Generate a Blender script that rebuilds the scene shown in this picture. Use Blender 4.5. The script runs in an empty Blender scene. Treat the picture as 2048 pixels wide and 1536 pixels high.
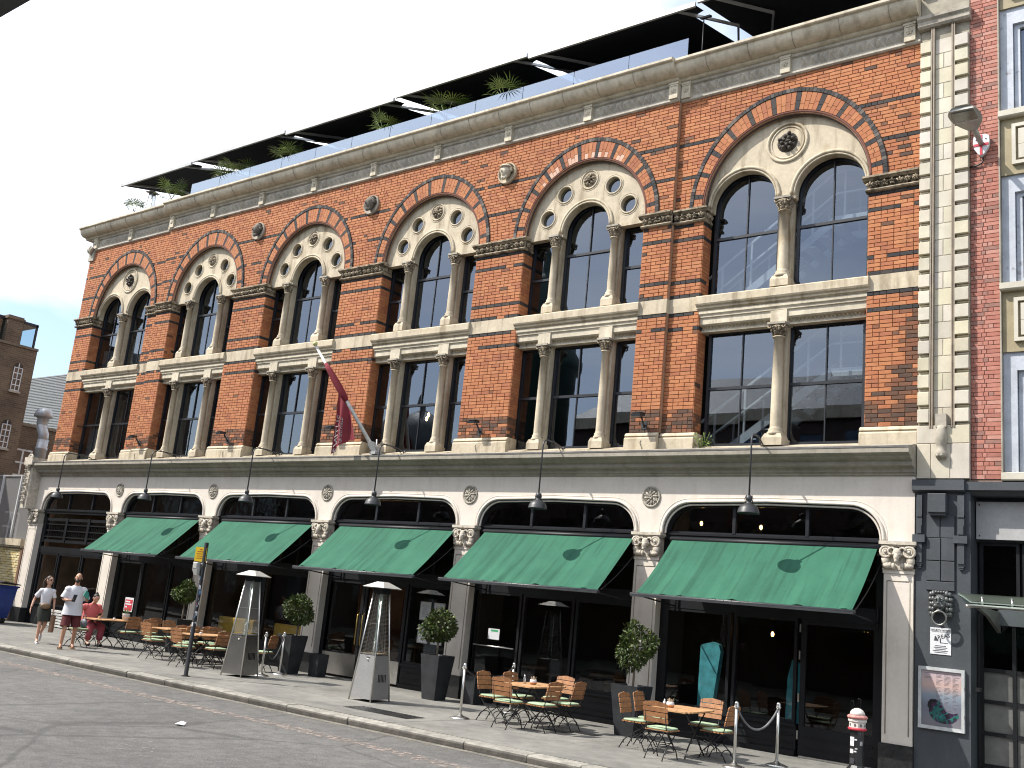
import bpy, math, random
from mathutils import Vector, Matrix, geometry, Quaternion
PI = math.pi
rad = math.radians
sc = bpy.context.scene
COL = sc.collection
rnd = random.Random(11)

# ------------------------------------------------------------------ camera
cam = bpy.data.cameras.new("camera")
cam_o = bpy.data.objects.new("camera", cam)
COL.objects.link(cam_o)
cam.sensor_width = 36.0
cam.lens = 36.0 * 2014.1 / 2048.0
cam.clip_end = 2000.0
cam.clip_start = 0.05
_f = Vector((-0.60644252, 0.76531377, 0.21569029))
_r = Vector((0.79310696, 0.60154607, 0.09551793))
_u = Vector((0.05664646, -0.22899161, 0.97177879))
cam_o.matrix_world = Matrix(((_r.x, _u.x, -_f.x, 0.0), (_r.y, _u.y, -_f.y, -17.0), (_r.z, _u.z, -_f.z, 1.9686), (0, 0, 0, 1)))
sc.camera = cam_o

# ------------------------------------------------------------------ sky, sun, exposure
SUN = Vector((-0.66, -0.59, 1.0)).normalized()
elev = math.asin(SUN.z)
azim = math.atan2(SUN.x, SUN.y)          # clockwise from +Y
world = bpy.data.worlds.new("World")
sc.world = world
world.use_nodes = True
wn = world.node_tree.nodes; wl = world.node_tree.links
wn.clear()
w_out = wn.new("ShaderNodeOutputWorld")
w_bg = wn.new("ShaderNodeBackground")
w_sky = wn.new("ShaderNodeTexSky")
w_sky.sky_type = 'NISHITA'
w_sky.sun_disc = False
w_sky.sun_elevation = elev
w_sky.sun_rotation = azim
w_sky.air_density = 1.0
w_sky.dust_density = 1.4
w_sky.ozone_density = 1.5
w_tc = wn.new("ShaderNodeTexCoord")
w_map = wn.new("ShaderNodeMapping")
w_map.inputs['Scale'].default_value = (1.0, 1.0, 2.6)
w_map.inputs['Location'].default_value = (0.35, 0.1, 0.55)
w_no = wn.new("ShaderNodeTexNoise")
w_no.inputs['Scale'].default_value = 1.25
w_no.inputs['Detail'].default_value = 6.0
w_no.inputs['Roughness'].default_value = 0.55
w_rmp = wn.new("ShaderNodeValToRGB")
w_rmp.color_ramp.elements[0].position = 0.40
w_rmp.color_ramp.elements[1].position = 0.62
w_rmp.color_ramp.elements[0].color = (0.03, 0.03, 0.03, 1)
w_mix = wn.new("ShaderNodeMix"); w_mix.data_type = 'RGBA'
w_mix.inputs['B'].default_value = (10.0, 10.2, 10.5, 1)
wl.new(w_tc.outputs['Generated'], w_map.inputs['Vector'])
wl.new(w_map.outputs['Vector'], w_no.inputs['Vector'])
wl.new(w_no.outputs['Fac'], w_rmp.inputs['Fac'])
wl.new(w_rmp.outputs['Color'], w_mix.inputs['Factor'])
wl.new(w_sky.outputs['Color'], w_mix.inputs['A'])
wl.new(w_mix.outputs['Result'], w_bg.inputs['Color'])
w_bg.inputs['Strength'].default_value = 0.12
wl.new(w_bg.outputs['Background'], w_out.inputs['Surface'])

sun_l = bpy.data.lights.new("sun", 'SUN')
sun_l.energy = 3.6
sun_l.angle = rad(0.55)
sun_l.color = (1.0, 0.95, 0.87)
sun_o = bpy.data.objects.new("sun", sun_l)
COL.objects.link(sun_o)
sun_o.location = (0, -30, 40)
sun_o.rotation_euler = SUN.to_track_quat('Z', 'Y').to_euler()

sc.view_settings.view_transform = 'Standard'
sc.view_settings.look = 'None'
sc.view_settings.gamma = 1.0
sc.view_settings.use_curve_mapping = False
sc.view_settings.exposure = 1.0
sc.render.engine = 'CYCLES'
sc.render.filter_size = 1.1
sc.cycles.pixel_filter_type = 'BLACKMAN_HARRIS'
sc.cycles.filter_width = 1.1
sc.cycles.max_bounces = 8
sc.cycles.transparent_max_bounces = 12
sc.cycles.caustics_reflective = False
sc.cycles.caustics_refractive = False

# ------------------------------------------------------------------ materials
def _mat(name):
    m = bpy.data.materials.new(name); m.use_nodes = True
    nt = m.node_tree
    for n in list(nt.nodes):
        nt.nodes.remove(n)
    o = nt.nodes.new("ShaderNodeOutputMaterial")
    b = nt.nodes.new("ShaderNodeBsdfPrincipled")
    nt.links.new(b.outputs['BSDF'], o.inputs['Surface'])
    return m, nt, b, o

def _noise(nt, scale, detail=4, rough=0.55, stretch=None):
    g = nt.nodes.new("ShaderNodeNewGeometry")
    n = nt.nodes.new("ShaderNodeTexNoise")
    n.inputs['Scale'].default_value = scale
    n.inputs['Detail'].default_value = detail
    n.inputs['Roughness'].default_value = rough
    if stretch:
        mp = nt.nodes.new("ShaderNodeMapping"); mp.inputs['Scale'].default_value = stretch
        nt.links.new(g.outputs['Position'], mp.inputs['Vector']); nt.links.new(mp.outputs['Vector'], n.inputs['Vector'])
    else:
        nt.links.new(g.outputs['Position'], n.inputs['Vector'])
    return n

def _ramp(nt, src, p0, p1, c0, c1):
    r = nt.nodes.new("ShaderNodeValToRGB")
    r.color_ramp.elements[0].position = p0; r.color_ramp.elements[1].position = p1
    r.color_ramp.elements[0].color = (*c0, 1); r.color_ramp.elements[1].color = (*c1, 1)
    nt.links.new(src, r.inputs['Fac'])
    return r.outputs['Color']

def _mul(nt, a, b, fac=1.0, mode='MULTIPLY'):
    x = nt.nodes.new("ShaderNodeMix"); x.data_type = 'RGBA'; x.blend_type = mode
    x.inputs['Factor'].default_value = fac
    nt.links.new(a, x.inputs['A']); nt.links.new(b, x.inputs['B'])
    return x.outputs['Result']

def mat(name, col, rough=0.75, metal=0.0, var=0.2, scale=5.0, fine=0.15, bump=0.0, bscale=40.0, tint=False,
        streak=None, spec=0.5, emit=None, patch=None):
    m, nt, b, o = _mat(name)
    b.inputs['Roughness'].default_value = rough
    b.inputs['Metallic'].default_value = metal
    b.inputs['Specular IOR Level'].default_value = spec
    n1 = _noise(nt, scale)
    lo = tuple(max(0, c * (1 - var)) for c in col); hi = tuple(min(1, c * (1 + var)) for c in col)
    c = _ramp(nt, n1.outputs['Fac'], 0.33, 0.67, lo, hi)
    if fine:
        n2 = _noise(nt, scale * 9, 3)
        c = _mul(nt, c, _ramp(nt, n2.outputs['Fac'], 0.3, 0.7, (1 - fine,) * 3, (1 + 0 * fine,) * 3))
    if patch:                       # (scale, threshold, colour, strength): blotches with a shape of their own
        n3 = _noise(nt, patch[0], 6, 0.65, patch[4] if len(patch) > 4 else None)
        k = _ramp(nt, n3.outputs['Fac'], patch[1], patch[1] + 0.12, (1, 1, 1), patch[2])
        c = _mul(nt, c, k, patch[3])
    if streak:                      # (strength, colour): runs of dirt down the face
        n4 = _noise(nt, 1.0, 5, 0.6, (5.0, 5.0, 0.9))
        k = _ramp(nt, n4.outputs['Fac'], 0.5, 0.72, (1, 1, 1), streak[1])
        c = _mul(nt, c, k, streak[0])
    if tint:
        at = nt.nodes.new("ShaderNodeAttribute"); at.attribute_name = 'tint'
        c = _mul(nt, c, at.outputs['Color'])
    nt.links.new(c, b.inputs['Base Color'])
    if bump:
        nb = _noise(nt, bscale, 5, 0.6)
        bp = nt.nodes.new("ShaderNodeBump"); bp.inputs['Strength'].default_value = bump; bp.inputs['Distance'].default_value = 0.02
        nt.links.new(nb.outputs['Fac'], bp.inputs['Height']); nt.links.new(bp.outputs['Normal'], b.inputs['Normal'])
    if emit:
        b.inputs['Emission Color'].default_value = (*emit[0], 1); b.inputs['Emission Strength'].default_value = emit[1]
    return m

def glass_mat(name, f0=0.08, tintc=(0.7, 0.75, 0.75), wave=0.0, rough=0.0, wscale=1.2, refl=(0.93, 0.96, 1.0)):
    m = bpy.data.materials.new(name); m.use_nodes = True
    nt = m.node_tree; nt.nodes.clear()
    o = nt.nodes.new("ShaderNodeOutputMaterial")
    t = nt.nodes.new("ShaderNodeBsdfTransparent"); t.inputs['Color'].default_value = (*tintc, 1)
    g = nt.nodes.new("ShaderNodeBsdfGlossy"); g.inputs['Roughness'].default_value = rough
    g.inputs['Color'].default_value = (*refl, 1)
    ge = nt.nodes.new("ShaderNodeNewGeometry"); dp = nt.nodes.new("ShaderNodeVectorMath"); dp.operation = 'DOT_PRODUCT'
    nt.links.new(ge.outputs['Normal'], dp.inputs[0]); nt.links.new(ge.outputs['Incoming'], dp.inputs[1])
    ab = nt.nodes.new("ShaderNodeMath"); ab.operation = 'ABSOLUTE'; nt.links.new(dp.outputs['Value'], ab.inputs[0])
    om = nt.nodes.new("ShaderNodeMath"); om.operation = 'SUBTRACT'; om.inputs[0].default_value = 1.0; om.use_clamp = True; nt.links.new(ab.outputs[0], om.inputs[1])
    pw = nt.nodes.new("ShaderNodeMath"); pw.operation = 'POWER'; pw.inputs[1].default_value = 5.0; nt.links.new(om.outputs[0], pw.inputs[0])
    fr = nt.nodes.new("ShaderNodeMath"); fr.operation = 'MULTIPLY_ADD'; fr.inputs[1].default_value = 1.0 - f0; fr.inputs[2].default_value = f0; nt.links.new(pw.outputs[0], fr.inputs[0])
    mx = nt.nodes.new("ShaderNodeMixShader")
    nt.links.new(fr.outputs[0], mx.inputs['Fac']); nt.links.new(t.outputs['BSDF'], mx.inputs[1]); nt.links.new(g.outputs['BSDF'], mx.inputs[2])
    nt.links.new(mx.outputs['Shader'], o.inputs['Surface'])
    if wave:
        nb = _noise(nt, wscale, 2, 0.5)
        bp = nt.nodes.new("ShaderNodeBump"); bp.inputs['Strength'].default_value = wave; bp.inputs['Distance'].default_value = 0.05
        nt.links.new(nb.outputs['Fac'], bp.inputs['Height']); nt.links.new(bp.outputs['Normal'], g.inputs['Normal'])
    return m

SOOT = (0.45, 0.42, 0.38)
BRICK = mat("brick_clay", (0.97, 0.97, 0.97), 0.85, var=0.09, scale=0.7, fine=0.18, bump=0.2, bscale=60, tint=True, patch=(0.9, 0.64, (0.70, 0.64, 0.60), 0.7), streak=(0.35, (0.6, 0.53, 0.48)))
MORTAR = mat("mortar", (0.35, 0.205, 0.125), 0.9, var=0.25, scale=2.0, bump=0.2)
STONE = mat("limestone", (0.50, 0.43, 0.315), 0.8, var=0.12, scale=1.5, fine=0.15, bump=0.12, bscale=30, streak=(0.9, (0.44, 0.40, 0.34)), patch=(1.3, 0.56, (0.8, 0.72, 0.6), 0.7))
STONE_D = mat("sooty_stone", (0.37, 0.335, 0.275), 0.85, var=0.18, scale=2.0, fine=0.2, bump=0.2, bscale=40, streak=(0.7, (0.45, 0.42, 0.38)), patch=(2.2, 0.58, (0.55, 0.51, 0.46), 0.7))
STONE_G = mat("grey_cornice_stone", (0.56, 0.50, 0.385), 0.8, var=0.15, scale=1.2, fine=0.2, bump=0.15, bscale=30, streak=(0.6, (0.45, 0.41, 0.35)), patch=(1.2, 0.60, (0.55, 0.51, 0.45), 0.7, (1, 1, 0.3)))
CARVE = mat("carved_stone", (0.33, 0.27, 0.19), 0.85, var=0.45, scale=9.0, fine=0.3, bump=0.3, bscale=60, patch=(6.0, 0.50, (0.2, 0.18, 0.15), 0.9))
ROSETTE = mat("rosette_stone", (0.42, 0.385, 0.325), 0.85, var=0.25, scale=14.0, fine=0.3, bump=0.3, bscale=60, patch=(22.0, 0.52, (0.4, 0.36, 0.32), 0.9))
CARVE_L = mat("pale_carved_stone", (0.52, 0.47, 0.39), 0.85, var=0.2, scale=9.0, fine=0.25, bump=0.3, bscale=60, patch=(8.0, 0.55, (0.55, 0.5, 0.45), 0.8))
FRIEZE = mat("frieze_stone", (0.47, 0.43, 0.36), 0.85, var=0.15, scale=2.0, fine=0.2, bump=0.2, bscale=40, streak=(0.6, (0.5, 0.47, 0.43)))
HEADST = mat("weathered_head_stone", (0.15, 0.13, 0.105), 0.8, var=0.4, scale=9.0, fine=0.3, bump=0.3)
BLACKSTONE = mat("blackened_carving", (0.055, 0.045, 0.035), 0.75, var=0.4, scale=12.0, bump=0.3)
RENDER = mat("painted_render", (0.62, 0.565, 0.50), 0.75, var=0.05, scale=2.0, fine=0.06, bump=0.16, bscale=14, patch=(9.0, 0.68, (0.72, 0.66, 0.6), 0.6), streak=(0.35, (0.72, 0.67, 0.6)))
LEDGE = mat("weathered_ledge", (0.30, 0.275, 0.225), 0.8, var=0.15, scale=1.3, fine=0.2, bump=0.12, streak=(0.6, (0.6, 0.56, 0.5)))
BLACK = mat("black_paint", (0.006, 0.007, 0.009), 0.5, var=0.3, scale=3.0, fine=0.2, spec=0.3)
DGREY = mat("dark_window_paint", (0.010, 0.012, 0.016), 0.4, var=0.3, scale=3.0)
GREYP = mat("charcoal_paint", (0.045, 0.052, 0.060), 0.6, var=0.15, scale=2.0, fine=0.15, bump=0.1, bscale=30, streak=(0.4, (0.7, 0.7, 0.7)))
GLASS_U = glass_mat("upper_window_glass", 0.145, (0.50, 0.55, 0.58), 0.010, 0.0, 1.0, (0.78, 0.87, 1.0))
GLASS_S = glass_mat("shop_glass", 0.045, (0.80, 0.83, 0.82), 0.01, 0.0, 0.8)
GLASS_F = glass_mat("wavy_fanlight_glass", 0.075, (0.4, 0.42, 0.42), 0.16, 0.0, 2.2)
GLASS_B = glass_mat("balustrade_glass", 0.30, (0.30, 0.36, 0.42), 0.0, 0.03, 1.0, (0.75, 0.86, 1.0))
GLASS_C = glass_mat("canopy_glass", 0.10, (0.72, 0.82, 0.77), 0.0, 0.02)
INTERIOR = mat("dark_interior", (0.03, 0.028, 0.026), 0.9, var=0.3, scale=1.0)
WHITEMETAL = mat("white_painted_steel", (0.55, 0.56, 0.57), 0.5, var=0.08)
STEEL = mat("brushed_steel", (0.56, 0.55, 0.53), 0.30, 1.0, var=0.08, scale=3.0, fine=0.1)
STEEL_P = mat("polished_steel", (0.60, 0.59, 0.56), 0.34, 1.0, var=0.05, scale=3.0, fine=0.0)
BRASS = mat("brass", (0.5, 0.35, 0.12), 0.3, 1.0, var=0.1)
WOOD = mat("teak_slat", (0.36, 0.17, 0.070), 0.55, var=0.25, scale=14.0, fine=0.2, tint=True)
WOOD_T = mat("table_teak", (0.48, 0.275, 0.135), 0.6, var=0.2, scale=10.0, fine=0.2, tint=True)
CUSHION = mat("sage_cushion", (0.33, 0.43, 0.28), 0.9, var=0.1, scale=8.0, bump=0.1)
IRON = mat("black_iron", (0.010, 0.010, 0.011), 0.4, 0.0, var=0.3)
LAMPG = mat("lamp_enamel", (0.030, 0.032, 0.036), 0.45, var=0.2)
AWN = mat("green_canvas", (0.030, 0.114, 0.072), 0.85, var=0.10, scale=1.6, fine=0.06, bump=0.06, bscale=60, tint=True, spec=0.2, patch=(1.0, 0.50, (0.74, 0.76, 0.76), 0.9, (9.0, 0.5, 0.5)))
AWN_D = mat("dark_awning_fabric", (0.010, 0.011, 0.013), 0.9, var=0.2, spec=0.2)
ALU = mat("pale_aluminium", (0.42, 0.42, 0.42), 0.45, 0.3, var=0.1)
LEAF = mat("bay_leaf", (0.046, 0.074, 0.018), 0.45, var=0.3, scale=20.0, tint=True, spec=0.35)
BARK = mat("trunk_bark", (0.20, 0.17, 0.13), 0.85, var=0.3, scale=20.0, bump=0.3)
PALM = mat("palm_leaf", (0.10, 0.145, 0.03), 0.5, var=0.35, scale=6.0, tint=True)
SOIL = mat("soil", (0.03, 0.022, 0.016), 0.95)
ZINC = mat("planter_slate", (0.022, 0.024, 0.027), 0.5, var=0.35, scale=5.0, fine=0.2)
WARM = mat("warm_bulb", (1.0, 0.6, 0.2), 0.5, emit=((1.0, 0.55, 0.16), 14.0))
SLATE = mat("roof_slate", (0.07, 0.075, 0.085), 0.6, var=0.25)

# ------------------------------------------------------------------ mesh builder
class MB:
    def __init__(s):
        s.v = []; s.f = []; s.t = []; s.sm = []; s.cur = (1, 1, 1); s.smooth = False
    def _add(s, vs, fs, sm=None):
        b = len(s.v); s.v += [tuple(p) for p in vs]
        for f in fs:
            s.f.append(tuple(b + i for i in f)); s.t.append(s.cur); s.sm.append(s.smooth if sm is None else sm)
    def box(s, x0, x1, y0, y1, z0, z1):
        if x1 < x0: x0, x1 = x1, x0
        if y1 < y0: y0, y1 = y1, y0
        if z1 < z0: z0, z1 = z1, z0
        s._add([(x0, y0, z0), (x1, y0, z0), (x1, y1, z0), (x0, y1, z0), (x0, y0, z1), (x1, y0, z1), (x1, y1, z1), (x0, y1, z1)],
               [(0, 3, 2, 1), (4, 5, 6, 7), (0, 1, 5, 4), (1, 2, 6, 5), (2, 3, 7, 6), (3, 0, 4, 7)], False)
    def bevbox(s, x0, x1, y0, y1, z0, z1, b=0.008):
        # box whose front (y0) edges are chamfered
        s._add([(x0, y1, z0), (x1, y1, z0), (x1, y1, z1), (x0, y1, z1), (x0, y0 + b, z0), (x1, y0 + b, z0), (x1, y0 + b, z1), (x0, y0 + b, z1),
                (x0 + b, y0, z0 + b), (x1 - b, y0, z0 + b), (x1 - b, y0, z1 - b), (x0 + b, y0, z1 - b)],
               [(0, 1, 5, 4), (1, 2, 6, 5), (2, 3, 7, 6), (3, 0, 4, 7), (4, 5, 9, 8), (5, 6, 10, 9), (6, 7, 11, 10), (7, 4, 8, 11), (8, 9, 10, 11), (3, 2, 1, 0)], False)
    def obox(s, c, ax, ay, az, hx, hy, hz):
        c = Vector(c); ax = Vector(ax) * hx; ay = Vector(ay) * hy; az = Vector(az) * hz
        P = [c + i * ax + j * ay + k * az for k in (-1, 1) for j in (-1, 1) for i in (-1, 1)]
        s._add(P, [(0, 2, 3, 1), (4, 5, 7, 6), (0, 1, 5, 4), (1, 3, 7, 5), (3, 2, 6, 7), (2, 0, 4, 6)], False)
    def bar(s, a, b, w, h=None, up=(0, 0, 1)):
        a = Vector(a); b = Vector(b); d = (b - a); L = d.length; d.normalize()
        u = Vector(up)
        if abs(d.dot(u)) > 0.98: u = Vector((0, 1, 0))
        x = d.cross(u).normalized(); z = x.cross(d)
        s.obox((a + b) / 2, d, x, z, L / 2, w / 2, (h or w) / 2)
    def prism(s, pts, y0, y1):
        n = len(pts)
        s._add([(x, y0, z) for x, z in pts] + [(x, y1, z) for x, z in pts],
               [tuple(range(n)), tuple(range(2 * n - 1, n - 1, -1))] + [(i, n + i, n + (i + 1) % n, (i + 1) % n) for i in range(n)], False)
    def extr(s, pts, vec):
        n = len(pts); vec = Vector(vec); P = [Vector(p) for p in pts]
        s._add(P + [p + vec for p in P], [tuple(range(n)), tuple(range(2 * n - 1, n - 1, -1))] + [(i, n + i, n + (i + 1) % n, (i + 1) % n) for i in range(n)], False)
    def sweepx(s, prof, x0, x1):
        n = len(prof)
        s._add([(x0, y, z) for y, z in prof] + [(x1, y, z) for y, z in prof],
               [(i, i + 1, n + i + 1, n + i) for i in range(n - 1)] + [tuple(range(n - 1, -1, -1)), tuple(range(n, 2 * n)), (n - 1, 0, n, 2 * n - 1)], False)
    def tube(s, path, r, n=8, closed=False, caps=True):
        P = [Vector(p) for p in path]; m = len(P)
        rr = r if isinstance(r, (list, tuple)) else [r] * m
        ref = None; vs = []
        for i in range(m):
            if closed: t = P[(i + 1) % m] - P[i - 1]
            else: t = P[min(i + 1, m - 1)] - P[max(i - 1, 0)]
            t.normalize()
            if ref is None:
                ref = Vector((0, 0, 1)) if abs(t.z) < 0.9 else Vector((1, 0, 0))
            x = t.cross(ref).normalized(); y = x.cross(t); ref = y
            for k in range(n):
                a = 2 * PI * k / n
                vs.append(P[i] + (x * math.cos(a) + y * math.sin(a)) * rr[i])
        fs = []
        for i in range(m if closed else m - 1):
            j = (i + 1) % m
            for k in range(n):
                fs.append((i * n + k, i * n + (k + 1) % n, j * n + (k + 1) % n, j * n + k))
        s._add(vs, fs, True)
        if caps and not closed:
            b = len(s.v) - len(vs)
            s.f.append(tuple(b + k for k in range(n - 1, -1, -1))); s.t.append(s.cur); s.sm.append(False)
            s.f.append(tuple(b + (m - 1) * n + k for k in range(n))); s.t.append(s.cur); s.sm.append(False)
    def lathe(s, prof, c=(0, 0, 0), n=16, axis='z', smooth=True, ang0=0.0):
        c = Vector(c); vs = []; m = len(prof)
        for r, h in prof:
            for k in range(n):
                a = ang0 + 2 * PI * k / n
                p = (r * math.cos(a), r * math.sin(a), h) if axis == 'z' else ((r * math.cos(a), h, r * math.sin(a)) if axis == 'y' else (h, r * math.cos(a), r * math.sin(a)))
                vs.append(c + Vector(p))
        fs = [(i * n + k, i * n + (k + 1) % n, (i + 1) * n + (k + 1) % n, (i + 1) * n + k) for i in range(m - 1) for k in range(n)]
        fs += [tuple(range(n - 1, -1, -1)), tuple((m - 1) * n + k for k in range(n))]
        s._add(vs, fs, smooth)
    def ell(s, c, r, nu=8, nv=5, rot=None):
        c = Vector(c); vs = []
        q = rot.to_matrix() if rot is not None else None
        for j in range(nv + 1):
            th = PI * j / nv
            for i in range(nu):
                ph = 2 * PI * i / nu
                p = Vector((r[0] * math.sin(th) * math.cos(ph), r[1] * math.sin(th) * math.sin(ph), r[2] * math.cos(th)))
                if q is not None: p = q @ p
                vs.append(c + p)
        fs = [(j * nu + i, (j + 1) * nu + i, (j + 1) * nu + (i + 1) % nu, j * nu + (i + 1) % nu) for j in range(nv) for i in range(nu)]
        s._add(vs, fs, True)
    def torus(s, c, R, r, axis='y', n=20, m=6, a0=0, a1=2 * PI, sx=1.0):
        c = Vector(c); full = abs(a1 - a0 - 2 * PI) < 1e-6
        pts = []
        k = n if full else n + 1
        for i in range(k):
            a = a0 + (a1 - a0) * i / n
            x, z = R * math.cos(a) * sx, R * math.sin(a)
            pts.append(c + (Vector((x, 0, z)) if axis == 'y' else (Vector((x, z, 0)) if axis == 'z' else Vector((0, x, z)))))
        s.tube(pts, r, m, full)
    def plate(s, outer, holes, y0, y1, back=True, sides=True):
        loops = [outer] + holes
        vs = []; es = []; 
        for lp in loops:
            b = len(vs); n = len(lp)
            vs += [Vector((p[0], p[1])) for p in lp]
            es += [(b + i, b + (i + 1) % n) for i in range(n)]
        ov, oe, of = geometry.delaunay_2d_cdt(vs, es, [], 0, 1e-6)[:3]
        def inside(p, lp):
            x, y = p; r = False; n = len(lp)
            for i in range(n):
                x0, y0_ = lp[i]; x1, y1_ = lp[(i + 1) % n]
                if (y0_ > y) != (y1_ > y) and x < (x1 - x0) * (y - y0_) / (y1_ - y0_) + x0: r = not r
            return r
        keep = []
        for f in of:
            c = (sum(ov[i].x for i in f) / len(f), sum(ov[i].y for i in f) / len(f))
            if inside(c, outer) and not any(inside(c, h) for h in holes): keep.append(tuple(f))
        s._add([(p.x, y0, p.y) for p in ov], keep, False)
        if back: s._add([(p.x, y1, p.y) for p in ov], [f[::-1] for f in keep], False)
        if sides:
            for lp in loops:
                n = len(lp)
                s._add([(x, y0, z) for x, z in lp] + [(x, y1, z) for x, z in lp], [(i, (i + 1) % n, n + (i + 1) % n, n + i) for i in range(n)], False)
    def mesh(s, name, material, off=None):
        me = bpy.data.meshes.new(name)
        v = s.v if off is None else [(p[0] - off[0], p[1] - off[1], p[2] - off[2]) for p in s.v]
        me.from_pydata(v, [], s.f)
        if any(t != (1, 1, 1) for t in s.t):
            a = me.attributes.new('tint', 'FLOAT_COLOR', 'FACE')
            flat = []
            for t in s.t: flat += [t[0], t[1], t[2], 1.0]
            a.data.foreach_set('color', flat)
        else:
            a = me.attributes.new('tint', 'FLOAT_COLOR', 'FACE')
            a.data.foreach_set('color', [1.0] * 4 * len(s.f))
        me.polygons.foreach_set('use_smooth', s.sm)
        me.materials.append(material)
        me.update()
        return me
    def build(s, name, material, parent=None, world=True, kind=None):
        off = wloc(parent) if (parent is not None and world) else None
        o = bpy.data.objects.new(name, s.mesh(name, material, off))
        COL.objects.link(o)
        if parent is not None: o.parent = parent
        if kind: o["kind"] = kind
        return o

def wloc(o):
    p = Vector((0, 0, 0))
    while o is not None:
        p += o.location; o = o.parent
    return p

def tag(o, label=None, cat=None, group=None, kind=None):
    if label: o["label"] = label
    if cat: o["category"] = cat
    if group: o["group"] = group
    if kind: o["kind"] = kind
    return o

def thing(name, label, cat, loc=(0, 0, 0), rz=0.0, group=None):
    o = bpy.data.objects.new(name, None)
    o.empty_display_size = 0.2
    COL.objects.link(o)
    o.location = loc; o.rotation_euler = (0, 0, rz)
    return tag(o, label, cat, group)

def copy_tree(o, parent=None):
    c = o.copy(); COL.objects.link(c)
    c.parent = parent
    for ch in list(o.children):
        copy_tree(ch, c)
    return c

def text_mesh(txt, size, depth=0.001, align='CENTER'):
    cu = bpy.data.curves.new("lettering", 'FONT')
    cu.body = txt; cu.size = size; cu.extrude = depth; cu.align_x = align; cu.align_y = 'CENTER'; cu.resolution_u = 2
    o = bpy.data.objects.new("lettering", cu); COL.objects.link(o)
    bpy.context.view_layer.update()
    me = bpy.data.meshes.new_from_object(o.evaluated_get(bpy.context.evaluated_depsgraph_get()))
    bpy.data.objects.remove(o); bpy.data.curves.remove(cu)
    return me

def lettering(txt, size, material, parent, loc, rot=(PI / 2, 0, 0), name="lettering", align='CENTER', sx=1.0):
    me = text_mesh(txt, size, align=align); me.materials.clear(); me.materials.append(material)
    o = bpy.data.objects.new(name, me); COL.objects.link(o)
    o.parent = parent; o.location = loc; o.rotation_euler = rot; o.scale = (sx, 1, 1)
    return o

def arc(cx, cz, r, a0, a1, n):
    return [(cx + r * math.cos(a0 + (a1 - a0) * i / n), cz + r * math.sin(a0 + (a1 - a0) * i / n)) for i in range(n + 1)]
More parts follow.
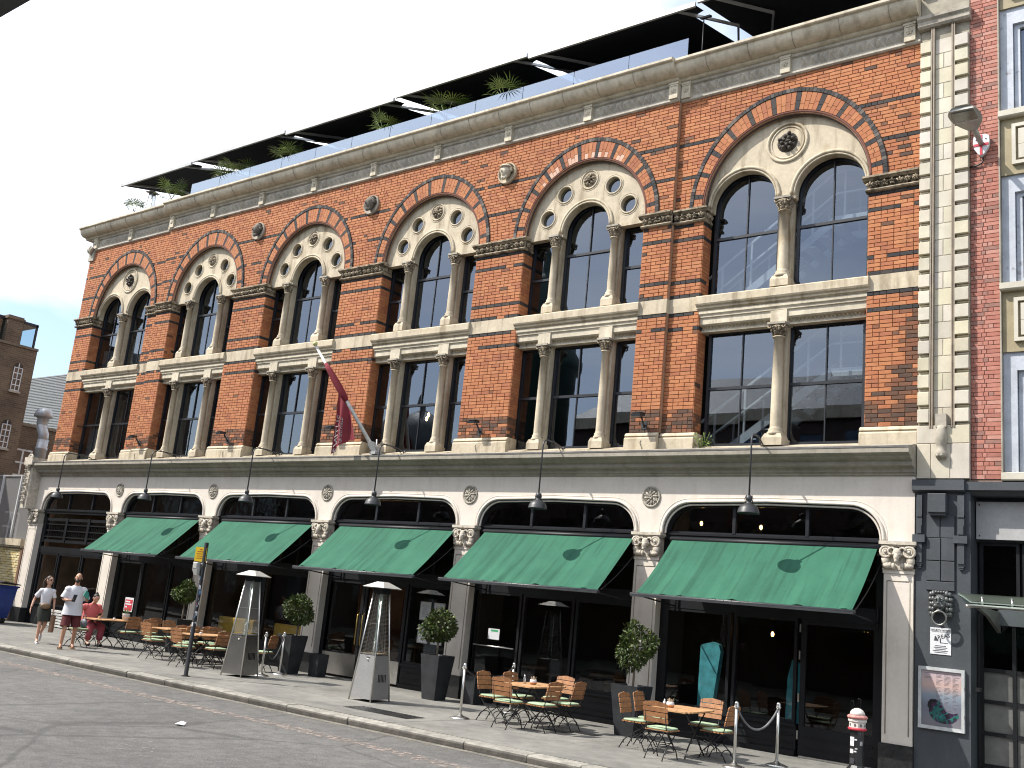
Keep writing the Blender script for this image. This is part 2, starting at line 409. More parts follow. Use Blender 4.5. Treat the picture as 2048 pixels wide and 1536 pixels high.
# ================================================================== ground
def ground():
    g = MB(); g.box(-400, 300, -300, 400, -0.6, -0.24)
    tag(g.build("ground", mat("bare_ground", (0.10, 0.10, 0.095), 0.9, var=0.2, scale=0.5)), kind='structure')
    asph, nt, b, o = _mat("worn_asphalt")
    b.inputs['Roughness'].default_value = 0.85
    n1 = _noise(nt, 0.35, 5); n2 = _noise(nt, 45, 4, 0.7); n3 = _noise(nt, 5, 5)
    vo = nt.nodes.new("ShaderNodeTexVoronoi"); vo.inputs['Scale'].default_value = 85
    gg = nt.nodes.new("ShaderNodeNewGeometry"); nt.links.new(gg.outputs['Position'], vo.inputs['Vector'])
    c = _ramp(nt, n1.outputs['Fac'], 0.35, 0.65, (0.125, 0.122, 0.118), (0.160, 0.156, 0.150))
    c = _mul(nt, c, _ramp(nt, n2.outputs['Fac'], 0.32, 0.68, (0.62,) * 3, (1.25,) * 3))
    c = _mul(nt, c, _ramp(nt, vo.outputs['Distance'], 0.1, 0.6, (1.4, 1.38, 1.35), (0.7,) * 3), 0.7)
    c = _mul(nt, c, _ramp(nt, n3.outputs['Fac'], 0.4, 0.6, (0.86,) * 3, (1.1,) * 3))
    # crack lines
    wv = nt.nodes.new("ShaderNodeTexVoronoi"); wv.feature = 'DISTANCE_TO_EDGE'; wv.inputs['Scale'].default_value = 0.32
    nd = _noise(nt, 1.3, 4); mxv = nt.nodes.new("ShaderNodeMix"); mxv.data_type = 'VECTOR'; mxv.inputs['Factor'].default_value = 0.16
    nt.links.new(gg.outputs['Position'], mxv.inputs['A']); nt.links.new(nd.outputs['Color'], mxv.inputs['B'])
    mp = nt.nodes.new("ShaderNodeMapping"); mp.inputs['Scale'].default_value = (1, 1, 0); nt.links.new(mxv.outputs['Result'], mp.inputs['Vector'])
    nt.links.new(mp.outputs['Vector'], wv.inputs['Vector'])
    c = _mul(nt, c, _ramp(nt, wv.outputs['Distance'], 0.004, 0.012, (0.45,) * 3, (1, 1, 1)), 0.55)
    nt.links.new(c, b.inputs['Base Color'])
    bp = nt.nodes.new("ShaderNodeBump"); bp.inputs['Strength'].default_value = 0.75; bp.inputs['Distance'].default_value = 0.03
    nt.links.new(n2.outputs['Fac'], bp.inputs['Height']); nt.links.new(bp.outputs['Normal'], b.inputs['Normal'])
    r = MB(); r.box(-300, 60, -14.2, -4.95, -0.22, -0.12)
    tag(r.build("road", asph), kind='structure')
    # thin road markings: sheets 4 mm above the road
    worn = lambda nm, col, th: _worn(nm, col, th)
    def _worn(nm, col, th):
        m, nt, b, o = _mat(nm)
        b.inputs['Base Color'].default_value = (*col, 1); b.inputs['Roughness'].default_value = 0.8
        n = _noise(nt, 9, 6, 0.7); n2 = _noise(nt, 60, 3)
        ad = nt.nodes.new("ShaderNodeMath"); ad.operation = 'MULTIPLY_ADD'; ad.inputs[1].default_value = 0.35
        nt.links.new(n2.outputs['Fac'], ad.inputs[0]); nt.links.new(n.outputs['Fac'], ad.inputs[2])
        k = _ramp(nt, ad.outputs[0], th, th + 0.10, (0, 0, 0), (1, 1, 1))
        tr = nt.nodes.new("ShaderNodeBsdfTransparent"); mx = nt.nodes.new("ShaderNodeMixShader")
        nt.links.new(k, mx.inputs['Fac']); nt.links.new(tr.outputs['BSDF'], mx.inputs[1]); nt.links.new(b.outputs['BSDF'], mx.inputs[2])
        nt.links.new(mx.outputs['Shader'], o.inputs['Surface'])
        return m
    ylw = worn("worn_yellow_paint", (0.30, 0.255, 0.15), 0.74)
    for y in (-5.16, -5.36):
        l = MB(); l._add([(-90, y - 0.045, -0.116), (20, y - 0.045, -0.116), (20, y + 0.045, -0.116), (-90, y + 0.045, -0.116)], [(0, 1, 2, 3)])
        tag(l.build("road_yellow_line", ylw), kind='structure')
    pk = worn("exposed_pink_aggregate", (0.25, 0.21, 0.185), 0.64)
    l = MB(); n = 60; P = []
    for i in range(n + 1):
        x = -40 + 50 * i / n; yc = -6.2 + 0.05 * math.sin(x * 0.9) + 0.03 * math.sin(2.3 * x)
        P += [(x, yc - 0.17, -0.116), (x, yc + 0.17, -0.116)]
    l._add(P, [(2 * i, 2 * i + 2, 2 * i + 3, 2 * i + 1) for i in range(n)])
    tag(l.build("road_worn_strip", pk), kind='structure')
    # gutter of set stone beside the kerb
    gt = MB(); gt._add([(-90, -5.10, -0.116), (20, -5.10, -0.116), (20, -4.95, -0.116), (-90, -4.95, -0.116)], [(0, 1, 2, 3)])
    tag(gt.build("road_gutter", mat("gutter_grit", (0.20, 0.185, 0.155), 0.9, var=0.3, scale=3.0, fine=0.4)), kind='structure')
    wh = worn("old_white_scuff", (0.34, 0.33, 0.31), 0.70)
    l = MB()
    rs = random.Random(5)
    for cx, cy, a, L, w in [(-11.7, -9.0, 0.45, 0.55, 0.05), (-11.35, -9.35, 0.35, 0.7, 0.05), (-11.1, -9.5, 0.75, 0.4, 0.06), (-10.9, -9.7, 0.35, 0.6, 0.04), (-14.2, -8.9, -0.12, 0.7, 0.05), (-12.4, -9.1, -0.1, 0.3, 0.05), (-16.0, -8.4, -0.05, 0.8, 0.05), (-15.0, -6.9, 0.4, 0.5, 0.04)]:
        dx, dy = math.cos(a), math.sin(a)
        q = [(cx + s1 * dx * L / 2 - s2 * dy * w / 2, cy + s1 * dy * L / 2 + s2 * dx * w / 2, -0.112) for s1, s2 in ((-1, -1), (1, -1), (1, 1), (-1, 1))]
        l._add(q, [(0, 1, 2, 3)])
    tag(l.build("road_white_scuffs", wh), kind='structure')
    # pavement with mastic surface
    pv, nt, b, o = _mat("pavement_mastic")
    b.inputs['Roughness'].default_value = 0.8
    n1 = _noise(nt, 0.8, 6, 0.6); n2 = _noise(nt, 3.5, 6, 0.65); n3 = _noise(nt, 30, 3)
    c = _ramp(nt, n1.outputs['Fac'], 0.32, 0.68, (0.145, 0.142, 0.132), (0.225, 0.218, 0.198))
    c = _mul(nt, c, _ramp(nt, n2.outputs['Fac'], 0.35, 0.65, (0.78, 0.78, 0.78), (1.1, 1.1, 1.08)))
    c = _mul(nt, c, _ramp(nt, n3.outputs['Fac'], 0.3, 0.7, (0.9,) * 3, (1.08,) * 3))
    n5 = _noise(nt, 1.0, 4, 0.6, (7, 0.9, 1)); c = _mul(nt, c, _ramp(nt, n5.outputs['Fac'], 0.66, 0.74, (1, 1, 1), (1.35, 1.35, 1.32)), 0.6)
    vg = nt.nodes.new("ShaderNodeTexVoronoi"); vg.inputs['Scale'].default_value = 2.6; gp_ = nt.nodes.new("ShaderNodeNewGeometry"); nt.links.new(gp_.outputs['Position'], vg.inputs['Vector'])
    c = _mul(nt, c, _ramp(nt, vg.outputs['Distance'], 0.045, 0.07, (0.62,) * 3, (1, 1, 1)), 0.6)
    n7 = _noise(nt, 0.55, 6, 0.7); c = _mul(nt, c, _ramp(nt, n7.outputs['Fac'], 0.56, 0.68, (1, 1, 1), (0.72, 0.71, 0.69)), 0.8)
    nt.links.new(c, b.inputs['Base Color'])
    bp = nt.nodes.new("ShaderNodeBump"); bp.inputs['Strength'].default_value = 0.25; bp.inputs['Distance'].default_value = 0.02
    nt.links.new(n3.outputs['Fac'], bp.inputs['Height']); nt.links.new(bp.outputs['Normal'], b.inputs['Normal'])
    p = MB()
    rs = random.Random(3)
    x = -70.0
    p.box(-70, 25, -4.64, 0.4, -0.2, -0.012)
    while x < 25:                       # big slabs, joints barely open
        w = rs.uniform(2.2, 3.2); y = -4.635
        for k, d in enumerate((1.5, 1.55, 1.5)):
            h = rs.uniform(-0.0015, 0.0015)
            p.box(x + 0.004, x + w - 0.004, y + 0.004, y + d - 0.004, -0.02, h)
            y += d
        p.box(x + 0.004, x + w - 0.004, y + 0.004, 0.3, -0.02, 0.0)
        x += w
    pav = tag(p.build("pavement", pv), kind='structure')
    p = MB(); p.box(-300, 60, -60, -14.2, -0.2, 0.0)
    tag(p.build("far_pavement", pv), kind='structure')
    # kerb stones one by one
    kb = mat("granite_kerb", (0.30, 0.285, 0.255), 0.75, var=0.25, scale=6.0, fine=0.35, bump=0.35, bscale=25, tint=True)
    bed = MB(); bed.box(-80, 20, -4.89, -4.66, -0.25, -0.04)
    kr = tag(bed.build("kerb", MORTAR), kind='structure')
    kf = mat("kerb_face", (0.12, 0.11, 0.10), 0.9, var=0.3, scale=8)
    x = -40.0; bits = MB()
    while x < 2:
        w = rs.choice((0.75, 0.9, 1.0, 1.15, 1.3)); t = rs.uniform(0.8, 1.12)
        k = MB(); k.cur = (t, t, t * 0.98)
        dy = rs.uniform(-0.012, 0.012); dz = rs.uniform(-0.008, 0.004)
        y0 = -4.945 + dy
        pr = [(y0 + 0.015, -0.13), (y0, -0.05), (y0 + 0.006, -0.02 + dz), (y0 + 0.035, 0.0 + dz), (-4.655, 0.002 + dz), (-4.655, -0.13)]
        nseg = 5
        for i in range(nseg):
            pass
        k.sweepx(pr, x + 0.008, x + w - 0.008)
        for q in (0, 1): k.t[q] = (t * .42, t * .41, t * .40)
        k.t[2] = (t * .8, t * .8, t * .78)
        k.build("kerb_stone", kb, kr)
        x += w
    # pavement gratings
    for (cx, cy, L, W, nb) in ((-12.6, -3.75, 1.5, 0.5, 16), (-9.75, -1.75, 0.5, 0.3, 9), (-10.1, -2.05, 0.45, 0.26, 8)):
        m = MB(); 
        m.box(cx - L / 2, cx + L / 2, cy - W / 2, cy + W / 2, 0.0035, 0.0055)
        f = m.build("pavement_grating", IRON)
        tag(f, kind='structure')
        bb = MB()
        for i in range(nb):
            xx = cx - L / 2 + L * (i + 0.5) / nb
            bb.box(xx - 0.012, xx + 0.012, cy - W / 2 + 0.02, cy + W / 2 - 0.02, 0.004, 0.011)
        bb.build("grating_bar", mat("grating_steel", (0.10, 0.10, 0.098), 0.5, 0.5), f, kind='stuff')
ground()

# ================================================================== the brick warehouse
CX = [-30.2, -25.6, -21.05, -16.45, -11.94, -7.4]
HW = [1.62, 1.56, 1.56, 1.56, 1.56, 1.65]
YO = [0.10, 0, 0, 0, 0, 0.10]
XL, XR = -32.85, -4.86
BRK = [-27.95, -9.72]
def yo_at(x): return 0.0 if BRK[0] < x < BRK[1] else 0.10
PX = [-32.95, -28.19, -23.57, -18.95, -14.33, -9.78, -5.11]
ZS, ZI0, ZI1, ZW = 5.57, 9.90, 10.20, 12.68

wh = thing("brick_warehouse", "orange brick Victorian warehouse with round arched windows above a cream shopfront", "building", (-18.9, 0, 0))

def R1(i, th):     # outer radius of the red voussoirs (th from the springing)
    return HW[i] + 0.25 + 0.19 * max(0, math.sin(th)) ** 3
def HOOD(i, th): return R1(i, th) + 0.085

# --- wall (mortar face, bricks stand proud of it)
wm = MB()
for (xa, xb, yo, bays) in ((XL, BRK[0], 0.10, [0]), (BRK[0], BRK[1], 0.0, [1, 2, 3, 4]), (BRK[1], XR, 0.10, [5])):
    holes = []
    for i in bays:
        c, h = CX[i], HW[i]
        holes.append([(c - h, 5.2), (c + h, 5.2), (c + h, 10.2)] + arc(c, 10.2, h, 0, PI, 28)[1:-1] + [(c - h, 10.2)])
    wm.plate([(xa, 5.0), (xb, 5.0), (xb, 12.7), (xa, 12.7)], holes, yo + 0.014, yo + 0.34)
wm.box(XL, XL + 0.3, 0.44, 9.0, 0.0, 13.4)          # left flank wall
wm.box(XR - 0.3, XR, 0.44, 9.0, 0.0, 13.4)
wm.box(XL + 0.3, XR - 0.3, 8.6, 9.0, 0.0, 13.4)
wall = wm.build("wall", MORTAR, wh)

BR_COL = [(0.445, 0.172, 0.070), (0.43, 0.160, 0.065), (0.46, 0.182, 0.074), (0.42, 0.152, 0.063), (0.395, 0.140, 0.060), (0.445, 0.178, 0.075), (0.365, 0.128, 0.060), (0.465, 0.192, 0.084)]
DK_COL = [(0.030, 0.028, 0.030), (0.022, 0.022, 0.025), (0.045, 0.038, 0.034)]
BN_COL = [(0.13, 0.062, 0.034), (0.17, 0.075, 0.04), (0.085, 0.048, 0.032), (0.21, 0.08, 0.038)]
bricks = []       # (x0,x1,y,z0,z1,col,individual-ok)
rb = random.Random(21)
def dark_row(zone, k, n):
    if zone == 'low': return (n - 1 - k) in (0, 4)
    if zone == 'up': return k in (0, 4, n - 1, n - 5)
    return k in (9, 19)
def brick_col(x, z, dark, zone, k):
    if dark: 
        if rb.random() < 0.06: return rb.choice(BR_COL)
        return rb.choice(DK_COL)
    p = 0.015
    if zone == 'low' and k < 6: p = 0.85 if x > -27 else 0.6
    elif zone == 'low' and x > -5.15: p = 0.75
    elif zone == 'low' and x > -5.4 and k < 14: p = 0.35
    elif zone == 'wall' and x > -5.8: p = 0.12
    elif zone == 'wall': p = 0.025
    if rb.random() < p: return rb.choice(BN_COL)
    return rb.choice(BR_COL)
def lay(xa, xb, yo, z0, z1, zone, arches=()):
    n = round((z1 - z0) / 0.0757); hgt = (z1 - z0) / n
    for k in range(n):
        zb, zt = z0 + k * hgt, z0 + (k + 1) * hgt
        zm = (zb + zt) / 2
        spans = [(xa, xb)]
        for i in arches:           # cut the course at the hood of each arch
            dz = zm - 10.2
            th = None
            # solve for x on the hood curve
            best = None
            for q in range(0, 181, 2):
                t = rad(q) / 2
                r = HOOD(i, t); zz = r * math.sin(t)
                if zz >= dz:
                    best = r * math.cos(t); break
            if best is None: continue
            a, b2 = CX[i] - best - 0.008, CX[i] + best + 0.008
            ns = []
            for s0, s1 in spans:
                if b2 <= s0 or a >= s1: ns.append((s0, s1)); continue
                if a > s0: ns.append((s0, a))
                if b2 < s1: ns.append((b2, s1))
            spans = ns
        dark = dark_row(zone, k, n)
        for s0, s1 in spans:
            # English-ish bond: courses of headers and stretchers
            L = 0.226 if k % 2 == 0 else rb.choice((0.226, 0.113))
            x = s0; first = True
            off = 0.113 if k % 2 else 0.0
            while x < s1 - 0.004:
                if first and off: w = 0.113 - 0.0; first = False
                else:
                    first = False
                    w = 0.226 if (k % 2 == 0 or rb.random() < 0.6) else 0.113
                    if k % 2 == 0 and rb.random() < 0.12: w = 0.113
                e = min(x + w, s1)
                if s1 - e < 0.05: e = s1
                if e - x > 0.018:
                    bricks.append((x + 0.0045, e - 0.0045, yo, zb + 0.0045, zt - 0.0045, brick_col((x + e) / 2, zm, dark, zone, k)))
                x = e
edges = [XL] + sum([[CX[i] - HW[i], CX[i] + HW[i]] for i in range(6)], []) + [XR]
piers = []
for j in range(7):
    a, b2 = edges[2 * j], edges[2 * j + 1]
    cut = [c for c in BRK if a < c < b2]
    if cut: piers += [(a, cut[0]), (cut[0], b2)]
    else: piers.append((a, b2))
for a, b2 in piers:
    yo = yo_at((a + b2) / 2)
    lay(a, b2, yo, ZS, 8.01, 'low'); lay(a, b2, yo, 8.31, ZI0, 'up')
for xa, xb, yo, bays in ((XL, BRK[0], 0.10, [0]), (BRK[0], BRK[1], 0.0, [1, 2, 3, 4]), (BRK[1], XR, 0.10, [5])):
    lay(xa, xb, yo, ZI1, ZW, 'wall', bays)
# nearest 300 as single bricks, the rest one mass
CAM = Vector((0, -17, 1.97))
bricks.sort(key=lambda q: ((Vector(((q[0] + q[1]) / 2, q[2], (q[3] + q[4]) / 2)) - CAM).length - 14 * (q[1] - q[0])))
cache = {}
bw = MB()
def brick_box(m, x0, x1, y, z0, z1, jit):
    m.bevbox(x0, x1, y - jit, y + 0.03, z0, z1, 0.005)
for idx, (x0, x1, y, z0, z1, col) in enumerate(bricks):
    if idx < 300:
        w = round(x1 - x0, 2); key = (w, round(z1 - z0, 3), col)
        if key not in cache:
            m = MB(); m.cur = col; hw2 = (x1 - x0) / 2; hh = (z1 - z0) / 2
            m.bevbox(-hw2, hw2, 0.0, 0.03, -hh, hh, 0.005); cache[key] = m.mesh("brick", BRICK)
        o = bpy.data.objects.new("brick", cache[key]); COL.objects.link(o); o.parent = wall
        o.location = Vector(((x0 + x1) / 2, y - rb.uniform(0, 0.005), (z0 + z1) / 2)) - wh.location
    else:
        bw.cur = col; brick_box(bw, x0, x1, y, z0, z1, rb.uniform(0, 0.005))
# reveal bricks on the jambs that face right
for i in range(6):
    for (z0, z1, zone) in ((ZS, 8.01, 'low'), (8.31, ZI0, 'up')):
        n = round((z1 - z0) / 0.0757); hg = (z1 - z0) / n
        for sgn in (-1, 1):
            xj = CX[i] + sgn * HW[i]
            for k in range(n):
                dk = dark_row(zone, k, n)
                ys = (0.002, 0.115, 0.338) if k % 2 else (0.002, 0.226, 0.338)
                for y0, y1 in zip(ys[:-1], ys[1:]):
                    bw.cur = brick_col(xj, z0, dk, zone, k)
                    bw.box(xj - sgn * 0.010, xj + sgn * 0.02, YO[i] + y0 + 0.005, YO[i] + y1 - 0.005, z0 + k * hg + 0.0045, z0 + (k + 1) * hg - 0.0045)
bw.build("brickwork", BRICK, wall, kind='stuff')

# --- brick arches: voussoir by voussoir
def wedge(m, c, ra, rb_, t0, t1, y0, y1):
    P = []
    for r, t in ((ra[0], t0), (ra[1], t1), (rb_[1], t1), (rb_[0], t0)):
        P.append((c + r * math.cos(t), 10.2 + r * math.sin(t)))
    m.prism(P, y0, y1)
for i in range(6):
    n = 60; y = YO[i]
    am = MB()     # mortar bed of the arch
    ring = [(CX[i] + R * math.cos(t), 10.2 + R * math.sin(t)) for t in [PI * q / 40 for q in range(41)] for R in [HOOD(i, t)]]
    inn = arc(CX[i], 10.2, HW[i] + 0.002, PI, 0, 40)
    am.plate(ring + inn, [], y - 0.004, y + 0.012, back=False)
    hood = MB()
    arch = am.build("brick_arch", MORTAR, wh)
    for k in range(n):
        t0, t1 = PI * k / n + 0.0022, PI * (k + 1) / n - 0.0022
        dark = k % 5 == 2
        col = rb.choice(DK_COL) if dark else rb.choice(BR_COL[:7])
        if i == 4 and 15 < k < 45 and not dark and rb.random() < 0.55: 
            col2 = (0.62, 0.40, 0.30)
        else: col2 = col
        rr = R1(i, PI * (k + 0.5) / n); ri = HW[i] + 0.06; rm = ri + (rr - ri) * (0.5 if (k % 2) else 0.34)
        segs = [(ri, rm - 0.004, col2), (rm + 0.004, rr - 0.004, col)]
        if i >= 3:
            for (a, b2, cc) in segs:
                m = MB(); m.cur = cc; wedge(m, CX[i], (a, a), (b2, b2), t0, t1, y - 0.020 - rb.uniform(0, .004), y + 0.005); m.build("voussoir", BRICK, arch)
        else:
            for (a, b2, cc) in segs:
                hood.cur = cc; wedge(hood, CX[i], (a, a), (b2, b2), t0, t1, y - 0.020, y + 0.005)
    nh = 84
    for k in range(nh):
        t0, t1 = PI * k / nh + 0.0018, PI * (k + 1) / nh - 0.0018
        hood.cur = rb.choice(DK_COL + [(0.09, 0.08, 0.075), (0.14, 0.125, 0.11)])
        wedge(hood, CX[i], (R1(i, t0) + 0.006, R1(i, t1) + 0.006), (HOOD(i, t0), HOOD(i, t1)), t0, t1, y - 0.034, y + 0.005)
    hood.build("hood_bricks", BRICK, arch, kind='stuff')
    rl = MB(); rl.cur = (0.16, 0.06, 0.04)         # moulded inner roll
    rl.tube([(x, y + 0.01, z) for x, z in arc(CX[i], 10.2, HW[i] + 0.035, 0, PI, 48)], 0.032, 6)
    rl.cur = (0.05, 0.04, 0.04)
    rl.tube([(x, y + 0.06, z) for x, z in arc(CX[i], 10.2, HW[i] - 0.004, 0, PI, 48)], 0.022, 6)
    rl.build("arch_roll", BRICK, arch)

# --- foliage ornament generator
def foliage(m, x0, x1, y, z0, z1, seed, n=None, dep=0.06):
    r = random.Random(seed); W = x1 - x0; h = z1 - z0
    n = n or max(2, round(W / (h * 0.95)))
    for i in range(n):
        cx = x0 + W * (i + 0.5) / n; cz = (z0 + z1) / 2; s = min(h, W / n) * 0.5
        kind = r.randrange(3)
        if kind == 0:
            for a in range(6):
                t = a * PI / 3 + 0.3
                m.ell((cx + 0.5 * s * math.cos(t), y - dep * 0.4, cz + 0.5 * s * math.sin(t)), (s * 0.42, dep * 0.55, s * 0.3), 6, 4, Quaternion((0, 1, 0), -t))
            m.ell((cx, y - dep * 0.75, cz), (s * .3, dep * .5, s * .3), 6, 4)
        elif kind == 1:
            for sg in (-1, 1):
                m.torus((cx + sg * 0.45 * s, y - dep * 0.5, cz + 0.1 * s), s * 0.36, s * 0.15, 'y', 9, 5, 0 if sg > 0 else PI, (1.6 * PI if sg > 0 else -0.6 * PI))
                m.ell((cx + sg * 0.3 * s, y - dep * 0.4, cz - 0.55 * s), (s * .42, dep * .5, s * .24), 6, 4, Quaternion((0, 1, 0), sg * 0.6))
            m.ell((cx, y - dep * 0.7, cz + 0.35 * s), (s * .25, dep * .5, s * .45), 6, 4)
        else:
            for sg in (-1, 0, 1):
                m.ell((cx + sg * 0.55 * s, y - dep * 0.45, cz + (0.25 if sg == 0 else -0.05) * s), (s * .28, dep * .6, s * .72), 6, 4, Quaternion((0, 1, 0), sg * 0.5))
            m.torus((cx, y - dep * 0.55, cz - 0.4 * s), s * 0.36, s * 0.13, 'y', 8, 5)
        for q in range(2):
            m.ell((cx + r.uniform(-.8, .8) * s, y - dep * .35, cz + r.uniform(-.8, .8) * s), (s * .2, dep * .5, s * .2), 5, 3)

# --- impost bands
def impost(xa, xb, yo, seed, left=True, right=True):
    m = MB()
    ea, eb = (0.10 if left else 0), (0.10 if right else 0)
    m.sweepx([(yo - 0.0, 9.895), (yo - 0.055, 9.905), (yo - 0.07, 9.93), (yo - 0.05, 9.955), (yo - 0.02, 9.965), (yo + 0.05, 9.965), (yo + 0.05, 9.895)], xa - ea * .5, xb + eb * .5)
    m.sweepx([(yo + 0.05, 10.11), (yo - 0.05, 10.115), (yo - 0.075, 10.14), (yo - 0.115, 10.155), (yo - 0.115, 10.19), (yo - 0.03, 10.205), (yo + 0.05, 10.205)], xa - ea, xb + eb)
    m.box(xa - ea * .3, xb + eb * .3, yo - 0.012, yo + 0.3, 9.96, 10.115)
    for sg, e, x in ((-1, ea, xa), (1, eb, xb)):
        if e: 
            m.box(x, x + sg * 0.075, yo + 0.0, yo + 0.30, 10.13, 10.19); m.box(x, x + sg * 0.045, yo + 0.0, yo + 0.30, 9.90, 9.95)
    o = m.build("impost_band", CARVE, wh)
    f = MB(); foliage(f, xa - ea * .3, xb + eb * .3, yo - 0.012, 9.965, 10.112, seed, dep=0.085)
    if eb:
        f2 = MB(); foliage(f2, 0.0, 0.28, 0, 9.965, 10.112, seed + 5, 2, 0.05)
        f._add([(xb + 0.03 - p[1], yo + p[0], p[2]) for p in f2.v], f2.f, True)
    f.build("carved_foliage", CARVE, o)
for j, (a, b2) in enumerate(piers):
    yo = yo_at((a + b2) / 2)
    impost(a, b2, yo, 50 + j, left=not any(abs(a - c) < 1e-6 for c in BRK), right=not (any(abs(b2 - c) < 1e-6 for c in BRK) or b2 == XR))
# --- string course on piers, plinths
for j, (a, b2) in enumerate(piers):
    yo = yo_at((a + b2) / 2)
    m = MB(); m.box(a - 0.002, b2 + 0.002, yo - 0.012, yo + 0.35, 8.012, 8.308)
    m.build("string_course", STONE, wh)
    m = MB(); la = 0.07 if not any(abs(a - c) < 1e-6 for c in BRK) else 0; lb = 0.07 if not any(abs(b2 - c) < 1e-6 for c in BRK) else 0
    if b2 == XR: lb = 0
    pr = [(yo + 0.3, 5.0), (yo - 0.075, 5.0), (yo - 0.075, 5.44), (yo - 0.07, 5.455), (yo - 0.035, 5.48), (yo - 0.06, 5.50), (yo - 0.05, 5.53), (yo - 0.012, 5.565), (yo + 0.3, 5.565)]
    m.sweepx(pr, a - la, b2 + lb)
    m.build("plinth", STONE, wh)

# --- columns
def column(x, y, zb, zt, r, capital_mat, name="column", wide=0.30):
    m = MB(); H = zt - zb
    m.box(x - wide * .56, x + wide * .56, y - wide * .5, y + 0.22, zb, zb + 0.14)
    m.extr([(x - wide * .56, y - wide * .5, zb + 0.14), (x + wide * .56, y - wide * .5, zb + 0.14), (x + wide * .45, y - wide * .40, zb + 0.22), (x - wide * .45, y - wide * .40, zb + 0.22)], (0, 0.3, 0))
    m.lathe([(r * 1.55, zb + 0.2), (r * 1.5, zb + 0.25), (r * 1.2, zb + 0.28), (r * 1.3, zb + 0.31), (r * 1.05, zb + 0.335), (r, zb + 0.37), (r * 0.97, zb + H * .5), (r * 0.88, zt - 0.27), (r * 1.15, zt - 0.265), (r * 1.15, zt - 0.245), (r * 0.85, zt - 0.24)], (x, y, 0), 16)
    m.box(x - wide * .40, x + wide * .40, y + r * 0.8, y + 0.28, zb + 0.1, zt)     # mullion behind
    o = m.build(name, STONE, wh)
    c = MB()
    c.lathe([(r * .85, zt - 0.25), (r * 1.0, zt - 0.18), (r * 1.25, zt - 0.09), (r * 1.6, zt - 0.05)], (x, y, 0), 12)
    for tier, (zz, rr, s, n) in enumerate(((zt - 0.19, r * 1.05, 0.045, 7), (zt - 0.11, r * 1.3, 0.05, 8))):
        for k in range(n):
            a = 2 * PI * k / n + tier * .4
            c.ell((x + rr * math.cos(a), y + rr * math.sin(a), zz), (s * .6, s * .6, s), 6, 4)
            c.ell((x + (rr + s * .45) * math.cos(a), y + (rr + s * .45) * math.sin(a), zz + s * .6), (s * .5, s * .5, s * .4), 5, 3)
    for sx in (-1, 1):
        c.torus((x + sx * wide * .40, y - wide * .40, zt - 0.065), 0.03, 0.016, 'y', 9, 5)
    c.build("capital", CARVE, o)
    a = MB(); a.box(x - wide * .52, x + wide * .52, y - wide * .50, y + 0.2, zt - 0.03, zt + 0.012)
    a.build("abacus", STONE_D, o)
    return o

# --- windows: frame with four panes, set back in the opening
def window(x0, x1, z0, z1, y, arch_r=0.0, split=0.5, bars=True, name="sash_window"):
    f = MB(); t = 0.055
    cx = (x0 + x1) / 2; zc = z0 + (z1 + arch_r - z0) * split
    if arch_r:
        outer = [(x0, z0), (x1, z0), (x1, z1)] + arc(cx, z1, arch_r, 0, PI, 18)[1:-1] + [(x0, z1)]
        r2 = arch_r - t
        inner = [(x0 + t, z0 + t), (x1 - t, z0 + t), (x1 - t, z1)] + arc(cx, z1, r2, 0, PI, 18)[1:-1] + [(x0 + t, z1)]
    else:
        outer = [(x0, z0), (x1, z0), (x1, z1), (x0, z1)]
        inner = [(x0 + t, z0 + t), (x1 - t, z0 + t), (x1 - t, z1 - t), (x0 + t, z1 - t)]
    f.plate(outer, [inner], y, y + 0.10)
    f.box(x0 + t, x1 - t, y - 0.004, y + 0.05, zc - 0.028, zc + 0.028)
    o = f.build(name, DGREY, wh)
    xs = [x0 + t, cx, x1 - t] if bars else [x0 + t, x1 - t]
    if bars:
        g = MB(); zt = (z1 + arch_r - t) if arch_r else z1 - t
        g.box(cx - 0.011, cx + 0.011, y + 0.012, y + 0.045, z0 + t, zt - 0.004); g.build("glazing_bar", DGREY, o)
    for a, b2 in zip(xs[:-1], xs[1:]):
        for lo in (True, False):
            zz0 = z0 + t if lo else zc; zz1 = zc if lo else z1
            p = MB()
            tx, tz = rnd.uniform(-0.002, 0.002), rnd.uniform(-0.003, 0.003)
            yy = y + (0.03 if lo else 0.045)
            def Yt(x, z): return yy + tx * (x - a) / (b2 - a) * 3 + tz * (z - zz0)
            if lo or not arch_r:
                q = [(a, zz0), (b2, zz0), (b2, zz1 - (0 if lo else t * .9)), (a, zz1 - (0 if lo else t * .9))]
            else:
                r2 = arch_r - t * .9
                if bars:
                    if a < cx - 1e-4: q = [(a, zz0), (cx, zz0)] + [(cx + r2 * math.cos(th), z1 + r2 * math.sin(th)) for th in [PI / 2 + PI / 2 * k / 8 for k in range(9)]]
                    else: q = [(cx, zz0), (b2, zz0)] + [(cx + r2 * math.cos(th), z1 + r2 * math.sin(th)) for th in [PI / 2 * k / 8 for k in range(9)]]
                else: q = [(a, zz0), (b2, zz0)] + [(cx + r2 * math.cos(th), z1 + r2 * math.sin(th)) for th in [PI * k / 16 for k in range(17)]]
            p._add([(x, Yt(x, z), z) for x, z in q], [tuple(range(len(q)))])
            p.build("pane", GLASS_U, o)
    return o

def ring(m, x, y, z, R, prof=0.022):
    m.torus((x, y, z), R, prof, 'y', 28, 6)
    m.torus((x, y + 0.004, z), R + prof * 2.0, prof * .6, 'y', 28, 5)

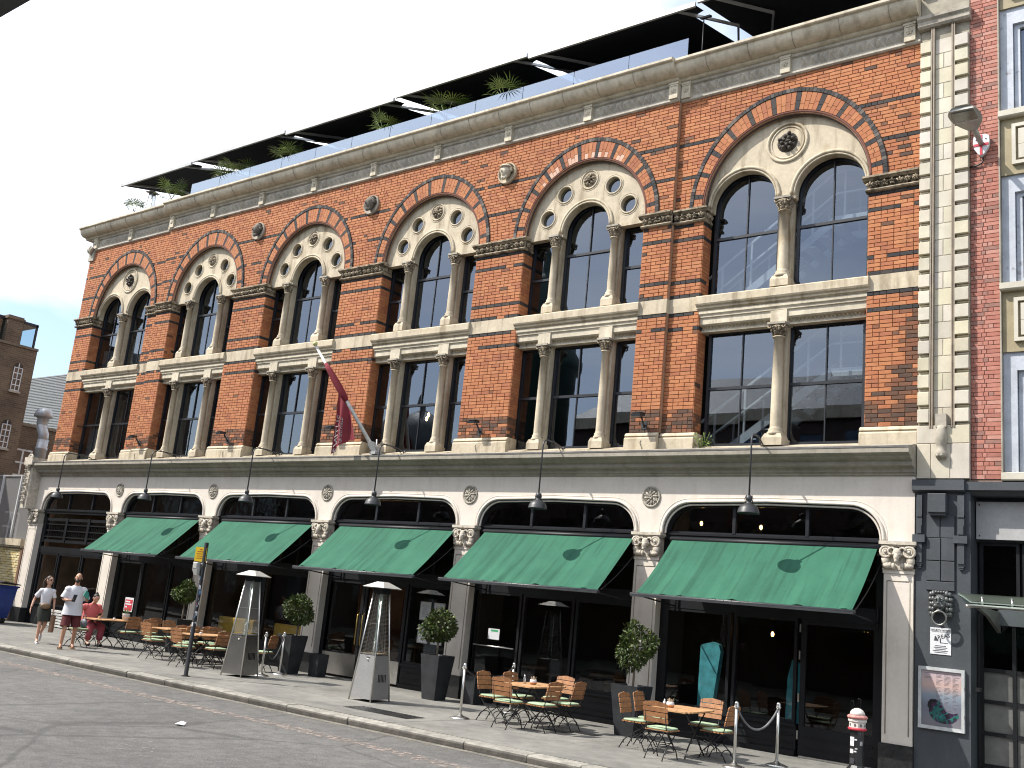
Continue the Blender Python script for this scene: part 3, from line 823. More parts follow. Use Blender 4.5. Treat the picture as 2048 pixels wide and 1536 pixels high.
def rosette(m, x, y, z, R, seed=0, petals=8):
    r = random.Random(seed)
    m.lathe([(R, 0.0), (R, -0.012), (R * .85, -0.016)], (x, y, z), 18, 'y')
    for k in range(petals):
        a = 2 * PI * k / petals + 0.2
        m.ell((x + R * .58 * math.cos(a), y - 0.03, z + R * .58 * math.sin(a)), (R * .34, 0.035, R * .2), 7, 4, Quaternion((0, 1, 0), -a))
        a2 = a + PI / petals
        m.ell((x + R * .72 * math.cos(a2), y - 0.02, z + R * .72 * math.sin(a2)), (R * .2, 0.03, R * .1), 6, 4, Quaternion((0, 1, 0), -a2))
    for k in range(5):
        a = 2 * PI * k / 5
        m.ell((x + R * .2 * math.cos(a), y - 0.06, z + R * .2 * math.sin(a)), (R * .17, 0.03, R * .17), 6, 4)
    m.ell((x, y - 0.075, z), (R * .13, 0.025, R * .13), 6, 4)

for i in range(6):
    c, h, yo = CX[i], HW[i], YO[i]
    twin = i in (0, 5)
    yt = yo + 0.13
    outer = [(c - h - 0.02, 10.12), (c + h + 0.02, 10.12), (c + h + .02, 10.2)] + arc(c, 10.2, h + 0.02, 0, PI, 44)[1:-1] + [(c - h - .02, 10.2)]
    holes = []; tm = MB(); rg = MB(); notch = []
    if twin:
        ra = 0.67
        cs = (c - 0.87, c + 0.87)
        pts = []
        out = []
        for q in cs:
            notch += [(q - ra, 10.12)] + arc(q, 10.2, ra, PI, 0, 22) + [(q + ra, 10.12)]
            for rr, th in ((ra + 0.075, 0.036), (ra + 0.022, 0.024)):
                rg.tube([(x, yt - 0.012 + (0.01 if rr < ra + .05 else 0), z) for x, z in arc(q, 10.2, rr, 0, PI, 30)], th, 6)
        tm.plate([outer[0]] + notch + outer[1:], holes, yt, yt + 0.16)
        rg.torus((c, yt - 0.006, 11.32), 0.40, 0.032, 'y', 32, 6); rg.torus((c, yt, 11.32), 0.33, 0.018, 'y', 32, 6)
    else:
        ra = 0.60
        notch += [(c - ra, 10.12)] + arc(c, 10.2, ra, PI, 0, 22) + [(c + ra, 10.12)]
        for k, a in enumerate((22, 56, 124, 158)):
            x, z = c + 1.14 * math.cos(rad(a)), 10.2 + 1.14 * math.sin(rad(a)) - 0.02
            holes.append(arc(x, z, 0.185, 0, 2 * PI, 22)[:-1])
            ring(rg, x, yt, z, 0.20)
        ring(rg, c, yt, 11.37, 0.215)
        for rr, th in ((ra + 0.085, 0.034), (ra + 0.03, 0.028)):
            rg.tube([(x, yt - 0.012, z) for x, z in arc(c, 10.2, rr, 0, PI, 30)], th, 6)
        tm.plate([outer[0]] + notch + outer[1:], holes, yt, yt + 0.16)
    ty = tm.build("tympanum", STONE, wh)
    rg.build("moulding", STONE, ty)
    rs = MB()
    if twin:
        rosette(rs, c, yt + 0.01, 11.32, 0.21, i, 9)
        for k in range(12):
            a = k * 2.4; rr = 0.05 + 0.011 * k
            rs.ell((c + rr * math.cos(a), yt - 0.06, 11.32 + rr * math.sin(a)), (0.05, 0.05, 0.035), 6, 4, Quaternion((0, 1, 0), -a))
        rs.build("rosette", BLACKSTONE, ty)
        column(c, yo + 0.13, 8.33, 10.13, 0.105, CARVE, wide=0.32)
        for q in cs:
            window(q - 0.70, q + 0.70, 8.33, 10.2, yo + 0.33, 0.70, 0.49)
        column(c, yo + 0.10, 5.28, 7.60, 0.105, CARVE, wide=0.34)
        for q, s in ((c - 0.83, -1), (c + 0.83, 1)):
            window(q - 0.72, q + 0.72, 5.34, 7.62, yo + 0.30, 0, 0.5)
        xs_l = [c]
    else:
        rosette(rs, c, yt + 0.005, 11.37, 0.17, i, 6)
        rs.build("rosette", CARVE, ty)
        for a in (22, 56, 124, 158):
            pn = MB()
            x, z = c + 1.14 * math.cos(rad(a)), 10.18 + 1.14 * math.sin(rad(a))
            pn._add([(px, yt + 0.09, pz) for px, pz in arc(x, z, 0.187, 0, 2 * PI, 20)[:-1]], [tuple(range(20))])
            pn.build("round_pane", GLASS_U, ty)
        for s in (-1, 1):
            column(c + s * 0.77, yo + 0.13, 8.33, 10.13, 0.085, CARVE, wide=0.27)
            column(c + s * 0.79, yo + 0.10, 5.28, 7.60, 0.085, CARVE, wide=0.29)
            window(*sorted((c + s * 0.90, c + s * 1.56)), 8.33, 10.13, yo + 0.33, 0, 0.5, bars=False)
            window(*sorted((c + s * 0.92, c + s * 1.56)), 5.34, 7.62, yo + 0.30, 0, 0.5, bars=False)
        window(c - 0.64, c + 0.64, 8.33, 10.2, yo + 0.335, 0.64, 0.55)
        window(c - 0.66, c + 0.66, 5.34, 7.62, yo + 0.305, 0, 0.5)
        xs_l = [c - 0.79, c + 0.79]
    # upper sill / string between floors in the bay
    m = MB()
    pr = [(yo + 0.42, 8.0), (yo + 0.02, 8.0), (yo - 0.01, 8.03), (yo - 0.035, 8.04), (yo - 0.035, 8.075), (yo - 0.07, 8.10), (yo - 0.085, 8.13), (yo - 0.085, 8.27), (yo - 0.06, 8.295), (yo + 0.10, 8.34), (yo + 0.42, 8.345)]
    m.sweepx(pr, c - h - 0.04, c + h + 0.04)
    m.build("window_sill", STONE, wh)
    # lintel with dentils over the first-floor windows
    m = MB()
    m.sweepx([(yo + 0.42, 7.60), (yo + 0.14, 7.60), (yo + 0.14, 7.625), (yo + 0.16, 7.64), (yo + 0.16, 7.70), (yo + 0.09, 7.715), (yo + 0.06, 7.74), (yo + 0.06, 7.86), (yo + 0.03, 7.875), (yo + 0.03, 7.91), (yo + 0.0, 7.94), (yo + 0.0, 8.0), (yo + 0.42, 8.0)], c - h, c + h)
    for x in xs_l: m.box(x - 0.16, x + 0.16, yo + 0.03, yo + 0.2, 7.605, 7.865)
    lt = m.build("lintel", STONE_G, wh)
    d = MB(); k = 0; x = c - h + 0.06
    while x < c + h - 0.05:
        if not any(abs(x - q) < 0.2 for q in xs_l):
            d._add([(x - 0.03, yo + 0.155, 7.70), (x + 0.03, yo + 0.155, 7.70), (x, yo + 0.155, 7.645), (x, yo + 0.09, 7.695)], [(0, 1, 3), (1, 2, 3), (2, 0, 3)])
        x += 0.075
    d.build("dentils", STONE, lt, kind='stuff')
    # first-floor sill
    m = MB(); m.sweepx([(yo + 0.42, 5.20), (yo - 0.03, 5.20), (yo - 0.03, 5.26), (yo + 0.3, 5.345), (yo + 0.42, 5.345)], c - h + 0.07, c + h - 0.07)
    m.build("window_sill", STONE, wh)

# --- rooms behind the upper windows
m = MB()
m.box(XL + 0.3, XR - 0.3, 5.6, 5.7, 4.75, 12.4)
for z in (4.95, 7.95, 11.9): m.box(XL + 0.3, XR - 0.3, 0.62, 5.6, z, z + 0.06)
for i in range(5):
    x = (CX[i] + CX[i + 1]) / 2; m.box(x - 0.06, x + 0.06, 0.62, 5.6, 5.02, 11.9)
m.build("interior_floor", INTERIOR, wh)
st = MB()      # white steel stair in the right bay
for z0 in (5.0, 8.0):
    for y in (0.75, 1.6):
        for dz, w in ((0.0, 0.16), (0.55, 0.035), (1.0, 0.045)):
            st.bar((-9.2, y, z0 + dz - 0.1), (-6.6, y, z0 + dz + 1.75), 0.04, w)
            st.bar((-6.6, y, z0 + dz + 1.75), (-5.3, y, z0 + dz + 1.75), 0.04, w)
        for k in range(6):
            x = -8.9 + k * 0.62; zz = z0 - 0.1 + 1.85 * min(1, (x + 9.2) / 2.6)
            st.box(x - 0.018, x + 0.018, y - 0.018, y + 0.018, zz, zz + 1.0)
    for k in range(10):
        x = -9.05 + k * 0.26; st.box(x, x + 0.25, 0.75, 1.6, z0 + 0.185 * k - 0.03, z0 + 0.185 * k)
st.build("staircase", WHITEMETAL, wh)
bl = MB()
for x, z in ((-17.35, 6.55), (-14.3 - 3.1, 6.45), (-12.1, 6.3), (-31.0, 6.4)):
    bl.ell((x, 1.6, z), (0.035, 0.035, 0.06), 8, 6)
bl.build("hanging_bulb", WARM, wh)
bd = MB()         # blinds in the left windows
for x0, x1, z0, z1 in ((CX[0] - 1.5, CX[0] - 0.2, 8.4, 9.1), (CX[0] + 0.2, CX[0] + 1.5, 8.4, 9.2), (CX[1] - .6, CX[1] + .6, 8.4, 9.1), (CX[0] - 1.5, CX[0] - .2, 5.4, 6.4)):
    bd.box(x0, x1, 0.62, 0.63, z0, z1)
bd.build("roller_blind", mat("grey_blind", (0.16, 0.155, 0.15), 0.9), wh)

# --- frieze and main cornice
def cornice_part(xa, xb, yo, name):
    m = MB()
    m.sweepx([(yo + 0.4, 12.66), (yo - 0.03, 12.66), (yo - 0.06, 12.685), (yo - 0.06, 12.72), (yo - 0.02, 12.75), (yo - 0.005, 12.77), (yo - 0.005, 13.03), (yo - 0.05, 13.05), (yo - 0.07, 13.10), (yo + 0.4, 13.10)], xa, xb)
    fr = m.build("frieze", FRIEZE, wh)
    d = MB(); x = xa + 0.16
    while x < xb - 0.12:
        if not any(abs(x - q) < 0.2 for q in BRX):
            d._add([(x - 0.085, yo - 0.005, 12.79), (x + 0.085, yo - 0.005, 12.79), (x + 0.085, yo - 0.005, 13.01), (x - 0.085, yo - 0.005, 13.01), (x, yo - 0.10, 12.9)], [(0, 1, 4), (1, 2, 4), (2, 3, 4), (3, 0, 4)])
        x += 0.18
    d.build("nailhead_ornament", FRIEZE, fr, kind='stuff')
    c = MB(); c.smooth = False
    n = 8
    pr = [(yo + 0.5, 13.10), (yo - 0.10, 13.10), (yo - 0.13, 13.115), (yo - 0.15, 13.135), (yo - 0.15, 13.16)]
    pr += [(yo - 0.17 - 0.23 * math.sin(PI / 2 * k / n), 13.16 + 0.23 * (1 - math.cos(PI / 2 * k / n))) for k in range(n + 1)]
    pr += [(yo - 0.44, 13.40), (yo - 0.46, 13.42), (yo - 0.46, 13.47), (yo - 0.40, 13.49), (yo + 0.1, 13.54), (yo + 0.5, 13.54)]
    c.sweepx(pr, xa - (0.30 if xa == XL else 0), xb)
    co = c.build("cornice", STONE_G, wh)
    j = MB(); x = xa + 0.7
    while x < xb - .3:                 # lead cover strips over the joints
        j.tube([(x, yo - 0.175 - 0.232 * math.sin(PI / 2 * k / n), 13.16 + 0.232 * (1 - math.cos(PI / 2 * k / n))) for k in range(n + 1)], 0.007, 4)
        x += 0.92
    j.build("joint_strips", LEDGE, co, kind='stuff')
BRX = [-32.5, -30.35, -28.05, -27.85, -25.7, -23.39, -21.1, -18.77, -16.5, -14.25, -12.0, -9.84, -9.60, -7.42, -5.04]
cornice_part(XL, BRK[0], 0.10, "c"); cornice_part(BRK[0], BRK[1], 0.0, "c"); cornice_part(BRK[1], XR, 0.10, "c")
for x in BRX:
    yo = yo_at(x); m = MB()
    m.prism([(x - 0.10, 12.72), (x + 0.10, 12.72), (x + 0.10, 13.08), (x - 0.10, 13.08)], yo - 0.10, yo)
    m.box(x - 0.115, x + 0.115, yo - 0.115, yo, 13.04, 13.085); m.box(x - 0.08, x + 0.08, yo - 0.115, yo - 0.09, 13.0, 13.03)
    for k in range(5):
        a = 2 * PI * k / 5 + .3; m.ell((x + 0.035 * math.cos(a), yo - 0.105, 12.9 + 0.035 * math.sin(a)), (0.026, 0.02, 0.026), 6, 4)
    m.ell((x, yo - 0.115, 12.9), (0.02, 0.02, 0.02), 6, 4)
    m.build("frieze_bracket", STONE_G, wh)
m = MB()       # carved corner corbel below the left end of the cornice
m.box(XL - 0.02, XL + 0.3, 0.04, 0.3, 12.3, 12.66); foliage(m, XL - 0.05, XL + 0.3, 0.03, 12.3, 13.05, 5, 1, 0.12)
m.build("corner_corbel", STONE_D, wh)
m = MB(); m.box(XL, XR, 0.5, 0.8, 13.0, 13.55); m.box(XL, XR, 0.8, 8.9, 13.0, 13.3)
m.build("roof", SLATE, wh)

# --- carved head medallions between the arches
for x, sd in ((-23.36, 1), (-18.72, 2), (-14.2, 3)):
    m = MB(); z = 11.90; y = 0.0
    m.lathe([(0.27, 0.02), (0.27, -0.05), (0.255, -0.075), (0.235, -0.06), (0.225, -0.02)], (x, y, z), 28, 'y')
    md = m.build("medallion", STONE if sd == 3 else STONE_D, wh)
    hd = MB(); q = Quaternion((0, 0, 1), -0.5)
    hd.ell((x, y - 0.10, z + 0.02), (0.125, 0.12, 0.165), 12, 9)
    hd.ell((x - 0.035, y - 0.20, z + 0.01), (0.025, 0.05, 0.05), 7, 5)            # nose
    hd.ell((x - 0.02, y - 0.185, z + 0.065), (0.08, 0.03, 0.022), 8, 4)          # brow
    hd.ell((x - 0.02, y - 0.17, z - 0.055), (0.045, 0.03, 0.016), 7, 4)           # mouth
    for k in range(7):
        hd.ell((x - 0.07 + 0.022 * k, y - 0.13, z - 0.12 - 0.02 * (k % 2)), (0.024, 0.045, 0.06), 6, 4)   # beard
    for k in range(9):
        a = 0.1 + 2.9 * k / 8; hd.ell((x + 0.13 * math.cos(a), y - 0.08, z + 0.03 + 0.15 * math.sin(a)), (0.045, 0.06, 0.045), 6, 4)
    if sd == 3: hd.lathe([(0.15, 0.0), (0.155, 0.02), (0.11, 0.06), (0.03, 0.075)], (x, y - 0.1, z + 0.11), 14)
    hd.build("carved_head", STONE_G if sd == 3 else HEADST, md)
# ================================================================== shopfront
ZB = 3.62
OP = [(PX[i] + 0.26 + 0.02, PX[i + 1] - 0.26 - 0.02) for i in range(6)]
OP[5] = (OP[5][0], -5.36); OP[0] = (-32.62, OP[0][1])
m = MB()
def opening(a, b2, g=0.0):
    rx, rz = 0.58 - g * .5, 0.56 - g * .5
    zt = 4.22 - g
    L = [(a + g, ZB)]
    for k in range(0, 11):
        t = PI - PI / 2 * k / 10; L.append((a + g + rx + rx * math.cos(t), zt - rz + rz * math.sin(t)))
    L.append(((a + b2) / 2, zt + 0.03))
    for k in range(0, 11):
        t = PI / 2 - PI / 2 * k / 10; L.append((b2 - g - rx + rx * math.cos(t), zt - rz + rz * math.sin(t)))
    L.append((b2 - g, ZB))
    return L
outer = [(-33.25, ZB)]
for a, b2 in OP: outer += opening(a, b2)
outer += [(XR - 0.01, ZB), (XR - 0.01, 4.76), (-33.25, 4.76)]
m.plate(outer, [], 0.0, 0.28)
m.box(-33.25, XR, 0.02, 0.3, 4.5, 5.02)
fa = m.build("shop_fascia", RENDER, wh)
mo = MB()
for a, b2 in OP:
    for g, r, yy in ((0.0, 0.028, -0.012), (0.055, 0.02, 0.03)):
        mo.tube([(x, yy, z) for x, z in opening(a, b2, g)], r, 6)
    for g, r, yy in ((-0.06, 0.008, 0.0),):
        mo.tube([(x, yy, z) for x, z in opening(a, b2, g)], r, 4)
mo.build("arch_moulding", RENDER, fa)
ro = None
for x in PX[1:6]:
    q = MB(); zc_ = 4.30
    q.lathe([(.205, .0), (.205, -.02), (.19, -.03), (.175, -.02), (.165, -.006)], (x, 0, zc_), 28, 'y')
    for k in range(8):
        a = k * PI / 4 + .2
        q.ell((x + .095 * math.cos(a), -.016, zc_ + .095 * math.sin(a)), (.066, .020, .026), 7, 4, Quaternion((0, 1, 0), -a + .25))
        q.ell((x + .125 * math.cos(a + .36), -.010, zc_ + .125 * math.sin(a + .36)), (.042, .014, .012), 6, 4, Quaternion((0, 1, 0), -a + .1))
    for k in range(5):
        a = k * 1.257; q.ell((x + .03 * math.cos(a), -.032, zc_ + .03 * math.sin(a)), (.024, .016, .024), 6, 4)
    q.build("rosette", ROSETTE, fa)
# cornice over the shop
pr = [(0.3, 4.70), (-0.015, 4.70), (-0.04, 4.715), (-0.04, 4.745), (-0.075, 4.76), (-0.085, 4.80), (-0.10, 4.83), (-0.19, 4.85), (-0.20, 4.88), (-0.20, 4.925), (-0.22, 4.935), (-0.30, 4.965), (-0.325, 5.0), (-0.365, 5.01), (-0.40, 5.035), (-0.40, 5.12), (-0.385, 5.135), (-0.1, 5.22), (0.3, 5.24)]
m = MB(); x = -33.05
m.sweepx(pr, x, XR + 0.0)
m.build("shop_cornice", LEDGE, wh)
m = MB(); m._add([(-33.05, -0.398, 5.142), (XR, -0.398, 5.142), (XR, 0.09, 5.252), (-33.05, 0.09, 5.252)], [(0, 1, 2, 3)]); m.box(-33.05, XR, -0.408, -0.396, 5.115, 5.146)
m.build("lead_flashing", mat("lead_sheet", (0.13, 0.125, 0.12), 0.6, 0.3, var=0.3, scale=4), wh)
# carved console at the left end
m = MB(); m.box(-33.40, -33.05, -0.34, 0.25, 3.62, 5.05)
m.box(-33.46, -32.95, -0.46, 0.25, 5.05, 5.30)
for k in range(9):
    z = 3.75 + k * 0.145; foliage(m, -33.42, -33.05, -0.34 - 0.02 * (k / 3), z, z + 0.15, 70 + k, 1, 0.11)
for k in range(5): m.torus((-33.2, -0.40, 5.06 + 0.05 * k), 0.08 + 0.015 * k, 0.03, 'y', 10, 5)
m.build("carved_console", CARVE_L, wh)

# pilasters with ram-head capitals
def pilaster(xa, xb):
    m = MB(); x = (xa + xb) / 2
    m.box(xa, xb, -0.03, 0.28, 0.46, 3.15)
    m.box(xa - 0.015, xb + 0.015, -0.045, 0.28, 3.10, 3.155)
    o = m.build("pilaster", RENDER, wh)
    r = MB()
    for xx in (xa + 0.055, xb - 0.055): r.tube([(xx, -0.030, 0.6), (xx, -0.030, 2.98)], 0.010, 5)
    r.tube([(xa + .055, -0.030, 2.98), (xb - .055, -0.03, 2.98)], 0.010, 5)
    r.build("panel_bead", LEDGE, o)
    b = MB(); b.box(xa - 0.04, xb + 0.02, -0.06, 0.29, 0.0, 0.455); b.build("plinth_block", mat("black_granite", (0.02, 0.021, 0.022), 0.35, var=0.5, scale=25, fine=0.4), o)
    c = MB()
    c.box(xa - 0.06, xb + 0.06, -0.13, 0.28, 3.56, 3.615); c.box(xa - 0.035, xb + 0.035, -0.10, 0.28, 3.53, 3.562)
    c.box(xa + 0.01, xb - 0.01, -0.05, 0.28, 3.15, 3.53)
    c.box(xa - 0.02, xb + 0.02, -0.055, 0.28, 3.155, 3.185)
    w = xb - xa
    for sg in (-1, 1):
        cx = x + sg * w * .40
        for R_, r_ in ((0.085, 0.024), (0.045, 0.022)): c.torus((cx, -0.10, 3.44), R_, r_, 'y', 14, 6)
        c.ell((cx, -0.12, 3.44), (0.03, 0.03, 0.03), 6, 4)
        c.ell((cx + sg * .01, -0.07, 3.30), (0.075, 0.05, 0.09), 7, 5)
        c.ell((cx - sg * .02, -0.08, 3.22), (0.09, 0.045, 0.05), 7, 5)
        for k in range(3): c.ell((x + sg * (0.07 + .05 * k), -0.085, 3.215 + .01 * k), (0.035, 0.035, 0.055), 6, 4)
    c.ell((x, -0.115, 3.42), (0.075, 0.07, 0.085), 9, 6); c.ell((x, -0.165, 3.35), (0.045, 0.045, 0.075), 8, 6)
    c.ell((x, -0.19, 3.29), (0.03, 0.03, 0.03), 6, 4)
    for sg in (-1, 1):
        c.torus((x + sg * .085, -0.13, 3.45), 0.055, 0.02, 'y', 10, 5, 0, PI * 1.5)
        c.ell((x + sg * .05, -0.17, 3.40), (0.014, 0.014, 0.014), 5, 3)
    for k in range(6): c.ell((x - .2 + .08 * k, -0.06, 3.50), (0.03, 0.045, 0.03), 6, 4)
    c.build("capital", CARVE_L, o)
for i, x in enumerate(PX):
    if i == 0: pilaster(-33.2, -32.64)
    elif i == 6: pilaster(-5.34, XR - 0.012)
    else: pilaster(x - 0.26, x + 0.26)

# timber shopfronts ---------------------------------------------------
YF = 0.16
def pane(name, x0, x1, z0, z1, y, parent, g=GLASS_S):
    p = MB(); p._add([(x0, y, z0), (x1, y + rnd.uniform(-.003, .003), z0), (x1, y + rnd.uniform(-.004, .004), z1), (x0, y, z1)], [(0, 1, 2, 3)])
    return p.build(name, g, parent)
def light(x0, x1, z0, z1, nx=1, nz=1, t=0.055, g=GLASS_S, name="shop_window", y=YF, bt=0.03):
    m = MB(); m.plate([(x0, z0), (x1, z0), (x1, z1), (x0, z1)], [[(x0 + t, z0 + t), (x1 - t, z0 + t), (x1 - t, z1 - t), (x0 + t, z1 - t)]], y, y + 0.08)
    a, b2, c, d = x0 + t, x1 - t, z0 + t, z1 - t
    for k in range(1, nx): xx = a + (b2 - a) * k / nx; m.box(xx - bt / 2, xx + bt / 2, y + .01, y + .06, c, d)
    for k in range(1, nz): zz = c + (d - c) * k / nz; m.box(a, b2, y + .012, y + .058, zz - bt / 2, zz + bt / 2)
    o = m.build(name, BLACK, wh)
    for i in range(nx):
        for k in range(nz):
            pane("pane", a + (b2 - a) * i / nx, a + (b2 - a) * (i + 1) / nx, c + (d - c) * k / nz, c + (d - c) * (k + 1) / nz, y + 0.035, o, g)
    return o
def door(x0, x1, z0, z1, zr=0.55, y=YF + 0.02, handle=None):
    t = 0.09; m = MB()
    m.plate([(x0, z0), (x1, z0), (x1, z1), (x0, z1)], [[(x0 + t, zr), (x1 - t, zr), (x1 - t, z1 - t), (x0 + t, z1 - t)]], y, y + 0.06)
    for zz in (0.16, 0.33): m.box(x0 + 0.08, x1 - 0.08, y - 0.012, y, zz - 0.012, zz + 0.012)
    o = m.build("door", BLACK, wh)
    pane("pane", x0 + t, x1 - t, zr, z1 - t, y + 0.03, o)
    if handle:
        h = MB(); hx = handle
        h.tube([(hx, y - 0.005, 0.75), (hx, y - 0.07, 0.80), (hx, y - 0.07, 1.45), (hx, y - 0.005, 1.50)], 0.014, 8)
        h.build("handle", BRASS, o)
    return o
def riser(x0, x1, ztop=0.52, kick=False):
    m = MB(); m.box(x0, x1, YF + 0.01, YF + 0.12, 0.0, ztop)
    m.box(x0, x1, YF - 0.04, YF + 0.01, ztop - 0.05, ztop); m.box(x0, x1, YF - 0.05, YF + 0.01, 0.0, 0.09)
    for zz in (0.2, 0.33): m.box(x0 + .05, x1 - .05, YF - 0.008, YF + 0.01, zz, zz + 0.02)
    return m.build("stall_riser", BLACK, wh)

for i, (a, b2) in enumerate(OP):
    # fanlight under the arch
    fr = MB(); o_ = opening(a - .02, b2 + .02, 0.0); i_ = opening(a, b2, 0.09)
    o_ = [(o_[0][0], 3.60)] + o_[1:-1] + [(o_[-1][0], 3.60)]; i_ = [(i_[0][0], 3.675)] + i_[1:-1] + [(i_[-1][0], 3.675)]
    i_ = [p for p in i_ if p[1] > 3.67]
    fr.plate(o_, [i_], YF - 0.02, YF + 0.06)
    w = b2 - a
    for k in (1, 2): xx = a + w * k / 3 + 0.02; fr.box(xx - 0.03, xx + 0.03, YF - 0.03, YF + 0.04, 3.66, 4.16)
    fo = fr.build("fanlight", DGREY, wh)
    p = MB(); yy = YF + 0.02
    for k in range(3):
        x0, x1 = a + w * k / 3 + .02, a + w * (k + 1) / 3 + .02
        x0 = max(x0, a + 0.08); x1 = min(x1, b2 - .08)
        q = MB(); q._add([(x0, yy, 3.66), (x1, yy, 3.66), (x1, yy + rnd.uniform(-.004, .004), 4.16), (x0, yy, 4.16)], [(0, 1, 2, 3)]); q.build("pane", GLASS_F, fo)
    t = MB(); t.box(a - .02, b2 + .02, YF - 0.06, YF + 0.1, 3.52, 3.64); t.box(a - .02, b2 + .02, YF - 0.09, YF + .1, 3.60, 3.635)
    t.box(a - 0.03, a + 0.10, YF, YF + .1, 0, 3.52); t.box(b2 - 0.10, b2 + 0.03, YF, YF + .1, 0, 3.52)
    t.box(a + .1, b2 - .1, YF - 0.01, YF + 0.1, 2.26, 2.46)
    t.build("transom", BLACK, wh)
# bay 6
light(-9.40, -8.08, 0.52, 2.26); light(-8.02, -6.84, 0.52, 2.26); riser(-9.42, -6.82)
d6 = door(-6.78, -5.46, 0.03, 2.26, 0.5)
q = MB()
for zz in (0.35, 0.95, 1.65, 2.1): q.box(-6.80, -6.775, YF - 0.012, YF + .02, zz - .07, zz + .07)
q.build("hinge", STEEL, d6)
q = MB(); q.box(-6.74, -5.5, YF - 0.05, YF + 0.02, 0.0, 0.03); q.build("threshold", STEEL, d6)
light(-9.40, -5.46, 2.46, 3.52, 6, 2, bt=0.035, name="upper_light")
# bay 5
light(-14.02, -12.78, 0.52, 2.26); light(-12.74, -11.46, 0.52, 2.26); light(-11.42, -10.12, 0.52, 2.26); riser(-14.04, -10.1)
light(-14.02, -10.12, 2.46, 3.52, 6, 2, bt=0.035, name="upper_light")
# bay 4 : double door with steel kick plates, window with menus
for x0, x1, hx in ((-18.66, -17.40, -17.47), (-17.38, -16.02, -17.30)):
    dd = door(x0, x1, 0.03, 2.26, 0.56, handle=hx)
    k = MB(); k.box(x0 + 0.03, x1 - 0.03, YF + 0.004, YF + 0.012, 0.05, 0.54); k.build("kick_plate", STEEL, dd)
light(-15.96, -14.62, 0.52, 2.26); riser(-15.98, -14.6)
light(-18.66, -14.62, 2.46, 3.52, 6, 2, bt=0.035, name="upper_light")
# bay 3, 2
light(-23.26, -21.0, 0.52, 2.26, 1); light(-20.96, -19.24, 0.52, 2.26); riser(-23.28, -19.22)
light(-23.26, -19.24, 2.46, 3.52, 6, 2, bt=0.035, name="upper_light")
door(-27.86, -26.6, 0.03, 2.26, 0.52); light(-26.56, -25.2, 0.52, 2.26); light(-25.16, -23.86, 0.52, 2.26); riser(-26.58, -23.84)
light(-27.86, -23.86, 2.46, 3.52, 6, 2, bt=0.035, name="upper_light")
# bay 1 : upper grid of green glass, three lights, white louvred riser
gg = glass_mat("sea_green_glass", .06, (0.16, 0.2, 0.19), 0.05)
light(-32.52, -28.50, 2.60, 3.38, 3, 1, 0.09, gg, "upper_light")
gr = MB()
for x0, x1 in ((-32.42, -31.2), (-31.1, -29.9), (-29.8, -28.6)):
    for k in range(1, 12): xx = x0 + (x1 - x0) * k / 12; gr.box(xx - .006, xx + .006, YF + .02, YF + .03, 2.78, 3.18)
    for zz in (2.78, 2.98, 3.18): gr.box(x0, x1, YF - .01, YF + .03, zz - .018, zz + .018)
    for xx in (x0 - .02, x1 + .02): gr.box(xx - .03, xx + .03, YF - .02, YF + .04, 2.6, 3.4)
gr.build("window_grille", BLACK, wh, kind='stuff')
light(-32.45, -31.35, 0.62, 2.26); light(-31.3, -29.95, 0.62, 2.26); light(-29.9, -28.52, 0.62, 2.26)
m = MB(); m.box(-32.5, -28.5, YF + 0.05, YF + 0.1, 0.0, 0.62)
lv = m.build("stall_riser", BLACK, wh)
m = MB()
for k in range(6):
    z = 0.03 + k * 0.085; m.extr([(-31.2, YF - 0.02, z), (-31.2, YF + .05, z + .06), (-31.2, YF + .05, z + .07), (-31.2, YF - .02, z + .055)], (2.6, 0, 0))
m.build("louvre", mat("white_louvre", (0.5, 0.5, 0.48), 0.6), lv, kind='stuff')
# interior of the restaurant
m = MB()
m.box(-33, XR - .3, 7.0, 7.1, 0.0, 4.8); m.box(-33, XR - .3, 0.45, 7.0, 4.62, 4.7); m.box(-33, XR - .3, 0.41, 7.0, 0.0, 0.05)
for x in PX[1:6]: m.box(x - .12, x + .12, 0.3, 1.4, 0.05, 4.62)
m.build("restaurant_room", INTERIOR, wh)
TEAL = mat("teal_velvet", (0.05, 0.27, 0.32), 0.8, var=0.25, scale=8)
YEL = mat("mustard_velvet", (0.55, 0.34, 0.05), 0.8, var=0.15, scale=6)
def bench(x, y, w, m_, label, h=0.95):
    t = thing("sofa", label, "sofa", (x, y, 0.05), 0, "seats behind the shop windows")
    b = MB(); b.box(-w / 2, w / 2, -0.35, 0.35, 0.15, 0.44); b.build("seat", m_, t, False)
    b = MB(); b.bevbox(-w / 2, w / 2, -0.35, -0.2, 0.3, h, 0.03); b.build("backrest", m_, t, False)
bench(-22.4, 0.85, 1.5, YEL, "mustard yellow sofa behind glass next to the heater base")
bench(-20.2, 0.85, 1.3, YEL, "mustard yellow sofa behind glass beside the rope stand")
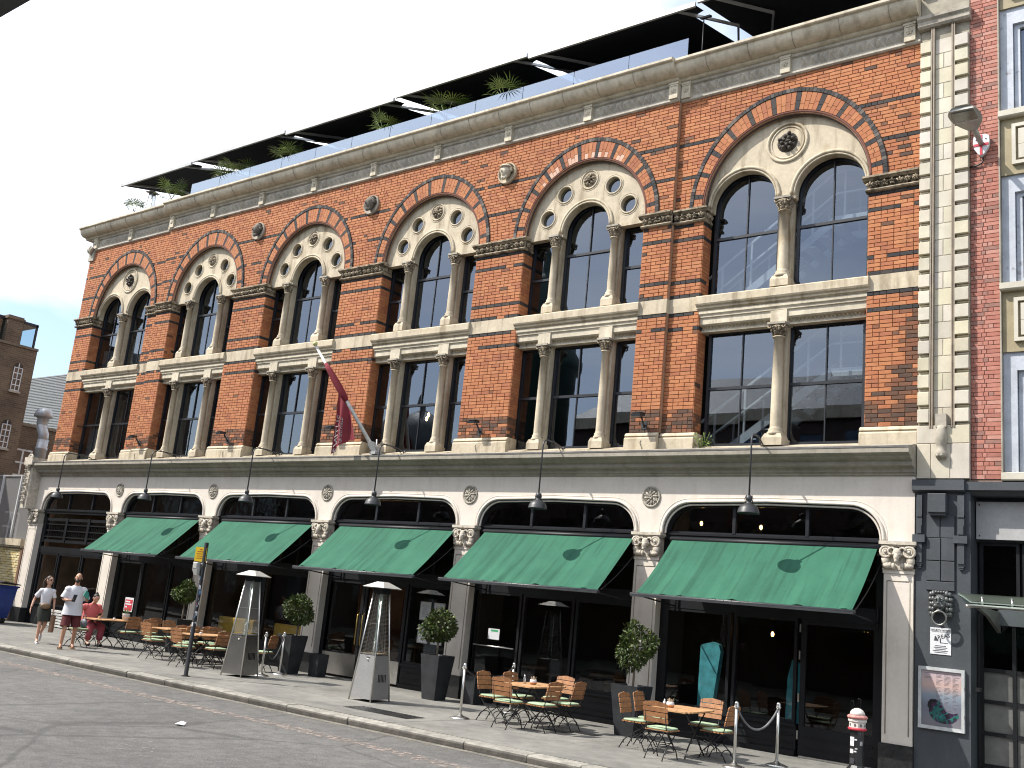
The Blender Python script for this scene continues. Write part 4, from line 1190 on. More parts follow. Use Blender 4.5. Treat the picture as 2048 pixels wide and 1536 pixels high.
# tall teal wing chair panel in right window
t = thing("booth_seat", "tall teal velvet booth end seen through right shop window", "seat", (-8.75, 0.36, 0.05))
m = MB(); P = [(-0.02, 0), (0.30, 0), (0.29, 0.6), (0.37, 1.25), (0.40, 1.5), (0.36, 1.62), (0.25, 1.66), (0.10, 1.62), (0.0, 1.58)]
m.prism(P, 0, 0.14); m.build("backrest", TEAL, t, False)
m = MB(); m.box(0.3, 1.5, 0.0, 0.5, 0.1, 0.42); m.prism([(1.5, 0), (1.85, 0), (1.85, 1.45), (1.75, 1.5), (1.68, 1.2), (1.66, 0.5), (1.5, 0.42)], 0, .14); m.build("seat", TEAL, t, False)
t = thing("back_bar", "lit back bar with bottles glimpsed under third awning", "bar", (-20.0, 2.6, 0.05))
m = MB(); 
for z in (1.0, 2.1, 2.55, 3.0): m.box(-1.0, 1.4, -.2, .2, z, z + .05)
m.box(-1.0, 1.4, .2, .25, 0, 3.4); m.build("shelf", mat("bar_timber", (0.25, 0.10, 0.03), 0.5), t, False)
m = MB(); r_ = random.Random(9)
for z in (2.15, 2.6):
    for k in range(22):
        x = -0.95 + k * 0.105; h = r_.uniform(.2, .3); m.lathe([(.03, z), (.033, z + h * .6), (.012, z + h * .75), (.012, z + h)], (x, 0, 0), 6)
m.build("bottle", mat("amber_bottle", (0.30, 0.13, 0.03), 0.2), t, False, kind='stuff')
m = MB(); m.box(-1.0, 1.4, .10, .14, 3.05, 3.09); m.box(-1, 1.4, .1, .14, 2.5, 2.53); m.build("shelf_lamp", WARM, t, False)
m = MB()
for x, y, z in ((-7.9, 1.6, 1.95), (-8.6, 3.0, 3.9), (-13.6, 2.0, 2.3), (-11.9, 3.2, 2.0), (-10.6, 2.6, 2.6), (-16.8, 3.0, 2.2), (-22.2, 2.8, 1.9), (-9.3, 1.2, 3.95), (-8.0, 1.1, 3.9), (-12.3, 4.4, 1.8)):
    m.ell((x, y, z), (0.03, 0.03, 0.045), 8, 6)
m.build("hanging_bulb", WARM, wh)
m = MB()            # tables and stools seen dimly inside
for x, y in ((-13.3, 1.4), (-11.6, 1.8), (-10.7, 1.3), (-22.3, 1.7), (-25.0, 1.4), (-17.7, 2.5)):
    m.lathe([(.38, .74), (.38, .77)], (x, y, 0), 16); m.lathe([(.04, .05), (.04, .74)], (x, y, 0), 8); m.lathe([(.22, .05), (.2, .08)], (x, y, 0), 12)
    for k in range(2):
        m.lathe([(.17, .62), (.17, .66)], (x + .55 * (1 - 2 * k), y + .1, 0), 12)
        for a in range(4): m.tube([(x + .55 * (1 - 2 * k) + .1 * math.cos(a * 1.57), y + .1 + .1 * math.sin(a * 1.57), .62), (x + .55 * (1 - 2 * k) + .19 * math.cos(a * 1.57), y + .1 + .19 * math.sin(a * 1.57), .05)], .012, 5)
m.build("dining_furniture", mat("dim_timber", (0.12, 0.07, 0.04), 0.6), wh, kind='stuff')
# signs on the glass
PAPER = mat("paper", (0.62, 0.63, 0.66), 0.7, var=0.05)
PRINT = mat("print_ink", (0.05, 0.05, 0.06), 0.7)
def sheet(x0, x1, z0, z1, y, label, nm="menu_sheet", cat="menu", group=None):
    m = MB(); m.box(x0, x1, y - .004, y, z0, z1)
    o = m.build(nm, PAPER); tag(o, label, cat, group)
    t = MB(); r_ = random.Random(int(-x0 * 31 + z0 * 17))
    k = z1 - 0.05
    while k > z0 + .03:
        w = (x1 - x0) * r_.uniform(.35, .8); t.box(x0 + (x1 - x0 - w) / 2, x0 + (x1 - x0 + w) / 2, y - .006, y - .0045, k, k + .005); k -= .022
    t.build("print", PRINT, o, kind='stuff')
    f = MB(); f.plate([(x0 - .02, z0 - .02), (x1 + .02, z0 - .02), (x1 + .02, z1 + .02), (x0 - .02, z1 + .02)], [[(x0, z0), (x1, z0), (x1, z1), (x0, z1)]], y - .008, y + .004)
    f.build("frame", STEEL, o)
for (x0, z0, lab) in ((-15.58, 1.53, "upper left menu sheet framed on the shop window left of potted bay tree"), (-15.17, 1.53, "upper right menu sheet framed on shop window, partly hidden by bay tree"),
                      (-15.58, 1.03, "lower left menu sheet framed on the shop window left of potted bay tree"), (-15.17, 1.03, "lower right menu sheet framed on shop window behind the bay tree leaves")):
    sheet(x0, x0 + .28, z0, z0 + .36, YF + .03, lab, group="menu sheets on the shop window")
RED = mat("red_print", (0.50, 0.03, 0.05), 0.6, var=0.05)
m = MB(); m.box(-27.15, -26.72, YF - .004, YF - .001, 0.79, 1.19); sg = m.build("window_notice", PAPER)
tag(sg, "red and white notice board on the dark door behind the seated woman", "notice")
m = MB(); m.box(-27.12, -26.75, YF - .008, YF - .0045, 0.82, 1.13); m.build("red_panel", RED, sg)
m = MB()
for z, w in ((1.05, .22), (.98, .30), (.90, .1)): m.box(-27.09, -27.09 + w, YF - .011, YF - .0085, z, z + .04)
m.build("print", PAPER, sg)
m = MB(); m.box(-13.60, -13.30, YF + .024, YF + .028, 1.28, 1.50); sg = m.build("window_notice", PAPER)
tag(sg, "small white notice with green heading inside the glass behind the six chair table", "notice")
m = MB(); m.box(-13.53, -13.34, YF + .0215, YF + .0238, 1.44, 1.48); m.build("green_heading", mat("green_print", (0.05, 0.35, 0.15), .6), sg)
m = MB()
m.tube([(-13.92, YF - .05, 1.14), (-12.85, YF - .05, 1.14)], 0.014, 8)
for x in (-13.85, -12.92): m.tube([(x, YF - .05, 1.14), (x, YF + .01, 1.14)], 0.01, 6)
m.build("push_bar", STEEL_P, wh)

# ================================================================== awnings
def awning(x0, x1, label):
    t = thing("green_awning", label, "awning", (x0, -0.08, 3.5), 0, "green awnings over the shop windows")
    W = x1 - x0; nx, ny = 48, 12; D, H = 1.19, 1.08
    m = MB(); r_ = random.Random(int(-x0 * 10)); ph = [r_.uniform(0, 6.28) for _ in range(5)]
    def P(u, v):
        x = u * W; y = -D * v; z = -H * v
        sag = -0.035 * math.sin(PI * v)
        rip = 0.028 * v * math.sin(u * 58 + ph[0] + 2.5 * math.sin(u * 9 + ph[1])) + 0.012 * v * math.sin(u * 23 + ph[2]) * math.sin(PI * v * .5)
        fold = 0.020 * math.sin(u * 6.2 + ph[3] + v * 1.2) * math.sin(PI * v)
        return (x, y, z + sag + rip + fold)
    sh = [(1, 1, 1)] 
    for side, off in ((0, 0), (1, -0.006)):
        V = [(p[0], p[1], p[2] + off) for v in range(ny + 1) for u in range(nx + 1) for p in [P(u / nx, v / ny)]]
        m._add(V, [(v * (nx + 1) + u, v * (nx + 1) + u + 1, (v + 1) * (nx + 1) + u + 1, (v + 1) * (nx + 1) + u) for v in range(ny) for u in range(nx)], True)
    c = m.build("canopy", AWN, t, False)
    s = MB(); s.cur = (.70, .74, .74)
    for u in (0.27, 0.52, 0.77):                   # stitched seams
        pts = [P(u, v / 14) for v in range(15)]
        s.tube([(p[0], p[1], p[2] + .002) for p in pts], 0.005, 4)
    s.build("seam", AWN, c)
    d = MB()
    for k in range(9):
        u, v = r_.uniform(.05, .95), r_.uniform(.1, .8); p = P(u, v)
        if r_.random() < .75:
            rr = r_.uniform(.006, .018); d.ell((p[0], p[1], p[2] + .006), (rr, rr * 1.6, .004), 6, 3)
    d.build("bird_dropping", PAPER, c, kind='stuff')
    b = MB(); b.tube([(-0.12, -D - .01, -H - .015), (W + 0.06, -D - .01, -H - .015)], 0.028, 8); b.box(-.10, W + .04, -D - 0.045, -D - .005, -H - .055, -H - .02)
    b.build("front_bar", LAMPG, t, False)
    v = MB(); n = 26
    for k in range(n): v.ell((W * (k + .5) / n, -D - .030, -H + .002), (.010, .008, .008), 6, 3)
    v.build("lacing", GREYP, t, False, kind='stuff')
    b = MB(); b.tube([(-.05, 0.02, .0), (W + .05, .02, .0)], 0.05, 10); b.box(-.05, W + .05, .03, .14, -.06, .06); b.build("roller", BLACK, t, False)
    for x in (0.04, W - 0.04):
        a = MB(); a.tube([(x, 0.2, -1.22), (x, -D * .98, -H - .03)], 0.014, 6); a.tube([(x, .18, -.95), (x, .18, -1.3)], .02, 6)
        a.build("arm", BLACK, t, False)
    ch = MB(); pts = [Vector((W + .02, .12, -.25)) + (Vector((W + .02, -D * .9, -H * .98)) - Vector((W + .02, .12, -.25))) * k / 20 for k in range(21)]
    ch.tube([(p.x, p.y, p.z - 0.05 * math.sin(PI * k / 20)) for k, p in enumerate(pts)], .010, 5); ch.build("chain", IRON, t, False)
awning(-27.40, -23.84, "leftmost green canvas awning, above the seated woman")
awning(-22.82, -19.23, "second green awning from left, in front of the orange lit bar")
awning(-18.23, -14.60, "middle green awning, with flag shadow on it, above steel door plates")
awning(-13.74, -10.06, "fourth green awning from left, above the table for six")
awning(-9.22, -5.43, "largest green awning, nearest to the red and white bollard")

# ================================================================== swan-neck lamps
LX = [-29.95, -25.25, -20.8, -16.3, -11.74, -7.31]
def lamp_proto():
    t = thing("swan_neck_lamp", "black dome lamp", "lamp", (0, 0, 5.15))
    b = MB(); b.tube([(-.28, .10, .14), (-.24, -.05, .17), (-.12, -.45, .18), (-.03, -.85, .16), (0, -0.97, .10), (0, -1.0, .02), (0, -1.0, -.95)], 0.016, 8)
    b.ell((-.28, .10, .14), (.05, .03, .05), 8, 5)
    b.tube([(-.27, .0, .10), (-.06, -.6, .17)], 0.008, 6)
    b.build("bracket", LAMPG, t, False)
    s = MB(); s.lathe([(.018, -.93), (.05, -.95), (.055, -1.02), (.04, -1.04), (.05, -1.07), (.085, -1.085), (.14, -1.125), (.175, -1.18), (.185, -1.235), (.19, -1.245), (.182, -1.245), (.165, -1.18), (.10, -1.12), (.03, -1.09)], (0, -1.0, 0), 24)
    s.build("shade", LAMPG, t, False)
    for sg in (-1, 1):
        y = MB(); y.tube([(sg * .05, -1.0, -.93), (sg * .075, -1.0, -1.0), (sg * .06, -1.0, -1.07)], .008, 5)
        y.build("yoke", LAMPG, t, False)
    return t
lp = lamp_proto()
LL = ["black dome lamp hanging before the end bay without an awning", "black dome lamp hanging above the leftmost green awning", "black dome lamp hanging above second green awning from left",
      "black dome lamp hanging above the middle awning, under the flag pole foot", "black dome lamp hanging above fourth green awning from left", "black dome lamp hanging above the largest nearest green awning"]
for k, x in enumerate(LX):
    o = lp if k == 0 else copy_tree(lp)
    o.location = (x, 0, 5.15); tag(o, LL[k], "lamp", "swan neck lamps along the shop cornice")
# floodlights on the plinths
fl = thing("floodlight", "f", "floodlight", (0, 0, 0))
b = MB(); b.obox((0, -.26, .02), (1, 0, 0), (0, .95, .2), (0, -.2, .95), .10, .10, .03); b.box(-.115, .115, -.33, -.16, .05, .062)
b.build("lamp_head", LAMPG, fl, False)
b = MB(); b.tube([(0, .0, -.18), (0, -.05, -.1), (0.02, -.16, .0)], .02, 6); b.box(-.06, .06, -.01, .0, -.22, -.06); b.build("bracket", LAMPG, fl, False)
b = MB(); b.tube([(0, -.005, -.2), (.03, -.03, -.35), (-.02, -.09, -.5), (.05, -.10, -.66)], .006, 5); b.build("cable", IRON, fl, False)
for k, (x, lab) in enumerate([(-27.6, "black floodlight on brick pier beside the two light end window"), (-23.3, "black floodlight on second brick pier from the left"), (-18.85, "black floodlight on the brick pier behind the maroon flag"),
                              (-14.25, "black floodlight on brick pier to the right of the flagpole"), (-10.05, "black floodlight on the wide brick pier, nearest to the right end")]):
    o = fl if k == 0 else copy_tree(fl)
    o.location = (x, 0, 5.86); tag(o, lab, "floodlight", "floodlights on the brick piers")

# ================================================================== flagpole and flag
fp = thing("flagpole", "white flagpole leaning out from the cornice ledge", "flagpole", (-17.2, -0.25, 5.25))
b = MB(); tip = Vector((-1.55, -0.95, 2.5)); b.tube([(0, 0, 0), tip * .5, tip], [0.05, 0.042, 0.03], 12); b.build("pole", mat("white_pole", (0.6, 0.59, 0.57), .5), fp, False)
b = MB(); b.ell(tip + Vector((-.02, -.01, .05)), (.06, .06, .065), 12, 8); b.build("finial", mat("pale_gilt", (0.5, 0.5, 0.2), .4), fp, False)
b = MB(); b.box(-.09, .09, -.1, .2, -.06, .0); b.obox((-.03, -.02, .08), tip.normalized(), (0, 1, 0), tip.normalized().cross(Vector((0, 1, 0))), .16, .07, .07); b.tube([(.08, -.05, .05), (.02, -.02, .3)], .02, 6); b.build("socket", ALU, fp, False)
flm = mat("maroon_flag", (0.18, 0.014, 0.024), 0.85, var=0.12, scale=4, bump=0.1, bscale=20)
# flag wound round the pole at the top, hanging free below
fg = thing("flag", "maroon flag with white lettering drooping from the flagpole", "flag", (-17.2, -0.25, 5.25))
b = MB(); d = tip.normalized()
b.tube([tip * .83, tip * .76, tip * .68, tip * .6, tip * .53, tip * .47], [.045, .07, .085, .09, .085, .05], 10)
P0 = tip * .60; P1 = tip * .40
nu, nv = 14, 20
G = []
for v in range(nv + 1):
    for u in range(nu + 1):
        s = u / nu; q = v / nv
        top = P0 + (P1 - P0) * s
        zb = -0.12 + 0.30 * min(1.0, s * 1.6) + (0.05 if s > .6 else 0)
        bot = Vector((P0.x - 0.05 + 0.68 * s, P0.y + 0.02 + (P1.y - P0.y) * s, zb))
        p = top + (bot - top) * q
        p.y += 0.07 * math.sin(s * 10.5 + .5) * min(1, q * 2.2)
        p.x += 0.02 * math.sin(s * 8 + 1) * q
        G.append(p)
b._add(G, [(v * (nu + 1) + u, v * (nu + 1) + u + 1, (v + 1) * (nu + 1) + u + 1, (v + 1) * (nu + 1) + u) for v in range(nv) for u in range(nu)], True)
b.build("cloth", flm, fg, False)
def fpnt(s, q): 
    i = min(nu, max(0, s * nu)); j = min(nv, max(0, q * nv)); u0, v0 = int(min(nu - 1, i)), int(min(nv - 1, j)); fu, fv = i - u0, j - v0
    g = lambda u, v: G[v * (nu + 1) + u]
    return (g(u0, v0) * (1 - fu) + g(u0 + 1, v0) * fu) * (1 - fv) + (g(u0, v0 + 1) * (1 - fu) + g(u0 + 1, v0 + 1) * fu) * fv
for txt, s0, size in (("SMITHS", 0.12, 0.30), ("OF SMITHFIELD", 0.42, 0.125)):
    me = text_mesh(txt, size); me.materials.clear(); me.materials.append(mat("white_print", (.62, .6, .6), .8))
    L = 0.66
    for vtx in me.vertices:      # text runs up the cloth
        q = 0.70 - vtx.co.x * 0.62; s = s0 + 0.04 - vtx.co.y * 0.0 + (0.5 * 0 - vtx.co.y) * 1.1
        p = fpnt(max(0, min(1, s)), max(0, min(1, q))); n = Vector((0, -0.006, 0)); vtx.co = p + n
    o = bpy.data.objects.new("lettering", me); COL.objects.link(o); o.parent = fg

# ================================================================== roof terrace
bal = thing("glass_balustrade", "tinted glass balustrade along the roof edge above the cornice", "balustrade", (-18.7, 0.45, 13.5))
x = -27.8
while x < -9.8:
    w = 1.5 if x + 1.5 < -9.75 else -9.72 - x
    m = MB(); m.box(x + .008, x + w - .008, .35, .366, 13.52, 14.37); m.build("glass_panel", GLASS_B, bal)
    x += w
m = MB(); m.box(-27.8, -9.72, .33, .39, 13.48, 13.56); m.build("base_rail", ALU, bal)
tv = thing("roof_terrace_pavilion", "dark glazed terrace pavilion behind the awnings on the warehouse roof", "pavilion", (-18, 4, 13.3))
m = MB(); m.box(-27.5, XR, 4.0, 8.5, 13.3, 16.0); m.build("wall", BLACK, tv)
for k in range(9):
    m = MB(); m.box(-27.2 + k * 2.45, -25.0 + k * 2.45, 3.97, 3.99, 13.5, 15.5); m.build("window", GLASS_U, tv)
lab = ["leftmost dark roof awning, open at the building's left corner", "second dark roof awning from the left, over palms", "third dark roof awning from the left, above carved heads", "fourth dark roof awning from left, with two palms below", "fifth dark roof awning, partly above the glass balustrade end", "rightmost dark roof awning, running out of the picture top"]
AX = [-32.45, -28.2, -23.5, -18.92, -14.36, -9.74, -5.15]
for k in range(6):
    x0, x1 = AX[k], AX[k + 1]; W = x1 - x0
    t = thing("roof_awning", lab[k], "awning", (x0, 0.45, 15.25), 0, "dark retractable awnings on the roof")
    dz = 0.07 * (k % 2)
    m = MB(); D, H = 3.4, 0.80
    a0 = 0.04; a1 = W - 0.36
    m._add([(a0, .03, dz), (W - .04, .03, dz), (W - .04, .45, dz + .1), (a1, .6, dz + .14), (a1, D, dz + H), (a0, D, dz + H)], [(0, 1, 2, 3, 4, 5)])
    m.build("canopy", AWN_D, t, False)
    m = MB(); m.box(0.03, W - .03, 0, .06, dz - .05, dz + .06); m.build("front_bar", ALU, t, False)
    for ax in (0.35, W - .5):
        m = MB(); m.bar((ax, .05, dz), (ax + .75, 1.6, dz + .28), .05, .06); m.bar((ax + .75, 1.6, dz + .28), (ax, 3.2, dz + .70), .05, .06); m.build("arm", ALU, t, False)
    m = MB(); m.box(0, W, D - .1, D + .1, dz + H - .1, dz + H + .1); m.build("cassette", ALU, t, False)
# palms
def palm(x, y, z, h, n, seed, label):
    r_ = random.Random(seed)
    t = thing("palm_plant", label, "palm", (x, y, z), r_.uniform(0, 6), "fan palms on the roof terrace")
    m = MB(); m.lathe([(.18, 0), (.22, .4), (.2, .4)], (0, 0, 0), 12); m.build("pot", ZINC, t, False)
    m = MB(); m.tube([(0, 0, .3), (0.02, 0, .3 + h * .4)], [.05, .035], 7); m.build("trunk", BARK, t, False)
    for k in range(n):
        a = 2 * PI * k / n + r_.uniform(-.3, .3); e = r_.uniform(.25, 1.2)
        base = Vector((0, 0, .3 + h * .4)); d = Vector((math.cos(a) * math.cos(e), math.sin(a) * math.cos(e), math.sin(e)))
        hub = base + d * r_.uniform(.3, .5) * h
        f = MB(); g = r_.uniform(.75, 1.5); f.cur = (g, g, g * .8)
        f.tube([base, hub], .008, 4)
        s = d.cross(Vector((0, 0, 1))); s.normalize(); up = s.cross(d)
        for b_ in range(13):
            th = -1.75 + 3.5 * b_ / 12
            dr = (d * math.cos(th) + s * math.sin(th)).normalized(); L = h * r_.uniform(.34, .5)
            wv = dr.cross(up).normalized() * .016
            mid = hub + dr * L * .55; end = hub + dr * L - Vector((0, 0, L * .22))
            f._add([hub, mid + wv, end, mid - wv], [(0, 1, 2, 3)])
        f.build("frond", PALM, t, False)
for x, zt, h, n, sd, lb in ((-31.6, 13.5, .9, 9, 1, "pale fan palm at the far left corner of the roof"), (-29.4, 13.5, 1.15, 12, 2, "dark fan palm right of the roof heater"), (-26.55, 13.55, 1.1, 9, 3, "fan palm at the left end of the glass balustrade"), (-25.7, 13.55, 1.15, 8, 31, "spreading fan palm second along the glass balustrade"),
                            (-23.3, 13.55, 1.15, 11, 4, "bright fan palm under the second roof awning"), (-19.35, 13.55, 1.1, 9, 5, "fan palm under third roof awning above a carved head"), (-17.1, 13.55, 1.2, 10, 6, "tall dark fan palm where third and fourth roof awnings meet"), (-15.1, 13.5, 1.2, 10, 7, "broad fan palm rightmost behind the glass balustrade")):
    palm(x, 0.68, zt + .05, h * 0.95, max(7, n - 2), sd, lb)
sl = thing("terrace_light", "thin black light post at right end of the glass balustrade", "light", (-9.6, .6, 13.5))
m = MB(); m.tube([(0, 0, 0), (0, 0, 1.4)], .014, 6); m.build("post", BLACK, sl, False)
m = MB(); m.obox((.06, -.03, 1.42), (1, 0, 0), (0, .9, .3), (0, -.3, .9), .12, .06, .02); m.build("lamp_head", BLACK, sl, False)
# ================================================================== neighbour building on the right
nb = thing("corner_office_building", "pink brick building with pale quoined pier and charcoal painted ground floor", "building", (-2, 0, 0))
XN = -4.85
FAI = mat("pale_faience", (0.50, 0.465, 0.385), 0.5, var=0.10, scale=2.5, fine=0.08, tint=True, streak=(0.35, (0.75, 0.7, 0.6)))
FAIB = mat("faience_bed", (0.30, 0.27, 0.21), 0.8)
m = MB(); m.box(XN, -4.03, 0.07, 0.5, 4.62, 15.5); m.box(-4.63, -4.28, 0.055, .08, 4.65, 13); pier = m.build("quoined_pier", FAIB, nb)
rq = random.Random(4)
def fblock(x0, x1, y, z0, z1, d=0.1, nm="faience_block"):
    m = MB(); t = rq.uniform(.88, 1.08); m.cur = (t, t * rq.uniform(.97, 1.0), t * rq.uniform(.85, 1.02)); m.bevbox(x0, x1, y, y + d, z0, z1, .008); m.build(nm, FAI, pier)
k = 0; z = 5.55
while z < 15.3:
    top = 12.86
    if z + .29 <= top or z > 13.3:
        # alternating stretcher / pair of stones in the centre panel
        if k % 2: fblock(-4.60, -4.31, .05, z + .003, z + .292)
        else: fblock(-4.60, -4.458, .05, z + .003, z + .292); fblock(-4.452, -4.31, .05, z + .003, z + .292)
        for x0, x1 in ((XN + .01, -4.655), (-4.255, -4.035)):
            fblock(x0, x1, -.02, z + .04, z + .262, .1)
            fblock(x0 + .012, x1 - .012, .035, z + .265, z + .292, .06)
            fblock(x0 + .012, x1 - .012, .035, z + .003, z + .037, .06)
    z += .295; k += 1
m = MB()
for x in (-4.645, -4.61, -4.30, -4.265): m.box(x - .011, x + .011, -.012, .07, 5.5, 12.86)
m.build("panel_moulding", mat("brown_faience", (.26, .21, .155), .6), pier)  # mouldings in a darker brown than the faience blocks
for x0, x1 in ((XN, -4.45), (-4.445, -4.03)): fblock(x0, x1, .0, 5.24, 5.54); 
for x0, x1 in ((XN, -4.63), (-4.625, -4.33), (-4.325, -4.03)): fblock(x0, x1, .0, 4.66, 5.235)
m = MB(); m.sweepx([(.1, 12.86), (-.03, 12.86), (-.06, 12.9), (-.06, 12.98), (-.10, 13.02), (-.10, 13.08), (.1, 13.12)], XN - .03, -4.0); m.build("pier_capital", STONE_D, pier)
m = MB(); m.box(-4.54, -4.37, -.07, .06, 5.5, 5.72); m.lathe([(.085, 5.0), (.10, 5.08), (.07, 5.12), (.075, 5.2), (.095, 5.25), (.095, 5.42), (.075, 5.46), (.075, 5.52)], (-4.455, -.02, 0), 12)
for a in range(6): m.ell((-4.455 + .06 * math.cos(a), -.03 + .06 * math.sin(a), 5.03), (.035, .035, .035), 6, 4)
m.build("drop_ornament", STONE_D, pier)
# pink brick strip
PBR = mat("pink_brick", (1, 1, 1), 0.85, var=0.08, scale=2.0, fine=0.2, bump=0.2, bscale=60, tint=True)
m = MB(); m.box(-4.03, -3.57, .10, .5, 4.62, 15.5); pk = m.build("brick_strip", mat("pink_mortar", (.22, .15, .12), .9), nb)
PC = [(.43, .175, .13), (.46, .20, .15), (.40, .155, .115), (.44, .19, .145), (.36, .145, .11), (.48, .24, .19), (.29, .15, .12)]
z = 4.66; k = 0; many = MB(); cnt = 0; pc = {}
while z < 15.4:
    xs = (-4.03, -3.82, -3.575) if k % 2 == 0 else (-4.03, -3.965, -3.86, -3.79, -3.575) if k % 4 == 1 else (-4.03, -3.99, -3.84, -3.76, -3.68, -3.575)
    for a, b2 in zip(xs[:-1], xs[1:]):
        col = rq.choice(PC)
        if cnt < 300 and z < 13.2:
            key = (round(b2 - a, 3), col)
            if key not in pc:
                q = MB(); q.cur = col; q.bevbox(.004, b2 - a - .004, 0, .03, .0035, .0675, .004); pc[key] = q.mesh("brick", PBR)
            o = bpy.data.objects.new("brick", pc[key]); COL.objects.link(o); o.parent = pk; o.location = Vector((a, .086, z)) - nb.location; cnt += 1
        else:
            many.cur = col; many.bevbox(a + .004, b2 - .004, .086, .116, z + .0035, z + .0675, .004)
    z += .0712; k += 1
many.build("brickwork", PBR, pk, kind='stuff')
# windows and spandrels right of it
WF = mat("pale_grey_window_paint", (.42, .45, .50), .6, var=.12, scale=4, patch=(5, .6, (.35, .3, .28), .8))
m = MB(); m.box(-3.57, 6.0, .42, .6, 4.62, 15.5); m.box(-3.565, -3.545, .0, .42, 4.62, 15.5); m.build("wall", STONE_D, nb)
for (zs, zt) in ((4.62, 6.72), (7.74, 9.78), (10.8, 12.9)):
    s = MB(); x = -3.56
    while x < 5.8:
        s.sweepx([(.42, zs - .0), (-.04, zs), (-.06, zs + .02), (-.06, zs + .12), (.1, zs + .16), (.42, zs + .16)], x + .003, x + .72); x += .726
    s.build("window_sill", FAI, nb)
    for wx in range(3):
        x0 = -3.54 + wx * 3.1; x1 = x0 + 2.9
        f = MB(); f.box(x0, x1, .10, .3, zt - .30, zt); f.box(x0, x0 + .20, .10, .3, zs + .16, zt - .30)
        f.plate([(x0 + .21, zs + .16), (x1, zs + .16), (x1, zt - .30), (x0 + .21, zt - .30)], [[(x0 + .30, zs + .24), (x1 - 1.4, zs + .24), (x1 - 1.4, zt - .37), (x0 + .30, zt - .37)], [(x1 - 1.3, zs + .24), (x1 - .1, zs + .24), (x1 - .1, zt - .37), (x1 - 1.3, zt - .37)]], .16, .26)
        o = f.build("window", WF, nb)
        pane("pane", x0 + .30, x1 - 1.4, zs + .24, zt - .37, .22, o, GLASS_U); pane("pane", x1 - 1.3, x1 - .1, zs + .24, zt - .37, .22, o, GLASS_U)
        b = MB(); z = zs + .26
        while z < zt - .4: b.box(x0 + .3, x1 - .1, .30, .33, z, z + .02); z += .032
        b.build("venetian_blind", mat("blind_slats", (.17, .20, .24), .6), o, kind='stuff')
for (zb, zt) in ((6.72, 7.74), (9.78, 10.8), (12.9, 15.5)):
    m = MB(); m.box(-3.54, 6.0, .06, .42, zb, zt)
    sp = m.build("spandrel", mat("ochre_faience", (.30, .25, .145), .6, var=.15, scale=4), nb)
    x = -3.36
    while x < 5.5:
        m = MB(); m.plate([(x, zb + .16), (x + 1.4, zb + .16), (x + 1.4, zt - .13), (x, zt - .13)], [[(x + .06, zb + .22), (x + 1.34, zb + .22), (x + 1.34, zt - .19), (x + .06, zt - .19)]], -.0, .06)
        m.box(x + .10, x + .68, .01, .07, zb + .26, (zb + zt) / 2 - .003); m.box(x + .69, x + 1.30, .01, .07, zb + .26, (zb + zt) / 2 - .003)
        m.box(x + .10, x + .5, .01, .07, (zb + zt) / 2 + .003, zt - .23); m.box(x + .51, x + 1.30, .01, .07, (zb + zt) / 2 + .003, zt - .23)
        m.build("faience_panel", FAI, sp); x += 1.6
# charcoal ground floor
m = MB(); m.box(XN + .0, -4.02, .0, .5, 0, 4.45); m.box(-4.02, 6, .42, .6, 3.7, 4.62)
gp = m.build("painted_pier", GREYP, nb)
m = MB(); m.sweepx([(.4, 4.42), (.0, 4.42), (-.06, 4.44), (-.10, 4.46), (-.10, 4.63), (.4, 4.66)], XN - .04, -4.09); m.sweepx([(.4, 4.40), (.06, 4.40), (.0, 4.46), (-.05, 4.47), (-.05, 4.60), (.4, 4.63)], -4.088, 6.0)
m.build("shop_cornice", GREYP, nb)
gj = MB()
for x0, x1, z0, z1 in ((-4.68, -4.46, 3.34, 3.70), (-4.455, -4.245, 3.34, 3.70), (-4.68, -4.47, 3.70, 4.06), (-4.465, -4.245, 3.70, 4.06), (-4.68, -4.46, 3.02, 3.335), (-4.455, -4.245, 3.02, 3.335), (-4.68, -4.245, 2.87, 3.015)):
    m = MB(); m.bevbox(x0 + .003, x1 - .003, -.03, .02, z0 + .003, z1 - .003, .006); m.build("pier_block", GREYP, gp)
m = MB(); m.bevbox(-4.63, -4.35, -.16, .02, 4.09, 4.40, .01); m.box(-4.62, -4.36, -.13, .02, 4.05, 4.09); m.build("key_block", GREYP, gp)
for xa, xb in ((XN + .02, -4.74), (-4.21, -4.10)):
    m = MB()
    m.box(xa + .01, xb, -.06, .0, 3.75, 4.38); m.box(xa + .02, xb - .01, -.075, -.06, 3.76, 3.90); m.box(xa + .01, xb, -.075, .0, 4.03, 4.06)
    m.box(xa - .05, xb + .05, -.09, .0, 3.62, 3.74)
    m.box(xa + .01, xb, -.065, .0, 3.30, 3.62); m.box(xa + .0, xb + .01, -.05, 0, 3.27, 3.30); m.box(xa + .02, xb - .01, -.045, 0, 3.24, 3.27); m.box(xa + .03, xb - .02, -.035, 0, 3.21, 3.24)
    m.build("strap_bracket", GREYP, gp)
